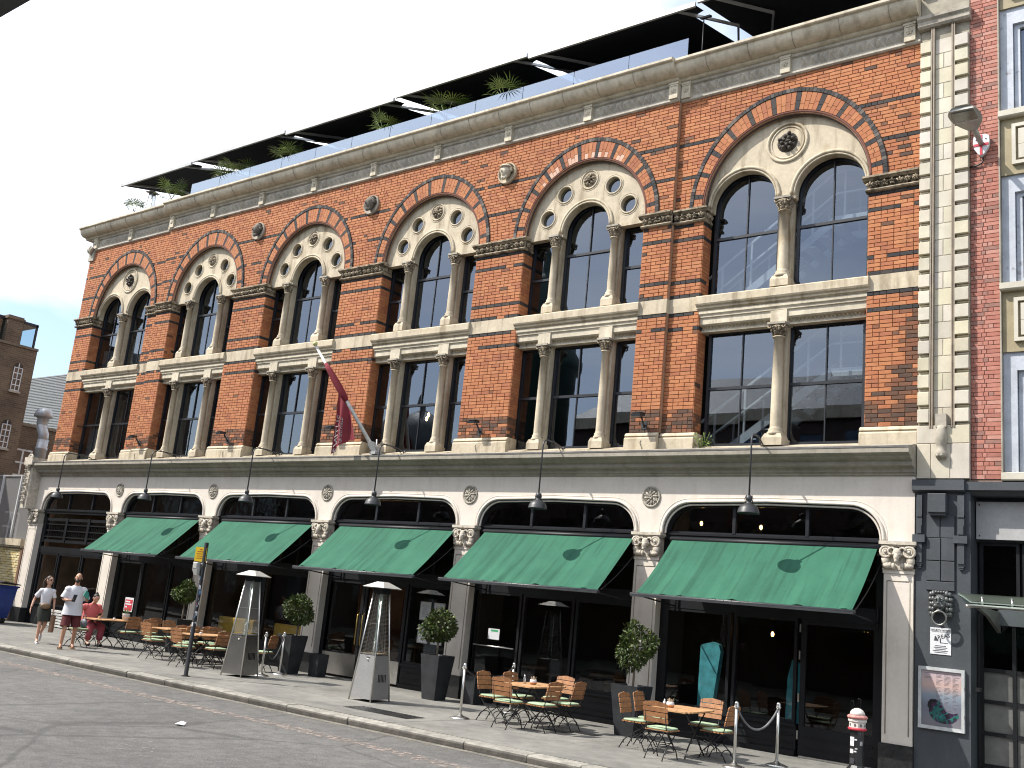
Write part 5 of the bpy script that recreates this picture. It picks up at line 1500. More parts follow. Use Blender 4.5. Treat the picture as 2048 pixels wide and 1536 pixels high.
# lion mask with ring
m = MB(); lx, lz = -4.45, 2.68
m.ell((lx, -.06, lz), (.115, .10, .14), 12, 8); m.ell((lx, -.15, lz - .03), (.06, .06, .055), 9, 6); m.ell((lx, -.165, lz + .03), (.022, .04, .075), 7, 5); m.ell((lx, -.205, lz - .005), (.03, .02, .018), 7, 5)
m.ell((lx, -.13, lz - .115), (.05, .05, .04), 8, 5)
for sg in (-1, 1):
    m.ell((lx + sg * .05, -.14, lz + .055), (.038, .03, .02), 7, 4, Quaternion((0, 1, 0), sg * .35)); m.ell((lx + sg * .045, -.165, lz - .05), (.04, .035, .03), 7, 5); m.ell((lx + sg * .048, -.155, lz + .03), (.014, .012, .012), 6, 4)
    for k in range(5): m.ell((lx + sg * (.135 + .012 * (k % 2)), -.05, lz + .13 - .075 * k), (.045, .055, .045), 7, 5); m.ell((lx + sg * .10, -.09, lz + .14 - .08 * k), (.035, .04, .045), 6, 4)
for k in range(6): m.ell((lx - .1 + .04 * k, -.07, lz + .165), (.028, .05, .03), 6, 4)
lm = m.build("lion_mask", mat("pewter_casting", (.10, .105, .105), .4, .3, var=.3, scale=20), None)
tag(lm, "grey lion head mask holding a ring on charcoal painted pier", "mask")
m = MB(); m.torus((lx + .01, -.17, lz - .235), .105, .016, 'y', 28, 8); m.build("ring", mat("ring_iron", (.22, .22, .21), .35, .8), lm)
# notice and poster
m = MB(); m.box(-4.615, -4.305, -.010, -.002, 1.895, 2.30); nt_ = m.build("security_notice", PAPER); tag(nt_, "white paper security notice taped below the lion mask", "notice")
lettering("SECURITY NOTICE", .036, PRINT, nt_, (-4.46, -.0125, 2.262)); lettering("AREAS", .085, PRINT, nt_, (-4.44, -.0125, 2.165), (PI / 2, -.25, 0)); 
m = MB(); m.prism([(-4.56, 2.10), (-4.49, 2.10), (-4.53, 2.17)], -.0125, -.0105); m.box(-4.47, -4.455, -.0125, -.0105, 2.07, 2.13); m.box(-4.47, -4.35, -.0125, -.0105, 2.068, 2.076)
for k, (z, w) in enumerate(((2.02, .16), (1.995, .2), (1.97, .15), (1.945, .22), (1.92, .18))): m.box(-4.46 - w / 2, -4.46 + w / 2, -.0125, -.0105, z, z + .009)
m.box(-4.59, -4.33, -.0125, -.0105, 2.237, 2.241)
m.build("print", PRINT, nt_)
ps = thing("poster_frame", "silver framed poster of a dark iridescent shape on charcoal pier", "poster", (-4.44, 0, .77))
m = MB(); m.plate([(-4.78, .77), (-4.10, .77), (-4.10, 1.695), (-4.78, 1.695)], [[(-4.735, .82), (-4.145, .82), (-4.145, 1.645), (-4.735, 1.645)]], -.05, -.0); m.build("frame", mat("silver_frame", (.50, .52, .53), .4, .2), ps)
pm, pnt, pb, po = _mat("poster_print"); pb.inputs['Roughness'].default_value = .3
tc = pnt.nodes.new("ShaderNodeNewGeometry"); sx = pnt.nodes.new("ShaderNodeSeparateXYZ"); pnt.links.new(tc.outputs['Position'], sx.inputs['Vector'])
mr = pnt.nodes.new("ShaderNodeMapRange"); mr.inputs['From Min'].default_value = .82; mr.inputs['From Max'].default_value = 1.65; pnt.links.new(sx.outputs['Z'], mr.inputs['Value'])
rp = pnt.nodes.new("ShaderNodeValToRGB"); e = rp.color_ramp.elements; e[0].color = (.16, .15, .17, 1); e[1].color = (.40, .34, .38, 1)
for p, c in ((.35, (.13, .14, .18, 1)), (.55, (.20, .24, .29, 1)), (.72, (.45, .32, .29, 1))): q = e.new(p); q.color = c
pnt.links.new(mr.outputs['Result'], rp.inputs['Fac']); pnt.links.new(rp.outputs['Color'], pb.inputs['Base Color'])
m = MB(); m.box(-4.735, -4.145, -.02, -.012, .82, 1.645); pp = m.build("sheet", pm, ps)
pt = MB(); r_ = random.Random(2)
for cx, w in ((-4.70, .13), (-4.52, .10), (-4.40, .10), (-4.28, .10)):
    z = 1.60
    for k in range(4 if cx < -4.6 else 26):
        ww = w * r_.uniform(.4, 1); pt.box(cx, cx + ww, -.0225, -.0205, z, z + .004); z -= .018 if r_.random() < .8 else .04
pt.build("print", mat("faint_poster_print", (.20, .17, .18), .5), pp, kind='stuff')
bm_, bnt, bb, bo = _mat("iridescent_print"); bb.inputs['Roughness'].default_value = .25
nn = _noise(bnt, 5.5, 2); rr = bnt.nodes.new("ShaderNodeValToRGB"); e = rr.color_ramp.elements; e[0].position = .30; e[0].color = (.008, .008, .012, 1); e[1].position = .80; e[1].color = (.20, .06, .22, 1)
for p, c in ((.44, (.015, .015, .02, 1)), (.50, (.05, .02, .06, 1)), (.55, (.02, .16, .13, 1)), (.60, (.02, .02, .03, 1))): q = e.new(p); q.color = c
bnt.links.new(nn.outputs['Fac'], rr.inputs['Fac']); bnt.links.new(rr.outputs['Color'], bb.inputs['Base Color'])
pts = [(-4.64, 1.16), (-4.60, 1.21), (-4.53, 1.215), (-4.47, 1.19), (-4.43, 1.12), (-4.37, 1.05), (-4.30, 1.03), (-4.26, 1.03), (-4.20, 1.05), (-4.19, .99), (-4.23, .93), (-4.30, .88), (-4.40, .87), (-4.50, .885), (-4.58, .93), (-4.62, 1.0), (-4.625, 1.08), (-4.645, 1.10)]
m = MB(); m.plate(pts, [], -.0235, -.0205, back=False); m.build("print_shape", bm_, pp)
m = MB(); m.ell((-4.52, -.0235, 1.06), (.05, .002, .085), 14, 6, Quaternion((0, 1, 0), .3)); m.ell((-4.43, -.0235, .94), (.06, .002, .06), 14, 6); m.build("print_highlight", mat("teal_print", (.015, .09, .09), .3, var=.8, scale=14), pp)
m = MB()
for z in (1.42, 1.0): m.box(-4.105, -4.09, -.055, -.03, z - .02, z + .02)
m.build("latch", STEEL, ps)
# recess right of the pier
gr = MB(); gr.box(-4.02, 6, .50, .56, 0, 3.72); gr.build("recess_wall", BLACK, nb)
m = MB(); m.box(-4.0, 3.5, .28, .34, 3.735, 4.33); fb = m.build("fascia_board", mat("grey_board", (.36, .36, .36), .6, var=.06), nb)
m = MB()
for x in (-3.95, -.3, 3.4):
    for z in (3.79, 4.28): m.lathe([(.012, 0), (.012, -.008)], (x, .28, z), 8, 'y')
m.build("bolt", IRON, fb)
dg = glass_mat("dim_upper_glass", .05, (.30, .30, .28))
for k in range(5): light(-3.98 + k * .62, -3.40 + k * .62, 2.75, 3.70, 1, 1, .05, dg, "recess_window", .40)
wg = MB(); wg.box(-3.98, 3.0, .37, .44, 1.70, 1.76)
for k in range(12): x = -3.95 + .465 * k; wg.box(x - .028, x + .028, .36, .44, 0, 2.7)
for k in range(4): wg.box(-3.98, 3.0, .365, .44, 1.26 - .47 * k - .028, 1.26 - .47 * k + .028)
w_ = wg.build("steel_window_grid", BLACK, nb)
pl = mat("grey_sheet_panel", (.15, .15, .145), .35, .3, var=.3, scale=2)
for k in range(11):
    x = -3.95 + .465 * k
    for j in range(4):
        z1 = 1.70 if j == 0 else 1.26 - .47 * (j - 1) - .03; z0 = 1.29 if j == 0 else z1 - .41
        m = MB(); m.box(x + .03, x + .435, .395 + .0, .405, max(.03, z0), z1); m.build("panel", pl, w_)
    pane("pane", x + .03, x + .435, 1.76, 2.70, .40, w_, dg)
m = MB(); z = 2.55
while z > .3: m.torus((-3.93, .12, z), .012, .004, 'y', 8, 4); z -= .026
m.box(-3.97, -3.90, .05, .15, 1.4, 1.46); m.build("hanging_chain", IRON, nb, kind='stuff')
FROST = bpy.data.materials.new("frosted_glass"); FROST.use_nodes = True; _q = FROST.node_tree; _q.nodes.clear()
_qo = _q.nodes.new("ShaderNodeOutputMaterial"); _qa = _q.nodes.new("ShaderNodeBsdfTransparent"); _qa.inputs['Color'].default_value = (.8, .88, .84, 1); _qb = _q.nodes.new("ShaderNodeBsdfTranslucent"); _qb.inputs['Color'].default_value = (.80, .88, .84, 1); _qc = _q.nodes.new("ShaderNodeMixShader"); _qc.inputs['Fac'].default_value = .6
_q.links.new(_qa.outputs['BSDF'], _qc.inputs[1]); _q.links.new(_qb.outputs['BSDF'], _qc.inputs[2]); _q.links.new(_qc.outputs['Shader'], _qo.inputs['Surface'])
cn = thing("glass_canopy", "frosted glass entrance canopy on steel brackets beside the lion mask", "canopy", (-3.9, -.6, 2.7))
m = MB(); m.extr([(-4.2, -.02, 2.84), (-4.2, -.02, 2.855), (-3.78, -1.0, 2.69), (-3.78, -1.0, 2.675)], (8.2, 0, 0)); m.build("glass_sheet", FROST, cn)
m = MB(); m.tube([(-3.85, -.95, 2.635), (4.0, -.95, 2.635)], .022, 8); m.tube([(-3.86, -.97, 2.63), (-3.76, -.90, 2.62)], .02, 6); m.build("front_rail", STEEL, cn)
for x in (-3.66, -3.26, -1.4, .5):
    m = MB(); m.tube([(x, -.85, 2.62), (x, -.85, 2.76)], .018, 8); m.ell((x, -.85, 2.77), (.026, .026, .012), 8, 4); m.build("glass_clamp", STEEL, cn)
for x in (-3.72, -1.2, 1.0):
    m = MB(); m.extr([(x, .36, 2.30), (x, .36, 2.62), (x, -.93, 2.64), (x, -.93, 2.60), (x, -.4, 2.52)], (.05, 0, 0)); m.build("bracket", mat("canopy_bracket", (.10, .10, .095), .5, .3), cn)
m = MB(); m.box(-3.70, 4, .3, .36, 2.42, 2.66); m.build("wall_beam", GREYP, cn)
# street lamp on the pink brick
sl = thing("wall_street_lamp", "grey street lamp on pink brick with red cross shield", "street lamp", (-3.83, .08, 10.38))
LG = mat("lamp_grey", (.33, .33, .31), .45, .2, var=.1)
pth = []
m = MB(); m.tube([(0, -.08, .02), (.0, -.35, .06), (.0, -.75, .08)], .045, 10); m.build("arm", LG, sl, False)
m = MB(); n = 9; rows = []
for k in range(n + 1):
    q = k / n; y = -.62 - .78 * q; w = .07 + .17 * math.sin(min(1, q * 1.5) * PI / 2) - (.05 * max(0, q - .85) / .15); h0 = .03; h1 = .14 - .03 * q
    rows.append([(-w, y, h0), (-w * .8, y, h0 + (h1 - h0) * .7), (0, y, h1), (w * .8, y, h0 + (h1 - h0) * .7), (w, y, h0)])
V = [p for r in rows for p in r]
m._add(V, [(a * 5 + b, a * 5 + b + 1, a * 5 + 6 + b, a * 5 + 5 + b) for a in range(n) for b in range(4)] + [(a * 5 + 4, a * 5, a * 5 + 5, a * 5 + 9) for a in range(n)] + [(0, 1, 2, 3, 4), tuple(n * 5 + k for k in (4, 3, 2, 1, 0))], True)
m.build("lamp_head", LG, sl, False)
m = MB(); m.box(-.17, .17, -1.34, -1.03, .012, .028); m.build("lens", mat("lamp_lens", (.22, .22, .19), .15), sl, False)
m = MB(); m.box(-.16, -.02, -1.02, -1.00, .008, .03); m.box(.02, .16, -1.02, -1.0, .008, .03); m.build("lens_clip", PAPER, sl, False)
sp_ = [(-.12, .16), (-.06, .19), (0, .195), (.06, .19), (.12, .16), (.13, .05), (.11, -.06), (.05, -.16), (0, -.20), (-.05, -.16), (-.11, -.06), (-.13, .05)]
m = MB(); m.prism(sp_, -.10, -.03); sh = m.build("shield", PAPER, sl, False)
m = MB(); m.box(-.02, .02, -.107, -.101, -.185, .185); m.box(-.118, .118, -.107, -.101, -.02, .025); m.build("red_cross", RED, sh, False)
m = MB()
for x in (-.075, .075): m.ell((x, -.105, .10), (.012, .008, .012), 6, 4)
m.build("bolt", IRON, sh, False)
m = MB(); m.tube([(.02, -.02, -.2), (0, -.03, -.30), (-.08, -.02, -.33), (-.22, -.02, -.34)], .014, 6); m.build("cable", IRON, sl, False)

# ================================================================== left background
yb = thing("yellow_brick_yard_wall", "low yellow brick wall with stone coping left of the warehouse", "wall", (-36, 0, 0))
m = MB(); m.box(-46, -33.42, .06, .4, 0, 2.34); m.build("mortar_bed", mat("pale_mortar", (.42, .36, .24), .9), yb)
m = MB(); m.box(-46, -33.40, -.06, .46, 2.34, 2.40); m.box(-46, -33.38, -.10, .5, 2.40, 2.62); m.build("coping", STONE, yb)
YB = mat("yellow_stock_brick", (1, 1, 1), .85, var=.12, scale=2, fine=.2, tint=True)
m = MB(); r_ = random.Random(8); k = 0; z = .0
YC = [(.64, .52, .26), (.68, .56, .30), (.60, .47, .22), (.70, .60, .35), (.58, .48, .28)]
while z < 2.3:
    x = -42 - (.113 if k % 2 else 0)
    while x < -33.42:
        m.cur = r_.choice(YC); m.bevbox(x + .006, min(x + .222, -33.42), .035 - r_.uniform(0, .012), .08, z + .006, z + .074, .006); x += .228
    z += .08; k += 1
m.build("brickwork", YB, yb, kind='stuff')
m = MB(); m.box(-33.42, -33.30, -.02, .3, 0, 2.34); m.build("end_pier", mat("brown_pier", (.16, .085, .05), .9), yb)
hs = thing("mesh_screen", "grey see-through mesh screen on posts above the yellow wall", "screen", (-37, .2, 2.6))
me_ = bpy.data.materials.new("debris_mesh"); me_.use_nodes = True; t_ = me_.node_tree; t_.nodes.clear()
o1 = t_.nodes.new("ShaderNodeOutputMaterial"); d1 = t_.nodes.new("ShaderNodeBsdfDiffuse"); d1.inputs['Color'].default_value = (.22, .22, .22, 1); t1 = t_.nodes.new("ShaderNodeBsdfTransparent"); mx1 = t_.nodes.new("ShaderNodeMixShader"); mx1.inputs['Fac'].default_value = .62
t_.links.new(t1.outputs['BSDF'], mx1.inputs[1]); t_.links.new(d1.outputs['BSDF'], mx1.inputs[2]); t_.links.new(mx1.outputs['Shader'], o1.inputs['Surface'])
x = -46.
for k in range(10):
    x0 = -46.0 + k * 1.27; m = MB(); m._add([(x0 + .02, .16, 2.62), (x0 + 1.25, .16, 2.62), (x0 + 1.25, .16, 4.78), (x0 + .02, .16, 4.78)], [(0, 1, 2, 3)]); m.build("mesh_panel", me_, hs)
    m = MB(); m.box(x0 - .03, x0 + .03, .10, .16, 2.6, 4.80); m.build("post", WHITEMETAL, hs)
m = MB(); m.box(-46, -33.45, .12, .18, 4.75, 4.80); m.build("top_rail", ALU, hs)
# brown brick block across the side street (its face looks along the street)
BBK, nt, b, o = _mat("brown_stock_brick"); b.inputs['Roughness'].default_value = .9
bt = nt.nodes.new("ShaderNodeTexBrick"); g = nt.nodes.new("ShaderNodeNewGeometry"); s_ = nt.nodes.new("ShaderNodeSeparateXYZ"); cb = nt.nodes.new("ShaderNodeCombineXYZ")
nt.links.new(g.outputs['Position'], s_.inputs['Vector']); nt.links.new(s_.outputs['Y'], cb.inputs['X']); nt.links.new(s_.outputs['Z'], cb.inputs['Y']); nt.links.new(cb.outputs['Vector'], bt.inputs['Vector'])
bt.inputs['Scale'].default_value = 1.0; bt.inputs['Brick Width'].default_value = .23; bt.inputs['Row Height'].default_value = .077; bt.inputs['Mortar Size'].default_value = .008
bt.inputs['Color1'].default_value = (.14, .095, .055, 1); bt.inputs['Color2'].default_value = (.09, .06, .04, 1); bt.inputs['Mortar'].default_value = (.16, .13, .10, 1)
nz = _noise(nt, .6, 5); c = _mul(nt, bt.outputs['Color'], _ramp(nt, nz.outputs['Fac'], .35, .65, (.65,) * 3, (1.15,) * 3)); nt.links.new(c, b.inputs['Base Color'])
tb = thing("brown_brick_building", "tall brown brick building with arched windows and glass rooftop box", "building", (-42, -2, 0))
m = MB(); m.box(-52, -40, -9, 2.4, 0, 10.3); m.build("wall", BBK, tb)
m = MB(); m.box(-40.6, -39.98, 1.0, 1.62, 10.2, 11.4); m.box(-40.65, -39.94, .95, 1.67, 11.25, 11.33); m.build("chimney", BBK, tb)
m = MB(); m.box(-40.05, -39.96, -9, 2.42, 10.22, 10.32); m.build("parapet_coping", mat("brown_coping", (.14, .11, .08), .9), tb)
GT = glass_mat("blue_rooftop_glass", .10, (.45, .62, .68))
m = MB(); m.box(-51, -40.2, -9, 2.35, 11.22, 11.34); m.box(-51, -40.2, -9, 2.35, 10.3, 10.34)
for y in (-3, -1, 0.3, 1.7, 2.3): m.box(-40.26, -40.2, y - .04, y + .04, 10.3, 11.3)
gb = m.build("rooftop_frame", DGREY, tb)
m = MB(); m.box(-51, -43, -8.9, 2.2, 10.34, 11.2); m.build("rooftop_room", mat("pale_room", (.35, .40, .42), .9), tb)
for y0, y1 in ((-3, -1), (-1, .3), (.3, 1.7), (1.7, 2.3)): q = MB(); q._add([(-40.22, y0, 10.34), (-40.22, y1, 10.34), (-40.22, y1, 11.22), (-40.22, y0, 11.22)], [(0, 1, 2, 3)]); q.build("pane", GT, gb)
WW = mat("white_sash_paint", (.55, .56, .57), .5)
def side_window(x, y0, y1, z0, z1, parent, arch=True, w=.05):
    m = MB(); yc = (y0 + y1) / 2; R_ = (y1 - y0) / 2
    def to(P): return [(x + d, p[0], p[1]) for p in P for d in (0,)]
    m.box(x - .10, x + .01, y0, y1, z0, z1)
    if arch:
        P = arc(yc, z1, R_, 0, PI, 10); m.extr([(x - .1, a, c) for a, c in P], (.11, 0, 0))
    o = m.build("window", mat("window_shadow", (.02, .02, .022), .3), parent)
    f = MB()
    zt = z1 + (R_ * .9 if arch else 0)
    for yy in (y0 + w / 2, yc, y1 - w / 2): f.box(x + .01, x + .03, yy - w / 2, yy + w / 2, z0, zt if yy == yc else z1)
    for zz in (z0 + w / 2, (z0 + z1) / 2, z1 - w / 2) + ((z0 + (z1 - z0) * .25, z0 + (z1 - z0) * .75) if arch else ()): f.box(x + .012, x + .028, y0, y1, zz - w / 2, zz + w / 2)
    f.build("frame", WW, o)
    q = MB(); q._add([(x + .012, y0, z0), (x + .012, y1, z0), (x + .012, y1, z1), (x + .012, y0, z1)], [(0, 1, 2, 3)]); q.build("pane", GLASS_U, o)
    s = MB(); s.box(x - .02, x + .08, y0 - .05, y1 + .05, z0 - .08, z0); s.build("sill", STONE_D, o)
for y in (1.62, .55, -.55, -1.7):
    for z in (8.45, 6.15, 3.9): side_window(-39.99, y - .02, y + .34, z, z + .95, tb, True, .035)
lb = thing("low_brown_extension", "lower brown brick extension with a white sash window", "building", (-42, 3, 0))
m = MB(); m.box(-46, -41, 2.41, 6.0, 0, 7.3); m.build("wall", BBK, lb)
m = MB(); m.box(-46, -40.95, 2.41, 6.05, 7.3, 7.42); m.build("coping", mat("ext_coping", (.2, .17, .13), .9), lb)
side_window(-40.985, 2.72, 3.50, 5.25, 6.35, lb, False, .07)
side_window(-40.985, 2.72, 3.50, 2.6, 3.8, lb, False, .07)
rt = thing("tiled_roof_house", "small red roofed building seen between the brown brick and grey tower", "building", (-60, 12, 0))
m = MB(); m.box(-66, -58, 10, 18, 0, 9.2); m.build("wall", mat("pale_house_wall", (.42, .30, .22), .9), rt)
m = MB(); m.box(-66.3, -57.8, 9.7, 18.2, 9.2, 9.5); m.build("parapet", mat("red_tile", (.30, .10, .07), .8), rt)
gt_ = thing("grey_office_tower", "distant grey louvred office block behind the rooftops", "building", (-100, 35, 0))
m = MB(); m.box(-112, -60, 32.5, 50, 0, 20.2); m.build("wall", mat("grey_cladding", (.27, .29, .30), .6, var=.06), gt_)
m = MB()
for k in range(34): m.box(-112, -60, 32.40, 32.5, 14.6 + k * .165, 14.7 + k * .165)
m.build("louvre", mat("louvre_grey", (.20, .21, .215), .6), gt_, kind='stuff')
for k in range(14): m = MB(); m.box(-112 + k * 3.7, -108.4 + k * 3.7, 32.42, 32.49, 10.5, 14.2); m.build("window", GT, gt_)
dc = thing("ventilation_duct", "silver ventilation duct with cowl at the warehouse's left flank", "duct", (-38, 2.1, 0))
m = MB(); m.lathe([(.20, 4.2), (.20, 6.1), (.22, 6.12), (.22, 6.18), (.20, 6.2), (.20, 6.5)], (-37.75, 2.2, 0), 16); m.tube([(-37.75, 2.2, 6.4), (-37.78, 2.2, 6.7), (-37.92, 2.15, 6.95), (-37.95, 2.15, 7.15)], .19, 14)
GALV = mat("galvanised_sheet", (.42, .44, .46), .5, .5, var=.15); m.build("duct_pipe", GALV, dc)
m = MB(); m.lathe([(.19, 7.05), (.21, 7.1), (.21, 7.32), (.25, 7.34), (.36, 7.38), (.27, 7.66), (.24, 7.68), (.1, 7.69)], (-37.95, 2.15, 0), 16); m.build("cowl", GALV, dc)

# ================================================================== across the street (seen in the reflections)
OB = mat("market_brick", (.055, .035, .03), .85, var=.3, scale=1.0)
def opposite(name, label, x0, x1, h, roof, mm):
    t = thing(name, label, "building", ((x0 + x1) / 2, -24, 0))
    m = MB(); m.box(x0, x1, -34, -21, 0, h); w = m.build("wall", mm, t)
    m = MB(); m.box(x0 - .1, x1 + .1, -21.3, -20.8, h - .5, h); m.build("cornice", STONE_G, t)
    m = MB(); m.extr([(x0, -21, h), (x0, -27.5, h + roof), (x0, -34, h)], (x1 - x0, 0, 0)); m.build("roof", SLATE, t)
    k = x0 + 1.2
    while k + 1.3 < x1:
        for z in (1.2, 4.8, 8.0):
            if z + 2.2 < h: q = MB(); q.box(k, k + 1.2, -21.02, -20.96, z, z + 2.0); q.build("window", GLASS_U, t)
        k += 2.4
    return t
opposite("slate_roof_market", "slate roofed red brick market block across the street", -26.8, 6, 11.0, 3.2, OB)
t = opposite("domed_market_hall", "red brick market hall with corner dome across the street", -46, -27, 8.6, 1.6, OB)
m = MB(); m.lathe([(2.6, 7.6), (2.6, 9.6), (2.9, 9.8), (2.6, 10.7), (1.8, 11.8), (.9, 12.4), (.3, 12.7), (.2, 13.4), (0.02, 13.8)], (-40, -24, 0), 20); m.build("dome", mat("dome_lead", (.05, .06, .06), .5), t)
t = opposite("corner_tavern", "dark brick corner building with turret far along the street", -95, -46.5, 8.4, 2.0, mat("dark_tavern_brick", (.09, .06, .045), .9))
m = MB(); m.lathe([(2.0, 0), (2.0, 14.2), (2.3, 14.4), (2.3, 14.8), (1.9, 15.4), (1.9, 17.0), (1.6, 18.2), (.9, 19.2), (.25, 19.6), (.2, 20.6), (.02, 21)], (-31.5, -23.2, 0), 24); o = m.build("corner_turret", mat("turret_copper", (.015, .045, .035), .6)); tag(o, "dark green round turret in front of the domed market hall", "turret")
# market canopy reaching over the near pavement; its corner shows top left
mc = thing("market_canopy", "dark glazed market canopy edge in the top left corner", "canopy", (-20, -16, 5))
m = MB(); m.box(-40, -4.8, -14.90, -14.81, 5.0, 5.16)
for k in range(25): x = -40 + k * 1.45; m.box(x - .05, x + .05, -20.9, -14.9, 5.0, 5.1)
for k in range(8): y = -20.8 + k * .8; m.box(-40, -4.8, y - .035, y + .035, 4.99, 5.09)
m.build("canopy_frame", IRON, mc)
m = MB(); m.box(-40, -4.8, -20.9, -14.9, 5.11, 5.13); m.build("canopy_glass", GLASS_C, mc)
# ================================================================== street furniture
HOODM = mat('hood_aluminium', (.62, .60, .56), .5, .6, var=.05)
def pyramid_heater(name, label, loc, rz, cover_mat, gmat, grill, h=2.2):
    t = thing(name, label, "patio heater", loc, rz, "pyramid patio heaters on the pavement")
    b0, b1, zt = .27, .105, 2.02
    def W(z): return b0 + (b1 - b0) * z / zt
    for k in range(4):
        a = rad(90 * k); c, s = math.cos(a), math.sin(a)
        R_ = lambda x, y, z: (x * c - y * s, x * s + y * c, z)
        m = MB(); z0, z1 = .05, .84
        m._add([R_(-W(z0) + .015, -W(z0), z0), R_(W(z0) - .015, -W(z0), z0), R_(W(z1) - .012, -W(z1), z1), R_(-W(z1) + .012, -W(z1), z1)], [(0, 1, 2, 3)])
        pn = m.build("base_panel", cover_mat, t, False)
        if k in (0, 1):
            v = MB()
            if k == 1 or True:
                for q in range(6):
                    x = -.11 + .04 * q + (.02 if k else 0)
                    if k == 0: continue
                    za, zb = .36, .50
                    v._add([R_(x, -W(za) - .003, za), R_(x + .022, -W(za) - .003, za), R_(x + .022, -W(zb) - .003, zb), R_(x, -W(zb) - .003, zb)], [(0, 1, 2, 3)])
            if k == 1: v.build("vent_slot", BLACK, pn, False, kind='stuff')
            else:
                v = MB(); v.ell(R_(.03, -W(.76) - .012, .76), (.016, .016, .016), 8, 5); v.box(.0, .07, -W(.80) - .012, -W(.80), .80, .815); v.build("knob", STEEL_P, pn, False)
        m = MB(); m.tube([R_(-W(0), -W(0), 0), R_(-W(zt), -W(zt), zt)], .015, 6); m.build("post", STEEL_P, t, False)
        m = MB(); z0, z1 = .90, 1.98
        if grill:
            n = 44
            for q in range(n):
                z = z0 + (z1 - z0) * q / n; m.bar(R_(-W(z) + .02, -W(z) + .01, z), R_(W(z) - .02, -W(z) + .01, z), .004)
            for x in (-.4, 0, .4): m.bar(R_(W(z0) * x, -W(z0) + .012, z0), R_(W(z1) * x, -W(z1) + .012, z1), .004)
            m.build("guard_mesh", STEEL, t, False, kind='stuff')
        else:
            m._add([R_(-W(z0) + .01, -W(z0) + .004, z0), R_(W(z0) - .01, -W(z0) + .004, z0), R_(W(z1) - .01, -W(z1) + .004, z1), R_(-W(z1) + .01, -W(z1) + .004, z1)], [(0, 1, 2, 3)])
            m.build("guard_mesh", gmat, t, False)
        m = MB(); z = 1.42; m.bar(R_(-W(z), -W(z), z), R_(W(z), -W(z), z), .01); m.build("cross_rail", STEEL_P, t, False)
    m = MB(); w = W(.86); m.box(-w, w, -w, w, .85, .875); m.build("burner_tray", STEEL_P, t, False)
    m = MB(); m.lathe([(.05, .88), (.05, 2.0)], (0, 0, 0), 14); m.build("glass_tube", GLASS_C, t, False)
    m = MB(); m.box(-.12, .12, -.12, .12, 1.98, 2.10); m.build("burner_collar", BLACK, t, False)
    hd = MB(); R2 = .27; z = 2.10
    for (ra, za, rb_, zb) in ((R2, z, .08, z + .11), (R2 - .006, z - .012, .07, z + .09)):
        hd._add([(-ra, -ra, za), (ra, -ra, za), (ra, ra, za), (-ra, ra, za), (-rb_, -rb_, zb), (rb_, -rb_, zb), (rb_, rb_, zb), (-rb_, rb_, zb)], [(0, 1, 5, 4), (1, 2, 6, 5), (2, 3, 7, 6), (3, 0, 4, 7), (4, 5, 6, 7)])
    hd.build("hood", HOODM if name == 'patio_heater' else STEEL, t, False)
    return t
MESHG = bpy.data.materials.new("fine_guard_mesh"); MESHG.use_nodes = True; _t = MESHG.node_tree; _t.nodes.clear()
_o = _t.nodes.new("ShaderNodeOutputMaterial"); _d = _t.nodes.new("ShaderNodeBsdfGlossy"); _d.inputs['Roughness'].default_value = .35; _d.inputs['Color'].default_value = (.6, .6, .6, 1); _p = _t.nodes.new("ShaderNodeBsdfTransparent"); _m = _t.nodes.new("ShaderNodeMixShader"); _m.inputs['Fac'].default_value = .42
_t.links.new(_p.outputs['BSDF'], _m.inputs[1]); _t.links.new(_d.outputs['BSDF'], _m.inputs[2]); _t.links.new(_m.outputs['Shader'], _o.inputs['Surface'])
pyramid_heater("patio_heater", "stainless pyramid patio heater standing left, beside the signpost and chairs", (-17.92, -2.70, 0), rad(12), STEEL, MESHG, False)
pyramid_heater("patio_heater", "stainless pyramid patio heater with bar guard before steel door plates", (-14.02, -2.70, 0), rad(4), mat("satin_steel", (.55, .55, .55), .45, .9, var=.05), MESHG, True)
hr = pyramid_heater("patio_heater", "small dark patio heater on the roof beside palms", (-31.0, .9, 13.45), .3, IRON, MESHG, False)
hr.scale = (.68,) * 3
hr["group"] = "patio heaters on the roof"

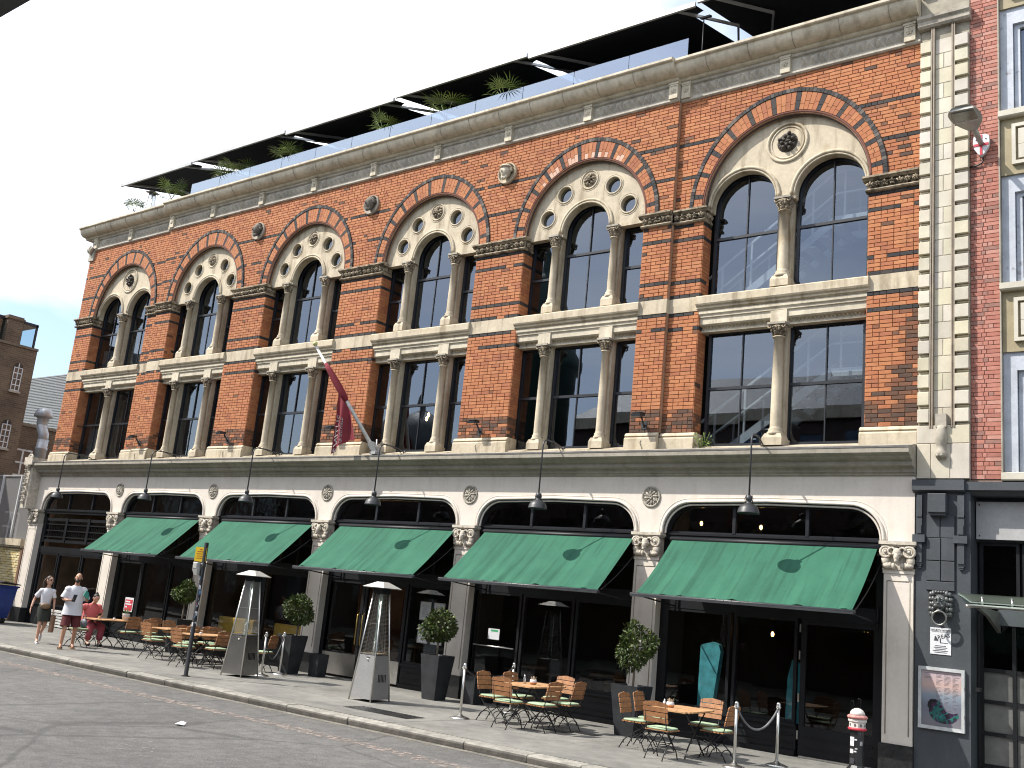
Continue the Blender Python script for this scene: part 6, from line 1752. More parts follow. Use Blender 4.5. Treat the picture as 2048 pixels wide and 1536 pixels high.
# second hood-like tilted hood of a heater behind glass is its own reflection; planters and bay trees
def planter(x, y, h, w0, w1, label, rz=0.0):
    t = thing("planter", label, "planter", (x, y, 0), rz, "slate planters along the shopfront")
    m = MB(); V = []
    for w, z in ((w0, 0), (w1, h), (w1 - .03, h), (w1 - .05, h - .06)): V += [(-w, -w, z), (w, -w, z), (w, w, z), (-w, w, z)]
    m._add(V, [(4 * k + a, 4 * k + (a + 1) % 4, 4 * k + 4 + (a + 1) % 4, 4 * k + 4 + a) for k in range(3) for a in range(4)] + [(3, 2, 1, 0)])
    m.build("tub", ZINC, t, False)
    s = MB(); w = w1 - .05; s.box(-w, w, -w, w, h - .10, h - .065); s.build("soil", SOIL, t, False)
def bay_tree(x, y, z0, zc, R_, seed, label, bright=1.0):
    r_ = random.Random(seed)
    t = thing("bay_tree", label, "tree", (x, y, z0), 0, "clipped bay trees in planters")
    m = MB(); m.tube([(0, 0, 0), (.008, .004, .25), (-.006, 0, zc - z0 - .1)], [.024, .022, .02], 8)
    m.build("trunk", BARK, t, False)
    b = MB(); zz = zc - z0
    for k in range(14):
        a = r_.uniform(0, 6.28); e = r_.uniform(-.6, 1.3); L = R_ * r_.uniform(.5, .85)
        b.tube([(0, 0, zz - .12), (L * math.cos(a) * math.cos(e) * .5, L * math.sin(a) * math.cos(e) * .5, zz + L * math.sin(e) * .45), (L * math.cos(a) * math.cos(e), L * math.sin(a) * math.cos(e), zz + L * math.sin(e))], [.010, .007, .004], 4)
    b.build("branch", BARK, t, False)
    c = MB(); n = 1900
    ns = [Vector((r_.gauss(0, 1), r_.gauss(0, 1), r_.gauss(0, 1))).normalized() for _ in range(26)]
    amp = [r_.uniform(-.30, .34) for _ in range(26)]
    for k in range(n):
        d = Vector((r_.gauss(0, 1), r_.gauss(0, 1), r_.gauss(0, 1))).normalized()
        lump = sum(a * max(0, d.dot(q)) ** 6 for a, q in zip(amp, ns))
        rr = R_ * (r_.random() ** .22) * (.92 + lump)
        p = d * rr; p.z = p.z * .92 + zz
        ax = (d + Vector((r_.gauss(0, .6), r_.gauss(0, .6), r_.gauss(0, .6) - .3))).normalized()
        sd = ax.cross(Vector((r_.gauss(0, 1), r_.gauss(0, 1), r_.gauss(0, 1)))).normalized()
        L = r_.uniform(.055, .095); w = L * .27
        g = r_.uniform(.55, 1.35) * bright
        c.cur = (g * r_.uniform(.85, 1.25), g, g * .85)
        if r_.random() < .05: c.cur = (2.6, 2.1, 1.3)
        up = ax.cross(sd) * w * .35
        c._add([p, p + ax * L * .45 + sd * w + up, p + ax * L, p + ax * L * .45 - sd * w + up], [(0, 1, 2), (0, 2, 3)])
    c.build("crown", LEAF, t, False, kind='stuff')
planter(-18.52, -.85, .87, .16, .25, "tall slate planter with a bay tree, beside the left rope stand"); bay_tree(-18.40, -.85, .80, 1.44, .36, 2, "clipped bay tree in planter left of the steel plated door")
planter(-14.02, -.86, .88, .17, .25, "tall slate planter with bay tree in front of the menu sheets"); bay_tree(-14.06, -.86, .81, 1.45, .37, 3, "clipped bay tree in front of the menu sheets")
planter(-9.33, -1.03, .85, .18, .27, "tall slate planter with bay tree behind the four chair table"); bay_tree(-9.33, -1.0, .78, 1.50, .39, 4, "large clipped bay tree under the largest awning's left edge")
planter(-23.15, -.70, .85, .17, .25, "slate planter hidden behind cafe chairs under the second awning"); bay_tree(-23.0, -.75, .78, 1.53, .38, 1, "olive tinted bay tree left of the signpost", 1.35)
planter(-17.98, -.45, .50, .14, .16, "short square slate planter right of left rope stand"); planter(-13.35, -.45, .55, .17, .18, "short square slate planter right of the menu window tree")

# rope stands
def stand(x, y, label):
    t = thing("rope_stand", label, "rope stand", (x, y, 0), 0, "steel rope stands")
    m = MB(); m.lathe([(.17, 0), (.17, .012), (.12, .03), (.05, .05), (.035, .07)], (0, 0, 0), 24); m.build("base", STEEL_P, t, False)
    m = MB(); m.lathe([(.023, .05), (.023, .90)], (0, 0, 0), 14); m.build("post", STEEL_P, t, False)
    m = MB(); m.lathe([(.035, .84), (.04, .86), (.035, .88), (.03, .9), (.033, .91), (.02, .93), (.004, .935)], (0, 0, 0), 14); m.torus((0, -.05, .85), .018, .005, 'x', 8, 4); m.build("cap", STEEL_P, t, False)
ST = [(-18.0, -2.05, "steel rope stand just right of the left patio heater"), (-18.28, -1.30, "steel rope stand beside tall planter left of steel door"), (-11.72, -2.75, "steel rope stand on open pavement left of the six chair table"),
      (-12.1, -.80, "steel rope stand half hidden behind the six chair table"), (-6.68, -2.48, "steel rope stand nearest the kerb by the four chair table"), (-6.46, -1.45, "steel rope stand nearest the door, far right")]
for s in ST: stand(*s)
ROPE = mat("black_rope", (.035, .035, .038), .7, bump=.3, bscale=120)
ROPE_G = mat("grey_rope", (.16, .16, .165), .7, bump=.3, bscale=120)
def rope(a, b2, sag, label, mm):
    a = Vector((*a, .85)); b2 = Vector((*b2, .85)); m = MB()
    pts = [a + (b2 - a) * k / 20 - Vector((0, 0, sag * (1 - (2 * k / 20 - 1) ** 2))) for k in range(21)]
    m.tube(pts, .016, 8); o = m.build("barrier_rope", mm); tag(o, label, "rope", "barrier ropes")
    for p in (pts[0], pts[-1]):
        h = MB(); h.ell(p, (.024, .024, .024), 8, 5); h.build("hook", STEEL_P, o)
rope(ST[0][:2], ST[1][:2], .50, "black rope slung between the two left rope stands", ROPE); rope(ST[2][:2], ST[3][:2], .22, "black rope behind chairs of the six chair table", ROPE); rope(ST[4][:2], ST[5][:2], .32, "grey rope slung between the two right rope stands", ROPE_G)

# signpost with stickers
sp = thing("signpost", "black signpost with stickers and yellow plate at the kerb", "signpost", (-17.80, -4.12, 0))
m = MB(); m.lathe([(.09, 0), (.085, .012), (.05, .02), (.043, .02), (.043, 2.66), (.03, 2.67)], (0, 0, 0), 16); m.build("post", mat("post_black", (.012, .013, .016), .7, spec=.15), sp, False)
m = MB(); m.obox((-.06, -.06, 2.42), (.87, .5, 0), (-.5, .87, 0), (0, 0, 1), .12, .006, .145); yp = m.build("sign_plate", mat("yellow_sign", (.75, .50, .02), .5, var=.05), sp, False)
m = MB()
for k, (w, hh) in enumerate(((.05, .018), (.16, .012), (.18, .012), (.15, .012), (.17, .012))):
    z = 2.52 - .045 * k; m.obox((-.06 + .0036, -.06 - .0064, z), (.87, .5, 0), (-.5, .87, 0), (0, 0, 1), w / 2, .001, hh / 2)
m.build("print", mat("sign_red_print", (.35, .06, .03), .6), yp, False)
m = MB(); m.bevbox(-.20, -.04, -.12, .02, 2.12, 2.26, .02); m.extr([(-.20, -.12, 2.12), (-.04, -.12, 2.12), (-.06, -.08, 2.0), (-.16, -.08, 2.0)], (0, .12, 0)); m.build("sensor_box", mat("sensor_grey", (.42, .42, .40), .5), sp, False)
m = MB(); m.tube([(.0, 0, 2.2), (.08, -.06, 2.2), (.1, -.12, 2.15)], .012, 6); m.lathe([(.055, 2.18), (.055, 2.24)], (0, 0, 0), 14); m.build("clamp", IRON, sp, False)
r_ = random.Random(12)
SC = [mat("sticker_%s" % n_, c_, .5, var=.3, scale=30) for n_, c_ in (("white", (.62, .62, .64)), ("blue", (.08, .20, .38)), ("grey", (.3, .3, .32)), ("red", (.45, .05, .08)), ("ink", (.04, .04, .05)))]
for k in range(30):
    z = r_.uniform(.85, 1.95) if k > 4 else (1.72, 1.62, 1.2, .98, 1.9)[k]; a = r_.uniform(-2.4, .3); w = r_.uniform(.2, .6) if k > 4 else 1.0; hgt = r_.uniform(.015, .05) if k > 4 else .08
    m = MB(); pts = [(.0442 * math.cos(a + w * q / 4), .0442 * math.sin(a + w * q / 4)) for q in range(5)]
    m._add([(x, y, z) for x, y in pts] + [(x, y, z + hgt) for x, y in pts], [(q, q + 1, q + 6, q + 5) for q in range(4)])
    m.build("sticker", r_.choice(SC) if k > 4 else SC[(0, 1, 0, 0, 2)[k]], sp, False)

# city bollard
bo = thing("bollard", "black bollard with white and red moulded head by the door", "bollard", (-5.40, -.98, 0))
WR = mat("bollard_white", (.60, .57, .53), .6, var=.12, scale=30, patch=(18, .58, (.5, .4, .38), .7))
m = MB(); m.lathe([(.15, 0), (.15, .10), (.125, .13), (.105, .16), (.098, .66)], (0, 0, 0), 8, smooth=False, ang0=rad(22.5)); m.build("shaft", mat("bollard_black", (.012, .012, .013), .4, var=.4, scale=20, patch=(14, .63, (40, 40, 40), 1.0)), bo, False)
m = MB(); m.lathe([(.115, .66), (.135, .668), (.14, .685), (.128, .70)], (0, 0, 0), 24); m.build("red_band", RED, bo, False)
m = MB(); m.lathe([(.12, .70), (.118, .775), (.135, .79), (.135, .82), (.122, .83)], (0, 0, 0), 8, smooth=False, ang0=rad(22.5)); m.build("head", WR, bo, False)
m = MB(); m.lathe([(.125, .826), (.148, .84), (.15, .862), (.13, .88)], (0, 0, 0), 24); m.build("collar", mat("worn_red_rim", (.50, .22, .20), .6, var=.3, scale=25), bo, False)
m = MB(); m.lathe([(.115, .878), (.105, .92), (.08, .955), (.04, .978), (.004, .985)], (0, 0, 0), 24); m.build("dome", WR, bo, False)
m = MB()
for k in range(8):
    a = rad(45 * k); m.obox((.115 * math.cos(a), .115 * math.sin(a), .74), (-math.sin(a), math.cos(a), 0), (math.cos(a), math.sin(a), 0), (0, 0, 1), .012, .003, .018)
m.build("relief", mat("relief_grey", (.12, .11, .11), .6), bo, False)
for k, (a, z, w, hgt, c) in enumerate(((-2.0, .50, .035, .13, 0), (-2.05, .36, .03, .06, 0), (-1.45, .53, .02, .02, 0), (-1.35, .40, .018, .018, 0), (-1.5, .36, .02, .02, 0), (-.6, .48, .02, .06, 2), (-1.95, .22, .035, .08, 4))):
    m = MB(); m.obox((.100 * math.cos(a), .100 * math.sin(a), z), (-math.sin(a), math.cos(a), 0), (math.cos(a), math.sin(a), 0), (0, 0, 1), w, .004, hgt / 2); m.build("sticker", SC[c], bo, False)

# wheelie bin
BL = mat("blue_bin_plastic", (.010, .035, .20), .45, var=.15)
bn = thing("wheelie_bin", "large blue four wheeled waste bin at the left picture edge", "bin", (-31.95, -1.45, 0), rad(8))
m = MB(); V = []
for w, d, z in ((.50, .38, .16), (.56, .42, .5), (.62, .48, 1.08), (.66, .52, 1.10), (.66, .52, 1.14)): V += [(-w, -d, z), (w, -d, z), (w, d, z), (-w, d, z)]
m._add(V, [(4 * k + a, 4 * k + (a + 1) % 4, 4 * k + 4 + (a + 1) % 4, 4 * k + 4 + a) for k in range(4) for a in range(4)] + [(3, 2, 1, 0)])
for x in (-.3, 0, .3): m.box(x - .03, x + .03, -.49, -.40, .3, 1.0)
m.build("body", BL, bn, False)
m = MB(); m.extr([(-.67, -.54, 1.14), (.67, -.54, 1.14), (.67, -.54, 1.17), (-.67, -.54, 1.17)], (0, .54, .09)); m.extr([(-.67, 0, 1.23), (.67, 0, 1.23), (.67, 0, 1.26), (-.67, 0, 1.26)], (0, .54, -.06)); m.tube([(-.3, -.56, 1.17), (.3, -.56, 1.17)], .02, 6); m.build("lid", mat("bin_lid_black", (.02, .02, .025), .5), bn, False)
m = MB(); m.box(.42, .58, -.485, -.475, .9, 1.0); m.build("label_plate", PAPER, bn, False)
for x in (-.42, .42):
    for y in (-.3, .3): m = MB(); m.lathe([(.08, -.025), (.085, -.02), (.085, .02), (.08, .025)], (x, y, .085), 14, 'x'); m.box(x - .035, x + .035, y - .02, y + .02, .09, .18); m.build("wheel", IRON, bn, False)

# ------------------------------------------------------------------ cafe chairs and tables
def chair_proto():
    t = thing("folding_chair", "c", "chair")
    def slat(x0, x1, y, z0, z1, th, tilt, nm, rnd_top=False):
        m = MB(); g = rnd.uniform(.85, 1.15); m.cur = (g, g * rnd.uniform(.95, 1.0), g)
        w = (x1 - x0) / 2; n = 6
        P = [(x0, z0), (x1, z0)]
        P += [(x1, z1 - .012), (x1 - .012, z1), (x0 + .012, z1), (x0, z1 - .012)] if not rnd_top else [(x1, z0 + (z1 - z0) * .55), (x1 - .03, z1 - .012), (0, z1 + .012), (x0 + .03, z1 - .012), (x0, z0 + (z1 - z0) * .55)]
        m._add([(px, y - tilt * (pz - .45), pz) for px, pz in P] + [(px, y + th - tilt * (pz - .45), pz) for px, pz in P],
               [tuple(range(len(P))), tuple(range(2 * len(P) - 1, len(P) - 1, -1))] + [(i, (i + 1) % len(P), len(P) + (i + 1) % len(P), len(P) + i) for i in range(len(P))])
        return m.build(nm, WOOD, t, False)
    W = .20
    for k in range(4): slat(-W, W, -.205, .525 + .077 * k, .525 + .077 * k + .066, .016, .22, "back_slat", k == 3)
    for k in range(7):
        y = -.17 + .058 * k; m = MB(); g = rnd.uniform(.85, 1.15); m.cur = (g, g, g); ww = W - (.015 if k in (0, 6) else 0)
        m.box(-ww, ww, y - .022, y + .022, .408, .424); m.build("seat_slat", WOOD, t, False)
    m = MB(); nx = 6
    V = []
    for z, ins in ((.426, .004), (.434, -.004), (.448, .0), (.454, .02)):
        for k in range(16):
            a = 2 * PI * k / 16; ex = 5.0
            cx = (abs(math.cos(a)) ** (2 / ex)) * (1 if math.cos(a) >= 0 else -1); cy = (abs(math.sin(a)) ** (2 / ex)) * (1 if math.sin(a) >= 0 else -1)
            V.append(((.195 - ins) * cx, (.192 - ins) * cy, z))
    m._add(V, [(16 * j + k, 16 * j + (k + 1) % 16, 16 * j + 16 + (k + 1) % 16, 16 * j + 16 + k) for j in range(3) for k in range(16)] + [tuple(48 + k for k in range(16))], True)
    m.build("cushion", CUSHION, t, False)
    r0 = .0085
    for sx in (-1, 1):
        x = sx * .165; xi = sx * .145
        m = MB()                       # back upright running down to the front foot
        m.tube([(x, -.275, .82), (x, -.225, .56), (x, -.19, .43), (x, -.08, .30), (x, .06, .20), (x, .16, .11), (x, .215, .0)], r0, 6); m.ell((x, .218, .005), (.016, .02, .006), 6, 3); m.build("leg", IRON, t, False)
        m = MB()
        m.tube([(xi, .195, .415), (xi, .12, .33), (xi, -.02, .235), (xi, -.16, .13), (xi, -.235, .0)], r0, 6); m.ell((xi, -.238, .005), (.016, .02, .006), 6, 3); m.build("leg", IRON, t, False)
    m = MB()
    m.tube([(-.155, -.19, .405), (.155, -.19, .405)], .008, 5); m.tube([(-.155, .195, .405), (.155, .195, .405)], .008, 5)
    for sx in (-1, 1): m.tube([(sx * .16, -.2, .404), (sx * .155, .2, .404)], .008, 5)
    for y, zz in ((.12, .16), (-.16, .13)):
        m.tube([(-.155 * 1.0, y, zz - .05)] + [(.155 * math.cos(PI - PI * k / 8), y, zz - .05 + .085 * math.sin(PI * k / 8)) for k in range(1, 8)] + [(.155, y, zz - .05)], .0075, 5)
    m.tube([(-.16, .0, .235), (.16, .0, .235)], .007, 5)
    m.build("frame", IRON, t, False)
    return t
cproto = chair_proto(); used = [False]
def chair(x, y, face, label, group):
    """face: direction the sitter looks, degrees from +x"""
    o = cproto if not used[0] else copy_tree(cproto)
    used[0] = True
    o.location = (x, y, 0); o.rotation_euler = (0, 0, rad(face - 90)); tag(o, label, "chair", group)
def table_proto(L=1.15, W=.72, zt=.69):
    t = thing("slatted_table", "t", "table")
    n = 14
    for k in range(n):
        y = -L / 2 + L * (k + .5) / n; w = W / 2 - (.05 if k in (0, n - 1) else .015 if k in (1, n - 2) else 0)
        m = MB(); g = rnd.uniform(.86, 1.12); m.cur = (g, g, g); m.box(-w, w, y - L / n / 2 + .003, y + L / n / 2 - .003, zt - .022, zt); m.build("slat", WOOD_T, t, False)
    for sx in (-1, 1):
        for sy in (-1, 1):
            m = MB(); m.tube([(sx * .24, -sy * .36, zt - .05), (sx * .24, 0, .36), (sx * .24, sy * .30, .09), (sx * .26, sy * .37, 0)], .012, 6); m.build("leg", IRON, t, False)
    m = MB()
    for sx in (-1, 1): m.bar((sx * .24, -L / 2 + .06, zt - .035), (sx * .24, L / 2 - .06, zt - .035), .025, .02)
    for yy in (-.36, .36): m.tube([(-.24, yy, zt - .05), (.24, yy, zt - .05)], .01, 5)
    m.tube([(-.24, 0, .36), (.24, 0, .36)], .01, 5); m.build("frame", IRON, t, False)
    return t
tproto = table_proto(); tused = [False]
def table(x, y, rz, label):
    o = tproto if not tused[0] else copy_tree(tproto)
    tused[0] = True; o.location = (x, y, 0); o.rotation_euler = (0, 0, rad(rz)); tag(o, label, "table", "slatted cafe tables")
G6, G4, GL = "chairs round the six chair table", "chairs round the right hand table", "chairs round the left hand tables"
table(-10.72, -2.02, 2, "slatted teak table for six below the fourth awning")
chair(-10.62, -2.84, 92, "slatted chair nearest the kerb at the six chair table", G6)
chair(-11.27, -2.42, 2, "leftmost slatted chair at six chair table, near rope stand", G6)
chair(-11.22, -1.72, -3, "slatted chair at six chair table, second on left by the rope", G6)
chair(-10.18, -2.50, 176, "slatted chair front right of six chair table, sunlit green cushion", G6)
chair(-10.22, -1.72, 182, "slatted chair rear right at the six chair table", G6)
chair(-10.85, -1.12, 268, "slatted chair at the window end of the six chair table", G6)
table(-7.72, -2.22, 4, "slatted teak table nearest the right hand rope stands")
chair(-7.62, -2.98, 91, "slatted chair nearest the kerb at the right hand table", G4)
chair(-8.35, -2.44, 5, "leftmost slatted chair at right hand table, before planter", G4)
chair(-8.45, -1.82, 5, "slatted chair against tall planter at right hand table", G4)
chair(-7.20, -2.0, 178, "slatted chair beside the rope stand at right hand table", G4)
chair(-7.72, -1.42, 272, "sun bleached slatted chair on window side of right hand table", G4)
table(-24.16, -2.08, 0, "slatted table where the seated woman sits, with potted plant"); table(-21.62, -1.75, 3, "slatted table between seated woman's table and signpost"); table(-19.98, -2.10, 0, "slatted table directly left of the left patio heater")
chair(-23.98, -2.98, 85, "slatted chair beside the seated woman, its back to the kerb", GL)
chair(-24.76, -2.27, 2, "slatted chair the seated woman sits on", GL)
chair(-23.64, -1.85, 178, "slatted chair right of the potted plant, back towards signpost", GL)
chair(-23.66, -1.25, 180, "slatted chair by the shop window behind potted plant", GL)
chair(-22.28, -1.95, 0, "slatted chair facing right at the table left of signpost", GL)
chair(-22.35, -1.35, 3, "slatted chair near window at the table left of signpost", GL)
chair(-21.32, -2.62, 93, "slatted chair by the kerb at the table left of signpost, empty pavement before it", GL)
chair(-20.98, -2.0, 182, "slatted chair back to back with next table, left of signpost", GL)
chair(-21.0, -1.35, 178, "slatted chair by window, left of signpost and heater", GL)
chair(-19.72, -2.90, 92, "slatted chair right behind the signpost by the kerb", GL)
chair(-20.55, -2.2, 0, "slatted chair facing the patio heater across last left table", GL)
chair(-19.36, -2.30, 178, "slatted chair tucked against the left patio heater", GL)
chair(-20.5, -1.5, 2, "slatted chair near mustard sofa window, left of heater", GL)
chair(-18.9, -1.35, 200, "slatted chair seen between the left heater and rope stand", GL)

# things on the tables
POTW = mat("white_china", (.60, .59, .60), .35, var=.06); TERR = mat("orange_glaze", (.50, .20, .07), .4)
def condiment(x, y, label):
    t = thing("condiment_pot", label, "pot", (x, y, .692), 0, "condiment pots on the tables")
    m = MB(); m.lathe([(.045, 0), (.06, .02), (.062, .05), (.055, .085), (.05, .085), (.05, .05)], (0, 0, 0), 14); m.build("pot", POTW, t, False)
    m = MB(); m.lathe([(.046, .0), (.0625, .02), (.0635, .035), (.060, .04)], (0, 0, 0), 14); m.build("glazed_base", TERR, t, False)
    r2 = random.Random(int(x * 7))
    m = MB()
    for k in range(7): a = r2.uniform(0, 6.28); m.bar((.02 * math.cos(a), .02 * math.sin(a), .05), (.05 * math.cos(a), .05 * math.sin(a), r2.uniform(.10, .14)), .02, .003)
    m.build("sachet", mat("sachet_tan", (.5, .4, .28), .8), t, False)
condiment(-10.72, -2.05, "white and orange condiment pot on the six chair table"); condiment(-7.85, -2.35, "white and orange condiment pot on the right hand table"); condiment(-19.72, -1.9, "orange condiment pot on the table left of the heater"); condiment(-21.5, -1.5, "white condiment pot on table left of the signpost")
def small_bottle(x, y, label, c, h=.14):
    m = MB(); m.lathe([(.022, .692), (.024, .70), (.024, .692 + h * .6), (.01, .692 + h * .8), (.01, .692 + h)], (x, y, 0), 12); o = m.build("sauce_bottle", c); tag(o, label, "bottle")
small_bottle(-10.86, -2.12, "small steel shaker leaning beside pot on six chair table", STEEL, .15); small_bottle(-7.98, -2.3, "white napkin cup beside the pot on right hand table", POTW, .11)
for x, y, lb in ((-24.30, -2.28, "small wooden salt pot in front of the seated woman"), (-24.08, -2.0, "small white salt pot by the potted plant"), (-21.7, -1.75, "small white salt pot on table left of signpost"), (-20.0, -2.3, "small white salt pot left of orange condiment pot")):
    m = MB(); m.lathe([(.03, .692), (.034, .70), (.03, .735), (.02, .74)], (x, y, 0), 10); o = m.build("salt_pot", POTW if "white" in lb else WOOD_T); tag(o, lb, "salt pot")
pp_ = thing("potted_plant", "spiky green plant in white pot on seated woman's table", "plant", (-24.05, -1.70, .692))
m = MB(); m.lathe([(.075, 0), (.095, .14), (.10, .165), (.085, .165), (.08, .13)], (0, 0, 0), 18); m.build("pot", POTW, pp_, False)
r_ = random.Random(6)
for k in range(18):
    a = r_.uniform(0, 6.28); e = r_.uniform(.3, 1.35); L = r_.uniform(.14, .24); d = Vector((math.cos(a) * math.cos(e), math.sin(a) * math.cos(e), math.sin(e))); s_ = d.cross(Vector((0, 0, 1))).normalized() * .013
    b0 = Vector((0, 0, .14)); md_ = b0 + d * L * .6; en = b0 + d * L - Vector((0, 0, .05 * math.cos(e)))
    m = MB(); g = r_.uniform(.8, 1.6); m.cur = (g, g, g); m._add([b0, md_ + s_, en, md_ - s_], [(0, 1, 2, 3)]); m.build("leaf", PALM, pp_, False)
# litter on the road and weed on the ledge
m = MB(); r_ = random.Random(3); c = Vector((-12.75, -7.73, -.105))
m._add([c + Vector((-.07, -.05, 0)), c + Vector((.02, -.07, .012)), c + Vector((.08, 0, .0)), c + Vector((.05, .06, .03)), c + Vector((-.02, .03, .045)), c + Vector((-.06, .05, .0))], [(0, 1, 4), (1, 2, 3), (1, 3, 4), (0, 4, 5)])
tag(m.build("litter", PAPER), "crumpled white paper litter lying on the road", "litter")
m = thing("ledge_weed", "small leafy weed rooted on the shop cornice ledge", "plant", (-8.75, -.02, 5.24)); b = MB()
for k in range(90):
    p = Vector((r_.uniform(-.2, .2), r_.uniform(-.06, .08), r_.uniform(0, .30) * r_.random() + .02)); d = Vector((r_.gauss(0, 1), r_.gauss(0, 1), r_.gauss(0, 1) + .4)).normalized() * .045; s_ = d.cross(Vector((.3, .1, 1))).normalized() * .016
    g = r_.uniform(.8, 1.8); b.cur = (g, g, g * .9); b._add([p, p + d * .5 + s_, p + d, p + d * .5 - s_], [(0, 1, 2, 3)])
for k in range(7): a = r_.uniform(-.15, .15); b.tube([(a * .3, 0, 0), (a, r_.uniform(-.03, .03), .15), (a * 1.5, 0, .3)], .004, 4)
b.build("foliage", PALM, m, False, kind='stuff')

# ================================================================== people
SKIN = mat("skin_light", (.52, .30, .21), .55, var=.06, scale=12, fine=.0); SKIN2 = mat("skin_tanned", (.42, .22, .14), .55, var=.06, scale=12, fine=.0)
def skin_body(name, joints, bones, mat_, parent):
    me = bpy.data.meshes.new(name); names = list(joints)
    me.from_pydata([joints[n][0] for n in names], [(names.index(a), names.index(b2)) for a, b2 in bones], [])
    o = bpy.data.objects.new(name, me); COL.objects.link(o); o.parent = parent
    sk = o.modifiers.new("skin", 'SKIN'); sk.use_smooth_shade = True
    if not me.skin_vertices: me.attributes  # layer is added with the modifier
    ly = me.skin_vertices[0].data
    for i, n in enumerate(names):
        r = joints[n][1]; ly[i].radius = r if isinstance(r, tuple) else (r, r); ly[i].use_root = (n == 'pelvis')
    sb = o.modifiers.new("sub", 'SUBSURF'); sb.levels = 2; sb.render_levels = 2
    me.materials.append(mat_)
    dg_ = bpy.context.evaluated_depsgraph_get(); bpy.context.view_layer.update()
    ev = bpy.data.meshes.new_from_object(o.evaluated_get(bpy.context.evaluated_depsgraph_get()))
    o.modifiers.clear(); o.data = ev; ev.name = name
    if not ev.materials: ev.materials.append(mat_)
    ev.polygons.foreach_set('use_smooth', [True] * len(ev.polygons))
    return o
def loft(m, rings, n=14):
    """rings of (centre, half width x, half depth y, yaw)"""
    V = []
    for c, rx, ry, yw in rings:
        for k in range(n):
            a = 2 * PI * k / n; x, y = rx * math.cos(a), ry * math.sin(a); V.append((c[0] + x * math.cos(yw) - y * math.sin(yw), c[1] + x * math.sin(yw) + y * math.cos(yw), c[2]))
    m._add(V, [(j * n + k, j * n + (k + 1) % n, (j + 1) * n + (k + 1) % n, (j + 1) * n + k) for j in range(len(rings) - 1) for k in range(n)], True)
def head_parts(t, c, face, skin, hair, style, s=1.0, pitch=0.0):
    """features on a head at c (world offset in t); face = yaw in t's frame, +y forward at 0"""
    q = Quaternion((0, 0, 1), face) @ Quaternion((1, 0, 0), pitch); c = Vector(c)
    P = lambda x, y, z: c + q @ Vector((x * s, y * s, z * s))
    m = MB(); m.ell(P(0, 0, .0), (.076 * s, .096 * s, .118 * s), 14, 10, q); m.ell(P(0, .03, -.065), (.055 * s, .06 * s, .055 * s), 10, 7, q)
    m.ell(P(0, .103, -.01), (.014 * s, .022 * s, .026 * s), 7, 5, q)
    for sg in (-1, 1): m.ell(P(sg * .078, -.005, -.005), (.012 * s, .025 * s, .032 * s), 7, 5, q)
    h = m.build("head", skin, t, False)
    m = MB()
    for sg in (-1, 1): m.ell(P(sg * .032, .086, .015), (.012 * s, .007 * s, .006 * s), 6, 4, q); m.box(0, 0, 0, 0, 0, 0) if False else None
    m.ell(P(0, .088, -.055), (.024 * s, .008 * s, .006 * s), 7, 4, q)
    m.build("eyes_and_mouth", mat("dark_features", (.10, .035, .03), .5), h, False)
    m = MB()
    m.ell(P(0, -.018, .028), (.083 * s, .096 * s, .105 * s), 12, 8, q)
    if style == 'long':
        for k in range(9): x = -.07 + .0175 * k; m.tube([P(x, -.05, .06), P(x * 1.15, -.10, -.03), P(x * 1.1, -.105, -.14), P(x * .8, -.09, -.23)], [.02 * s, .028 * s, .026 * s, .008 * s], 6)
    if style == 'bun': m.ell(P(0, -.07, .115), (.045 * s, .045 * s, .04 * s), 9, 6, q)
    if style == 'beard':
        m = MB(); m.ell(P(0, -.026, .036), (.079 * s, .090 * s, .092 * s), 12, 8, q); m.ell(P(0, .045, -.085), (.058 * s, .055 * s, .045 * s), 10, 6, q)
        for sg in (-1, 1): m.ell(P(sg * .06, .03, -.05), (.018 * s, .03 * s, .05 * s), 7, 5, q)
    m.build("hair", hair, t, False)
    return P
def flipx(root):
    for ch in root.children_recursive:
        for v in ch.data.vertices: v.co.x = -v.co.x
        ch.data.flip_normals()
def hand(m, wrist, d, nrm, s=1.0, curl=.5):
    """palm and five fingers; d along the hand, nrm out of the palm"""
    d = Vector(d).normalized(); nrm = (Vector(nrm) - d * Vector(nrm).dot(d)).normalized(); sd = d.cross(nrm); w = Vector(wrist)
    q = Matrix((sd, d, nrm)).transposed().to_quaternion()
    m.ell(w + d * .045 * s, (.040 * s, .055 * s, .017 * s), 9, 6, q)
    for k, L in enumerate((.066, .074, .070, .055)):
        b = w + d * .085 * s + sd * (.027 - .018 * k) * s; k1 = b + d * L * .5 * s + nrm * curl * .015 * s; k2 = k1 + (d * (1 - curl) + nrm * curl).normalized() * L * .5 * s
        m.tube([b - d * .015 * s, k1, k2], [.0095 * s, .009 * s, .007 * s], 6)
    b = w + d * .03 * s + sd * .035 * s; m.tube([b - sd * .012 * s, b + (d * .5 + sd * .6) * .035 * s, b + (d * .8 + sd * .45 + nrm * .3) * .06 * s], [.012 * s, .011 * s, .008 * s], 6)
SHIRT = mat("white_cotton", (.66, .66, .70), .9, var=.05, scale=6, bump=.15, bscale=9); SHORTS = mat("maroon_shorts", (.10, .018, .02), .9, var=.15, bump=.15, bscale=14); SKIRT = mat("dark_green_skirt", (.022, .026, .02), .9, var=.2)
HAIRB = mat("brown_hair", (.055, .03, .018), .6, var=.3, scale=30); HAIRD = mat("dark_hair", (.025, .016, .012), .6, var=.3, scale=30); LEATHER = mat("tan_leather", (.20, .13, .075), .5, var=.2); BROWN = mat("kraft_paper", (.30, .18, .12), .8)

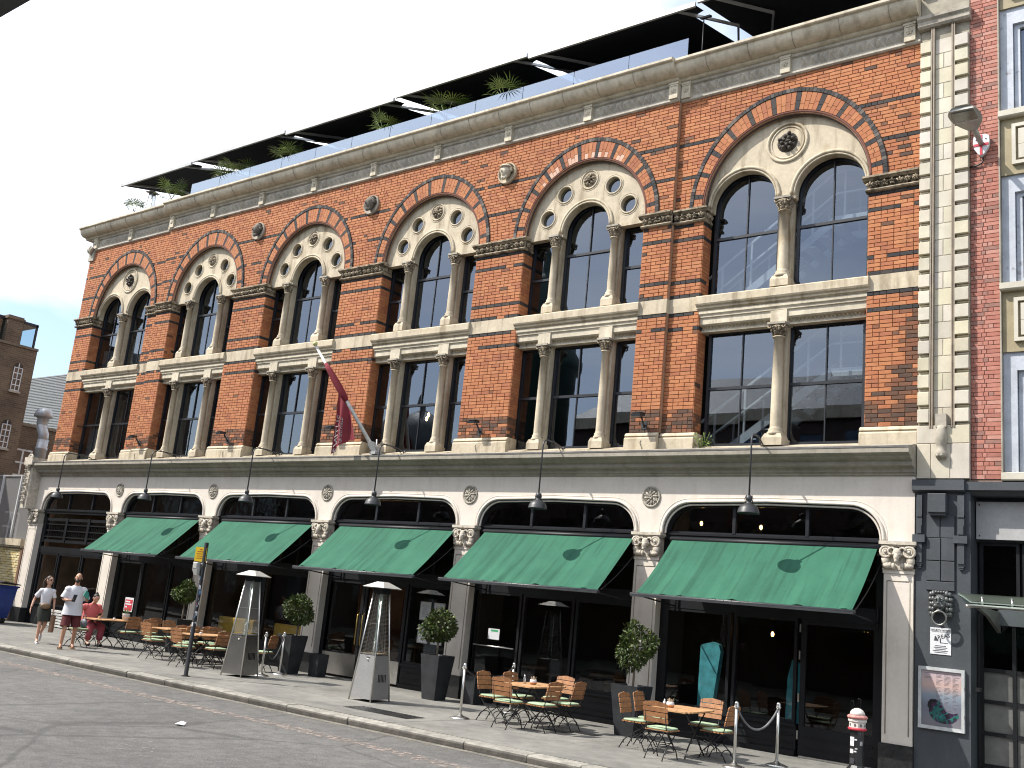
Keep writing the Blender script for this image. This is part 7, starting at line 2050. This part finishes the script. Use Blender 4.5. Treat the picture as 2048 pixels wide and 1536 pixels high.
# man in shorts: local +y is forward
man = thing("person", "bearded man in white tee shirt and maroon shorts looking up, walking", "person", (-23.30, -3.62, 0), rad(-112))
J = {'pelvis': ((0, 0, .92), (.135, .10)), 'spine': ((0, .0, 1.12), (.125, .09)), 'chest': ((0, -.01, 1.33), (.145, .10)), 'neck0': ((0, -.01, 1.46), (.06, .06)), 'neck1': ((.0, .03, 1.55), (.052, .052)), 'skull': ((.0, .04, 1.62), (.05, .05)),
     'shL': ((-.19, -.01, 1.40), (.058, .058)), 'elL': ((-.26, .0, 1.14), (.040, .040)), 'wrL': ((-.15, .22, 1.13), (.028, .028)),
     'shR': ((.19, -.01, 1.40), (.058, .058)), 'elR': ((.29, -.02, 1.13), (.040, .040)), 'wrR': ((.22, .23, 1.20), (.028, .028)),
     'hipL': ((-.10, .0, .86), (.095, .095)), 'knL': ((-.12, .09, .48), (.058, .058)), 'anL': ((-.14, .10, .09), (.038, .038)), 'toL': ((-.17, .27, .035), (.038, .025)),
     'hipR': ((.10, .0, .86), (.095, .095)), 'knR': ((.13, -.0, .48), (.058, .058)), 'anR': ((.15, -.16, .10), (.038, .038)), 'toR': ((.16, -.01, .03), (.038, .025))}
B = [('pelvis', 'spine'), ('spine', 'chest'), ('chest', 'neck0'), ('neck0', 'neck1'), ('neck1', 'skull'), ('chest', 'shL'), ('shL', 'elL'), ('elL', 'wrL'), ('chest', 'shR'), ('shR', 'elR'), ('elR', 'wrR'), ('pelvis', 'hipL'), ('hipL', 'knL'), ('knL', 'anL'), ('anL', 'toL'), ('pelvis', 'hipR'), ('hipR', 'knR'), ('knR', 'anR'), ('anR', 'toR')]
skin_body("body", J, B, SKIN2, man)
head_parts(man, (0, .05, 1.66), .25, SKIN2, HAIRD, 'beard', 1.0, .28)
m = MB(); hand(m, J['wrL'][0], (.6, .5, .05), (0, -.2, 1), 1, .7); hand(m, J['wrR'][0], (-.3, .5, .4), (-1, 0, 0), 1, .6); m.build("hands", SKIN2, man, False)
m = MB(); loft(m, [((0, 0, .79), .235, .185, 0), ((0, 0, .90), .222, .17, 0), ((0, 0, 1.08), .20, .15, 0), ((0, -.005, 1.25), .195, .135, 0), ((0, -.01, 1.37), .20, .125, 0), ((0, -.01, 1.44), .15, .095, 0), ((0, 0, 1.48), .075, .07, 0)], 18)
for sg, el in ((-1, J['elL'][0]), (1, J['elR'][0])): a = Vector((sg * .155, -.01, 1.405)); e_ = Vector(el); m.tube([a + (e_ - a) * .08, a + (e_ - a) * .4, a + (e_ - a) * .88], [.075, .080, .085], 12, caps=False)
for sg in (-1, 1): m.ell((sg * .165, -.01, 1.375), (.095, .095, .085), 12, 8)
m.build("shirt", SHIRT, man, False)
m = MB(); loft(m, [((0, 0, .90), .165, .125, 0), ((0, 0, .84), .18, .14, 0), ((0, .0, .76), .195, .15, 0)], 16)
for sg, kn in ((-1, J['knL'][0]), (1, J['knR'][0])): a = Vector((sg * .10, 0, .80)); k_ = Vector(kn); m.tube([a, a + (k_ - a) * .45, a + (k_ - a) * .88], [.108, .108, .112], 14, caps=False)
m.build("shorts", SHORTS, man, False)
m = MB()
for n_ in ('L', 'R'):
    a = Vector(J['an' + n_][0]); b_ = Vector(J['to' + n_][0]); d = (b_ - a); d.z = 0; d.normalize(); m.obox(a + d * .06 - Vector((0, 0, a.z - .012 - (.06 if n_ == 'R' else 0) * 0)), d, Vector((-d.y, d.x, 0)), (0, 0, 1), .145, .05, .012)
    m.tube([a + d * .07 + Vector((-d.y, d.x, 0)) * .05 + Vector((0, 0, -.06)), a + d * .09 + Vector((0, 0, .0 - a.z + .085)), a + d * .07 - Vector((-d.y, d.x, 0)) * .05 + Vector((0, 0, -.06))], .014, 6)
m.build("sandals", LEATHER, man, False)
m = MB(); w = Vector(J['wrL'][0]) + Vector((.10, .09, .06)); m.obox(w, (.2, .1, 1), (1, 0, 0), (0, 1, 0), .085, .04, .010); tag(m.build("sunglasses", IRON, man, False))
m = MB(); w = Vector(J['wrR'][0]); m.extr([w + Vector((-.10, .10, .06)), w + Vector((.06, .02, -.02)), w + Vector((.02, .05, .14)), w + Vector((-.05, .11, .20))], (.01, .02, 0)); m.build("teal_cloth", mat("teal_wrap", (.06, .32, .27), .8), man, False)

wom = thing("person", "woman in sunglasses, white tee shirt and dark skirt walking with bag", "person", (-24.72, -3.55, 0), rad(-108))
J = {'pelvis': ((0, 0, .86), (.120, .09)), 'spine': ((0, .0, 1.04), (.095, .075)), 'chest': ((0, -.01, 1.22), (.115, .085)), 'neck0': ((0, -.01, 1.33), (.05, .05)), 'neck1': ((0, .015, 1.41), (.042, .042)), 'skull': ((0, .02, 1.47), (.045, .045)),
     'shL': ((-.15, -.01, 1.28), (.045, .045)), 'elL': ((-.25, -.12, 1.05), (.032, .032)), 'wrL': ((-.31, -.02, .83), (.023, .023)),
     'shR': ((.15, -.01, 1.28), (.045, .045)), 'elR': ((.19, .02, 1.03), (.032, .032)), 'wrR': ((.20, .10, .80), (.023, .023)),
     'hipL': ((-.08, 0, .80), (.085, .085)), 'knL': ((-.07, .13, .46), (.050, .050)), 'anL': ((-.07, .12, .09), (.032, .032)), 'toL': ((-.08, .27, .04), (.033, .025)),
     'hipR': ((.08, 0, .80), (.085, .085)), 'knR': ((.07, .02, .45), (.050, .050)), 'anR': ((.06, -.28, .22), (.032, .032)), 'toR': ((.06, -.24, .07), (.033, .025))}
skin_body("body", J, B, SKIN, wom)
P = head_parts(wom, (0, .025, 1.52), -.55, SKIN, HAIRB, 'long', .93)
m = MB()
for sg in (-1, 1): m.ell(P(sg * .036, .088, .018), (.030, .012, .020), 9, 6, Quaternion((0, 0, 1), -.55))
m.tube([P(-.08, .02, .02), P(-.06, .08, .022), P(.06, .08, .022), P(.08, .02, .02)], .006, 5); m.build("sunglasses", IRON, wom, False)
m = MB(); hand(m, J['wrL'][0], (-.1, .2, -1), (1, 0, 0), .92, .4); hand(m, J['wrR'][0], (0, .1, -1), (-1, 0, 0), .92, .8); m.build("hands", SKIN, wom, False)
m = MB(); loft(m, [((0, 0, .90), .135, .105, 0), ((0, 0, 1.0), .13, .10, 0), ((0, 0, 1.12), .145, .115, 0), ((0, -.0, 1.21), .155, .12, 0), ((0, -.01, 1.29), .145, .095, 0), ((0, 0, 1.34), .065, .06, 0)], 16)
for sg, el in ((-1, J['elL'][0]), (1, J['elR'][0])): a = Vector((sg * .12, -.01, 1.285)); e_ = Vector(el); m.tube([a + (e_ - a) * .08, a + (e_ - a) * .35, a + (e_ - a) * .72], [.058, .060, .066], 12, caps=False)
for sg in (-1, 1): m.ell((sg * .128, -.01, 1.262), (.074, .076, .064), 12, 8)
m.build("shirt", SHIRT, wom, False)
m = MB(); loft(m, [((0, 0, .96), .125, .10, 0), ((0, 0, .86), .155, .125, 0), ((0, .02, .70), .175, .145, 0), ((0, .03, .53), .19, .165, 0)], 16); m.build("skirt", SKIRT, wom, False)
m = MB(); m.ell((-.02, .15, .90), (.12, .05, .075), 12, 8); m.tube([(.09, .14, .93), (.12, .06, 1.15), (.05, -.02, 1.345), (-.05, -.10, 1.2), (-.12, .0, .96), (-.10, .12, .92)], .011, 5); m.build("waist_bag", LEATHER, wom, False)
m = MB()
for n_ in ('L', 'R'):
    a = Vector(J['an' + n_][0]); b_ = Vector(J['to' + n_][0]); d = (b_ - a).normalized(); q = d.to_track_quat('X', 'Z'); m.ell(a + d * .08 - Vector((0, 0, .035 if n_ == 'L' else 0)), (.125, .043, .042), 10, 7, q)
m.build("shoes", POTW, wom, False)
flipx(man); flipx(wom)
cb = thing("paper_bag", "narrow brown paper bag in the walking woman's hand", "bag", wom.matrix_basis @ Vector((.21, .12, .36)) if False else (-24.72 - .21 * math.cos(rad(-108)) - .14 * math.sin(rad(-108)), -3.55 - .21 * math.sin(rad(-108)) + .14 * math.cos(rad(-108)), .28), rad(-60))
m = MB(); m.extr([(-.055, -.04, 0), (.055, -.04, 0), (.055, .04, 0), (-.055, .04, 0)], (0, 0, .40)); m.build("bag", BROWN, cb, False)
m = MB(); m.tube([(-.03, 0, .40), (-.02, 0, .46), (.02, 0, .46), (.03, 0, .40)], .005, 5); m.build("handle", BROWN, cb, False)

sit = thing("person", "seated woman in coral top reading phone at the table, hair tied up", "person", (-24.72, -2.27, 0), rad(-95))
J = {'pelvis': ((0, -.06, .53), (.17, .13)), 'spine': ((0, -.06, .72), (.155, .12)), 'chest': ((0, -.02, .90), (.155, .115)), 'neck0': ((0, .01, 1.02), (.055, .055)), 'neck1': ((0, .06, 1.08), (.048, .048)), 'skull': ((0, .09, 1.12), (.045, .045)),
     'shL': ((-.19, -.01, .97), (.058, .058)), 'elL': ((-.27, .03, .74), (.045, .045)), 'wrL': ((-.12, .25, .735), (.028, .028)),
     'shR': ((.19, -.01, .97), (.058, .058)), 'elR': ((.42, .02, .86), (.045, .045)), 'wrR': ((.60, .12, .84), (.028, .028)),
     'hipL': ((-.11, .02, .52), (.11, .10)), 'knL': ((-.13, .42, .50), (.068, .068)), 'anL': ((-.12, .40, .10), (.042, .042)), 'toL': ((-.12, .56, .05), (.04, .03)),
     'hipR': ((.11, .02, .52), (.11, .10)), 'knR': ((.15, .42, .50), (.068, .068)), 'anR': ((.16, .34, .10), (.042, .042)), 'toR': ((.17, .50, .05), (.04, .03))}
skin_body("body", J, B, SKIN, sit)
head_parts(sit, (0, .11, 1.17), -.15, SKIN, HAIRD, 'bun', .95, -.45)
CORAL = mat("coral_cotton", (.52, .125, .125), .9, var=.08, bump=.15, bscale=10); PINK = mat("rose_trousers", (.42, .085, .11), .9, var=.12, bump=.15, bscale=10)
m = MB(); hand(m, J['wrL'][0], (.5, .6, -.05), (0, 0, 1), .95, .6); hand(m, J['wrR'][0], (.5, .4, -.4), (0, 0, -1), .95, .6); m.build("hands", SKIN, sit, False)
m = MB(); loft(m, [((0, -.06, .56), .205, .17, 0), ((0, -.06, .66), .20, .165, 0), ((0, -.03, .80), .205, .165, 0), ((0, -.02, .90), .205, .15, 0), ((0, -.01, .98), .175, .11, 0), ((0, .02, 1.04), .075, .07, 0)], 18)
for sg, el in ((-1, J['elL'][0]), (1, J['elR'][0])): a = Vector((sg * .15, -.01, .97)); e_ = Vector(el); m.tube([a + (e_ - a) * .08, a + (e_ - a) * .35, a + (e_ - a) * .65], [.072, .076, .08], 12, caps=False)
for sg in (-1, 1): m.ell((sg * .165, -.01, .945), (.095, .097, .085), 12, 8)
m.build("top", CORAL, sit, False)
m = MB(); loft(m, [((0, -.05, .44), .19, .17, 0), ((0, -.05, .52), .20, .175, 0), ((0, -.05, .60), .19, .16, 0)], 16)
for n_ in 'LR': m.tube([J['hip' + n_][0], Vector(J['hip' + n_][0]).lerp(Vector(J['kn' + n_][0]), .6), J['kn' + n_][0], Vector(J['kn' + n_][0]).lerp(Vector(J['an' + n_][0]), .35), Vector(J['kn' + n_][0]).lerp(Vector(J['an' + n_][0]), .85)], [.125, .11, .095, .085, .075], 12)
m.build("trousers", PINK, sit, False)
m = MB()
for n_ in 'LR': a = Vector(J['an' + n_][0]); m.ell(a + Vector((0, .07, -.055)), (.045, .13, .045), 9, 6)
m.build("shoes", IRON, sit, False)
m = MB(); m.obox((-.04, .36, .77), (1, 0, 0), (0, .8, .6), (0, -.6, .8), .035, .07, .005); o = m.build("phone", IRON, sit, False)
hb = thing("handbag", "grey handbag on the slatted chair next to seated woman", "handbag", (-24.02, -2.85, .455))
m = MB(); m.ell((0, 0, .11), (.14, .07, .12), 12, 8); m.build("bag", mat("grey_leather", (.10, .105, .125), .5), hb, False)
m = MB(); m.tube([(-.08, 0, .18), (-.05, 0, .30), (.05, 0, .30), (.08, 0, .18)], .01, 6); m.build("strap", mat("bag_strap", (.06, .06, .07), .5), hb, False)
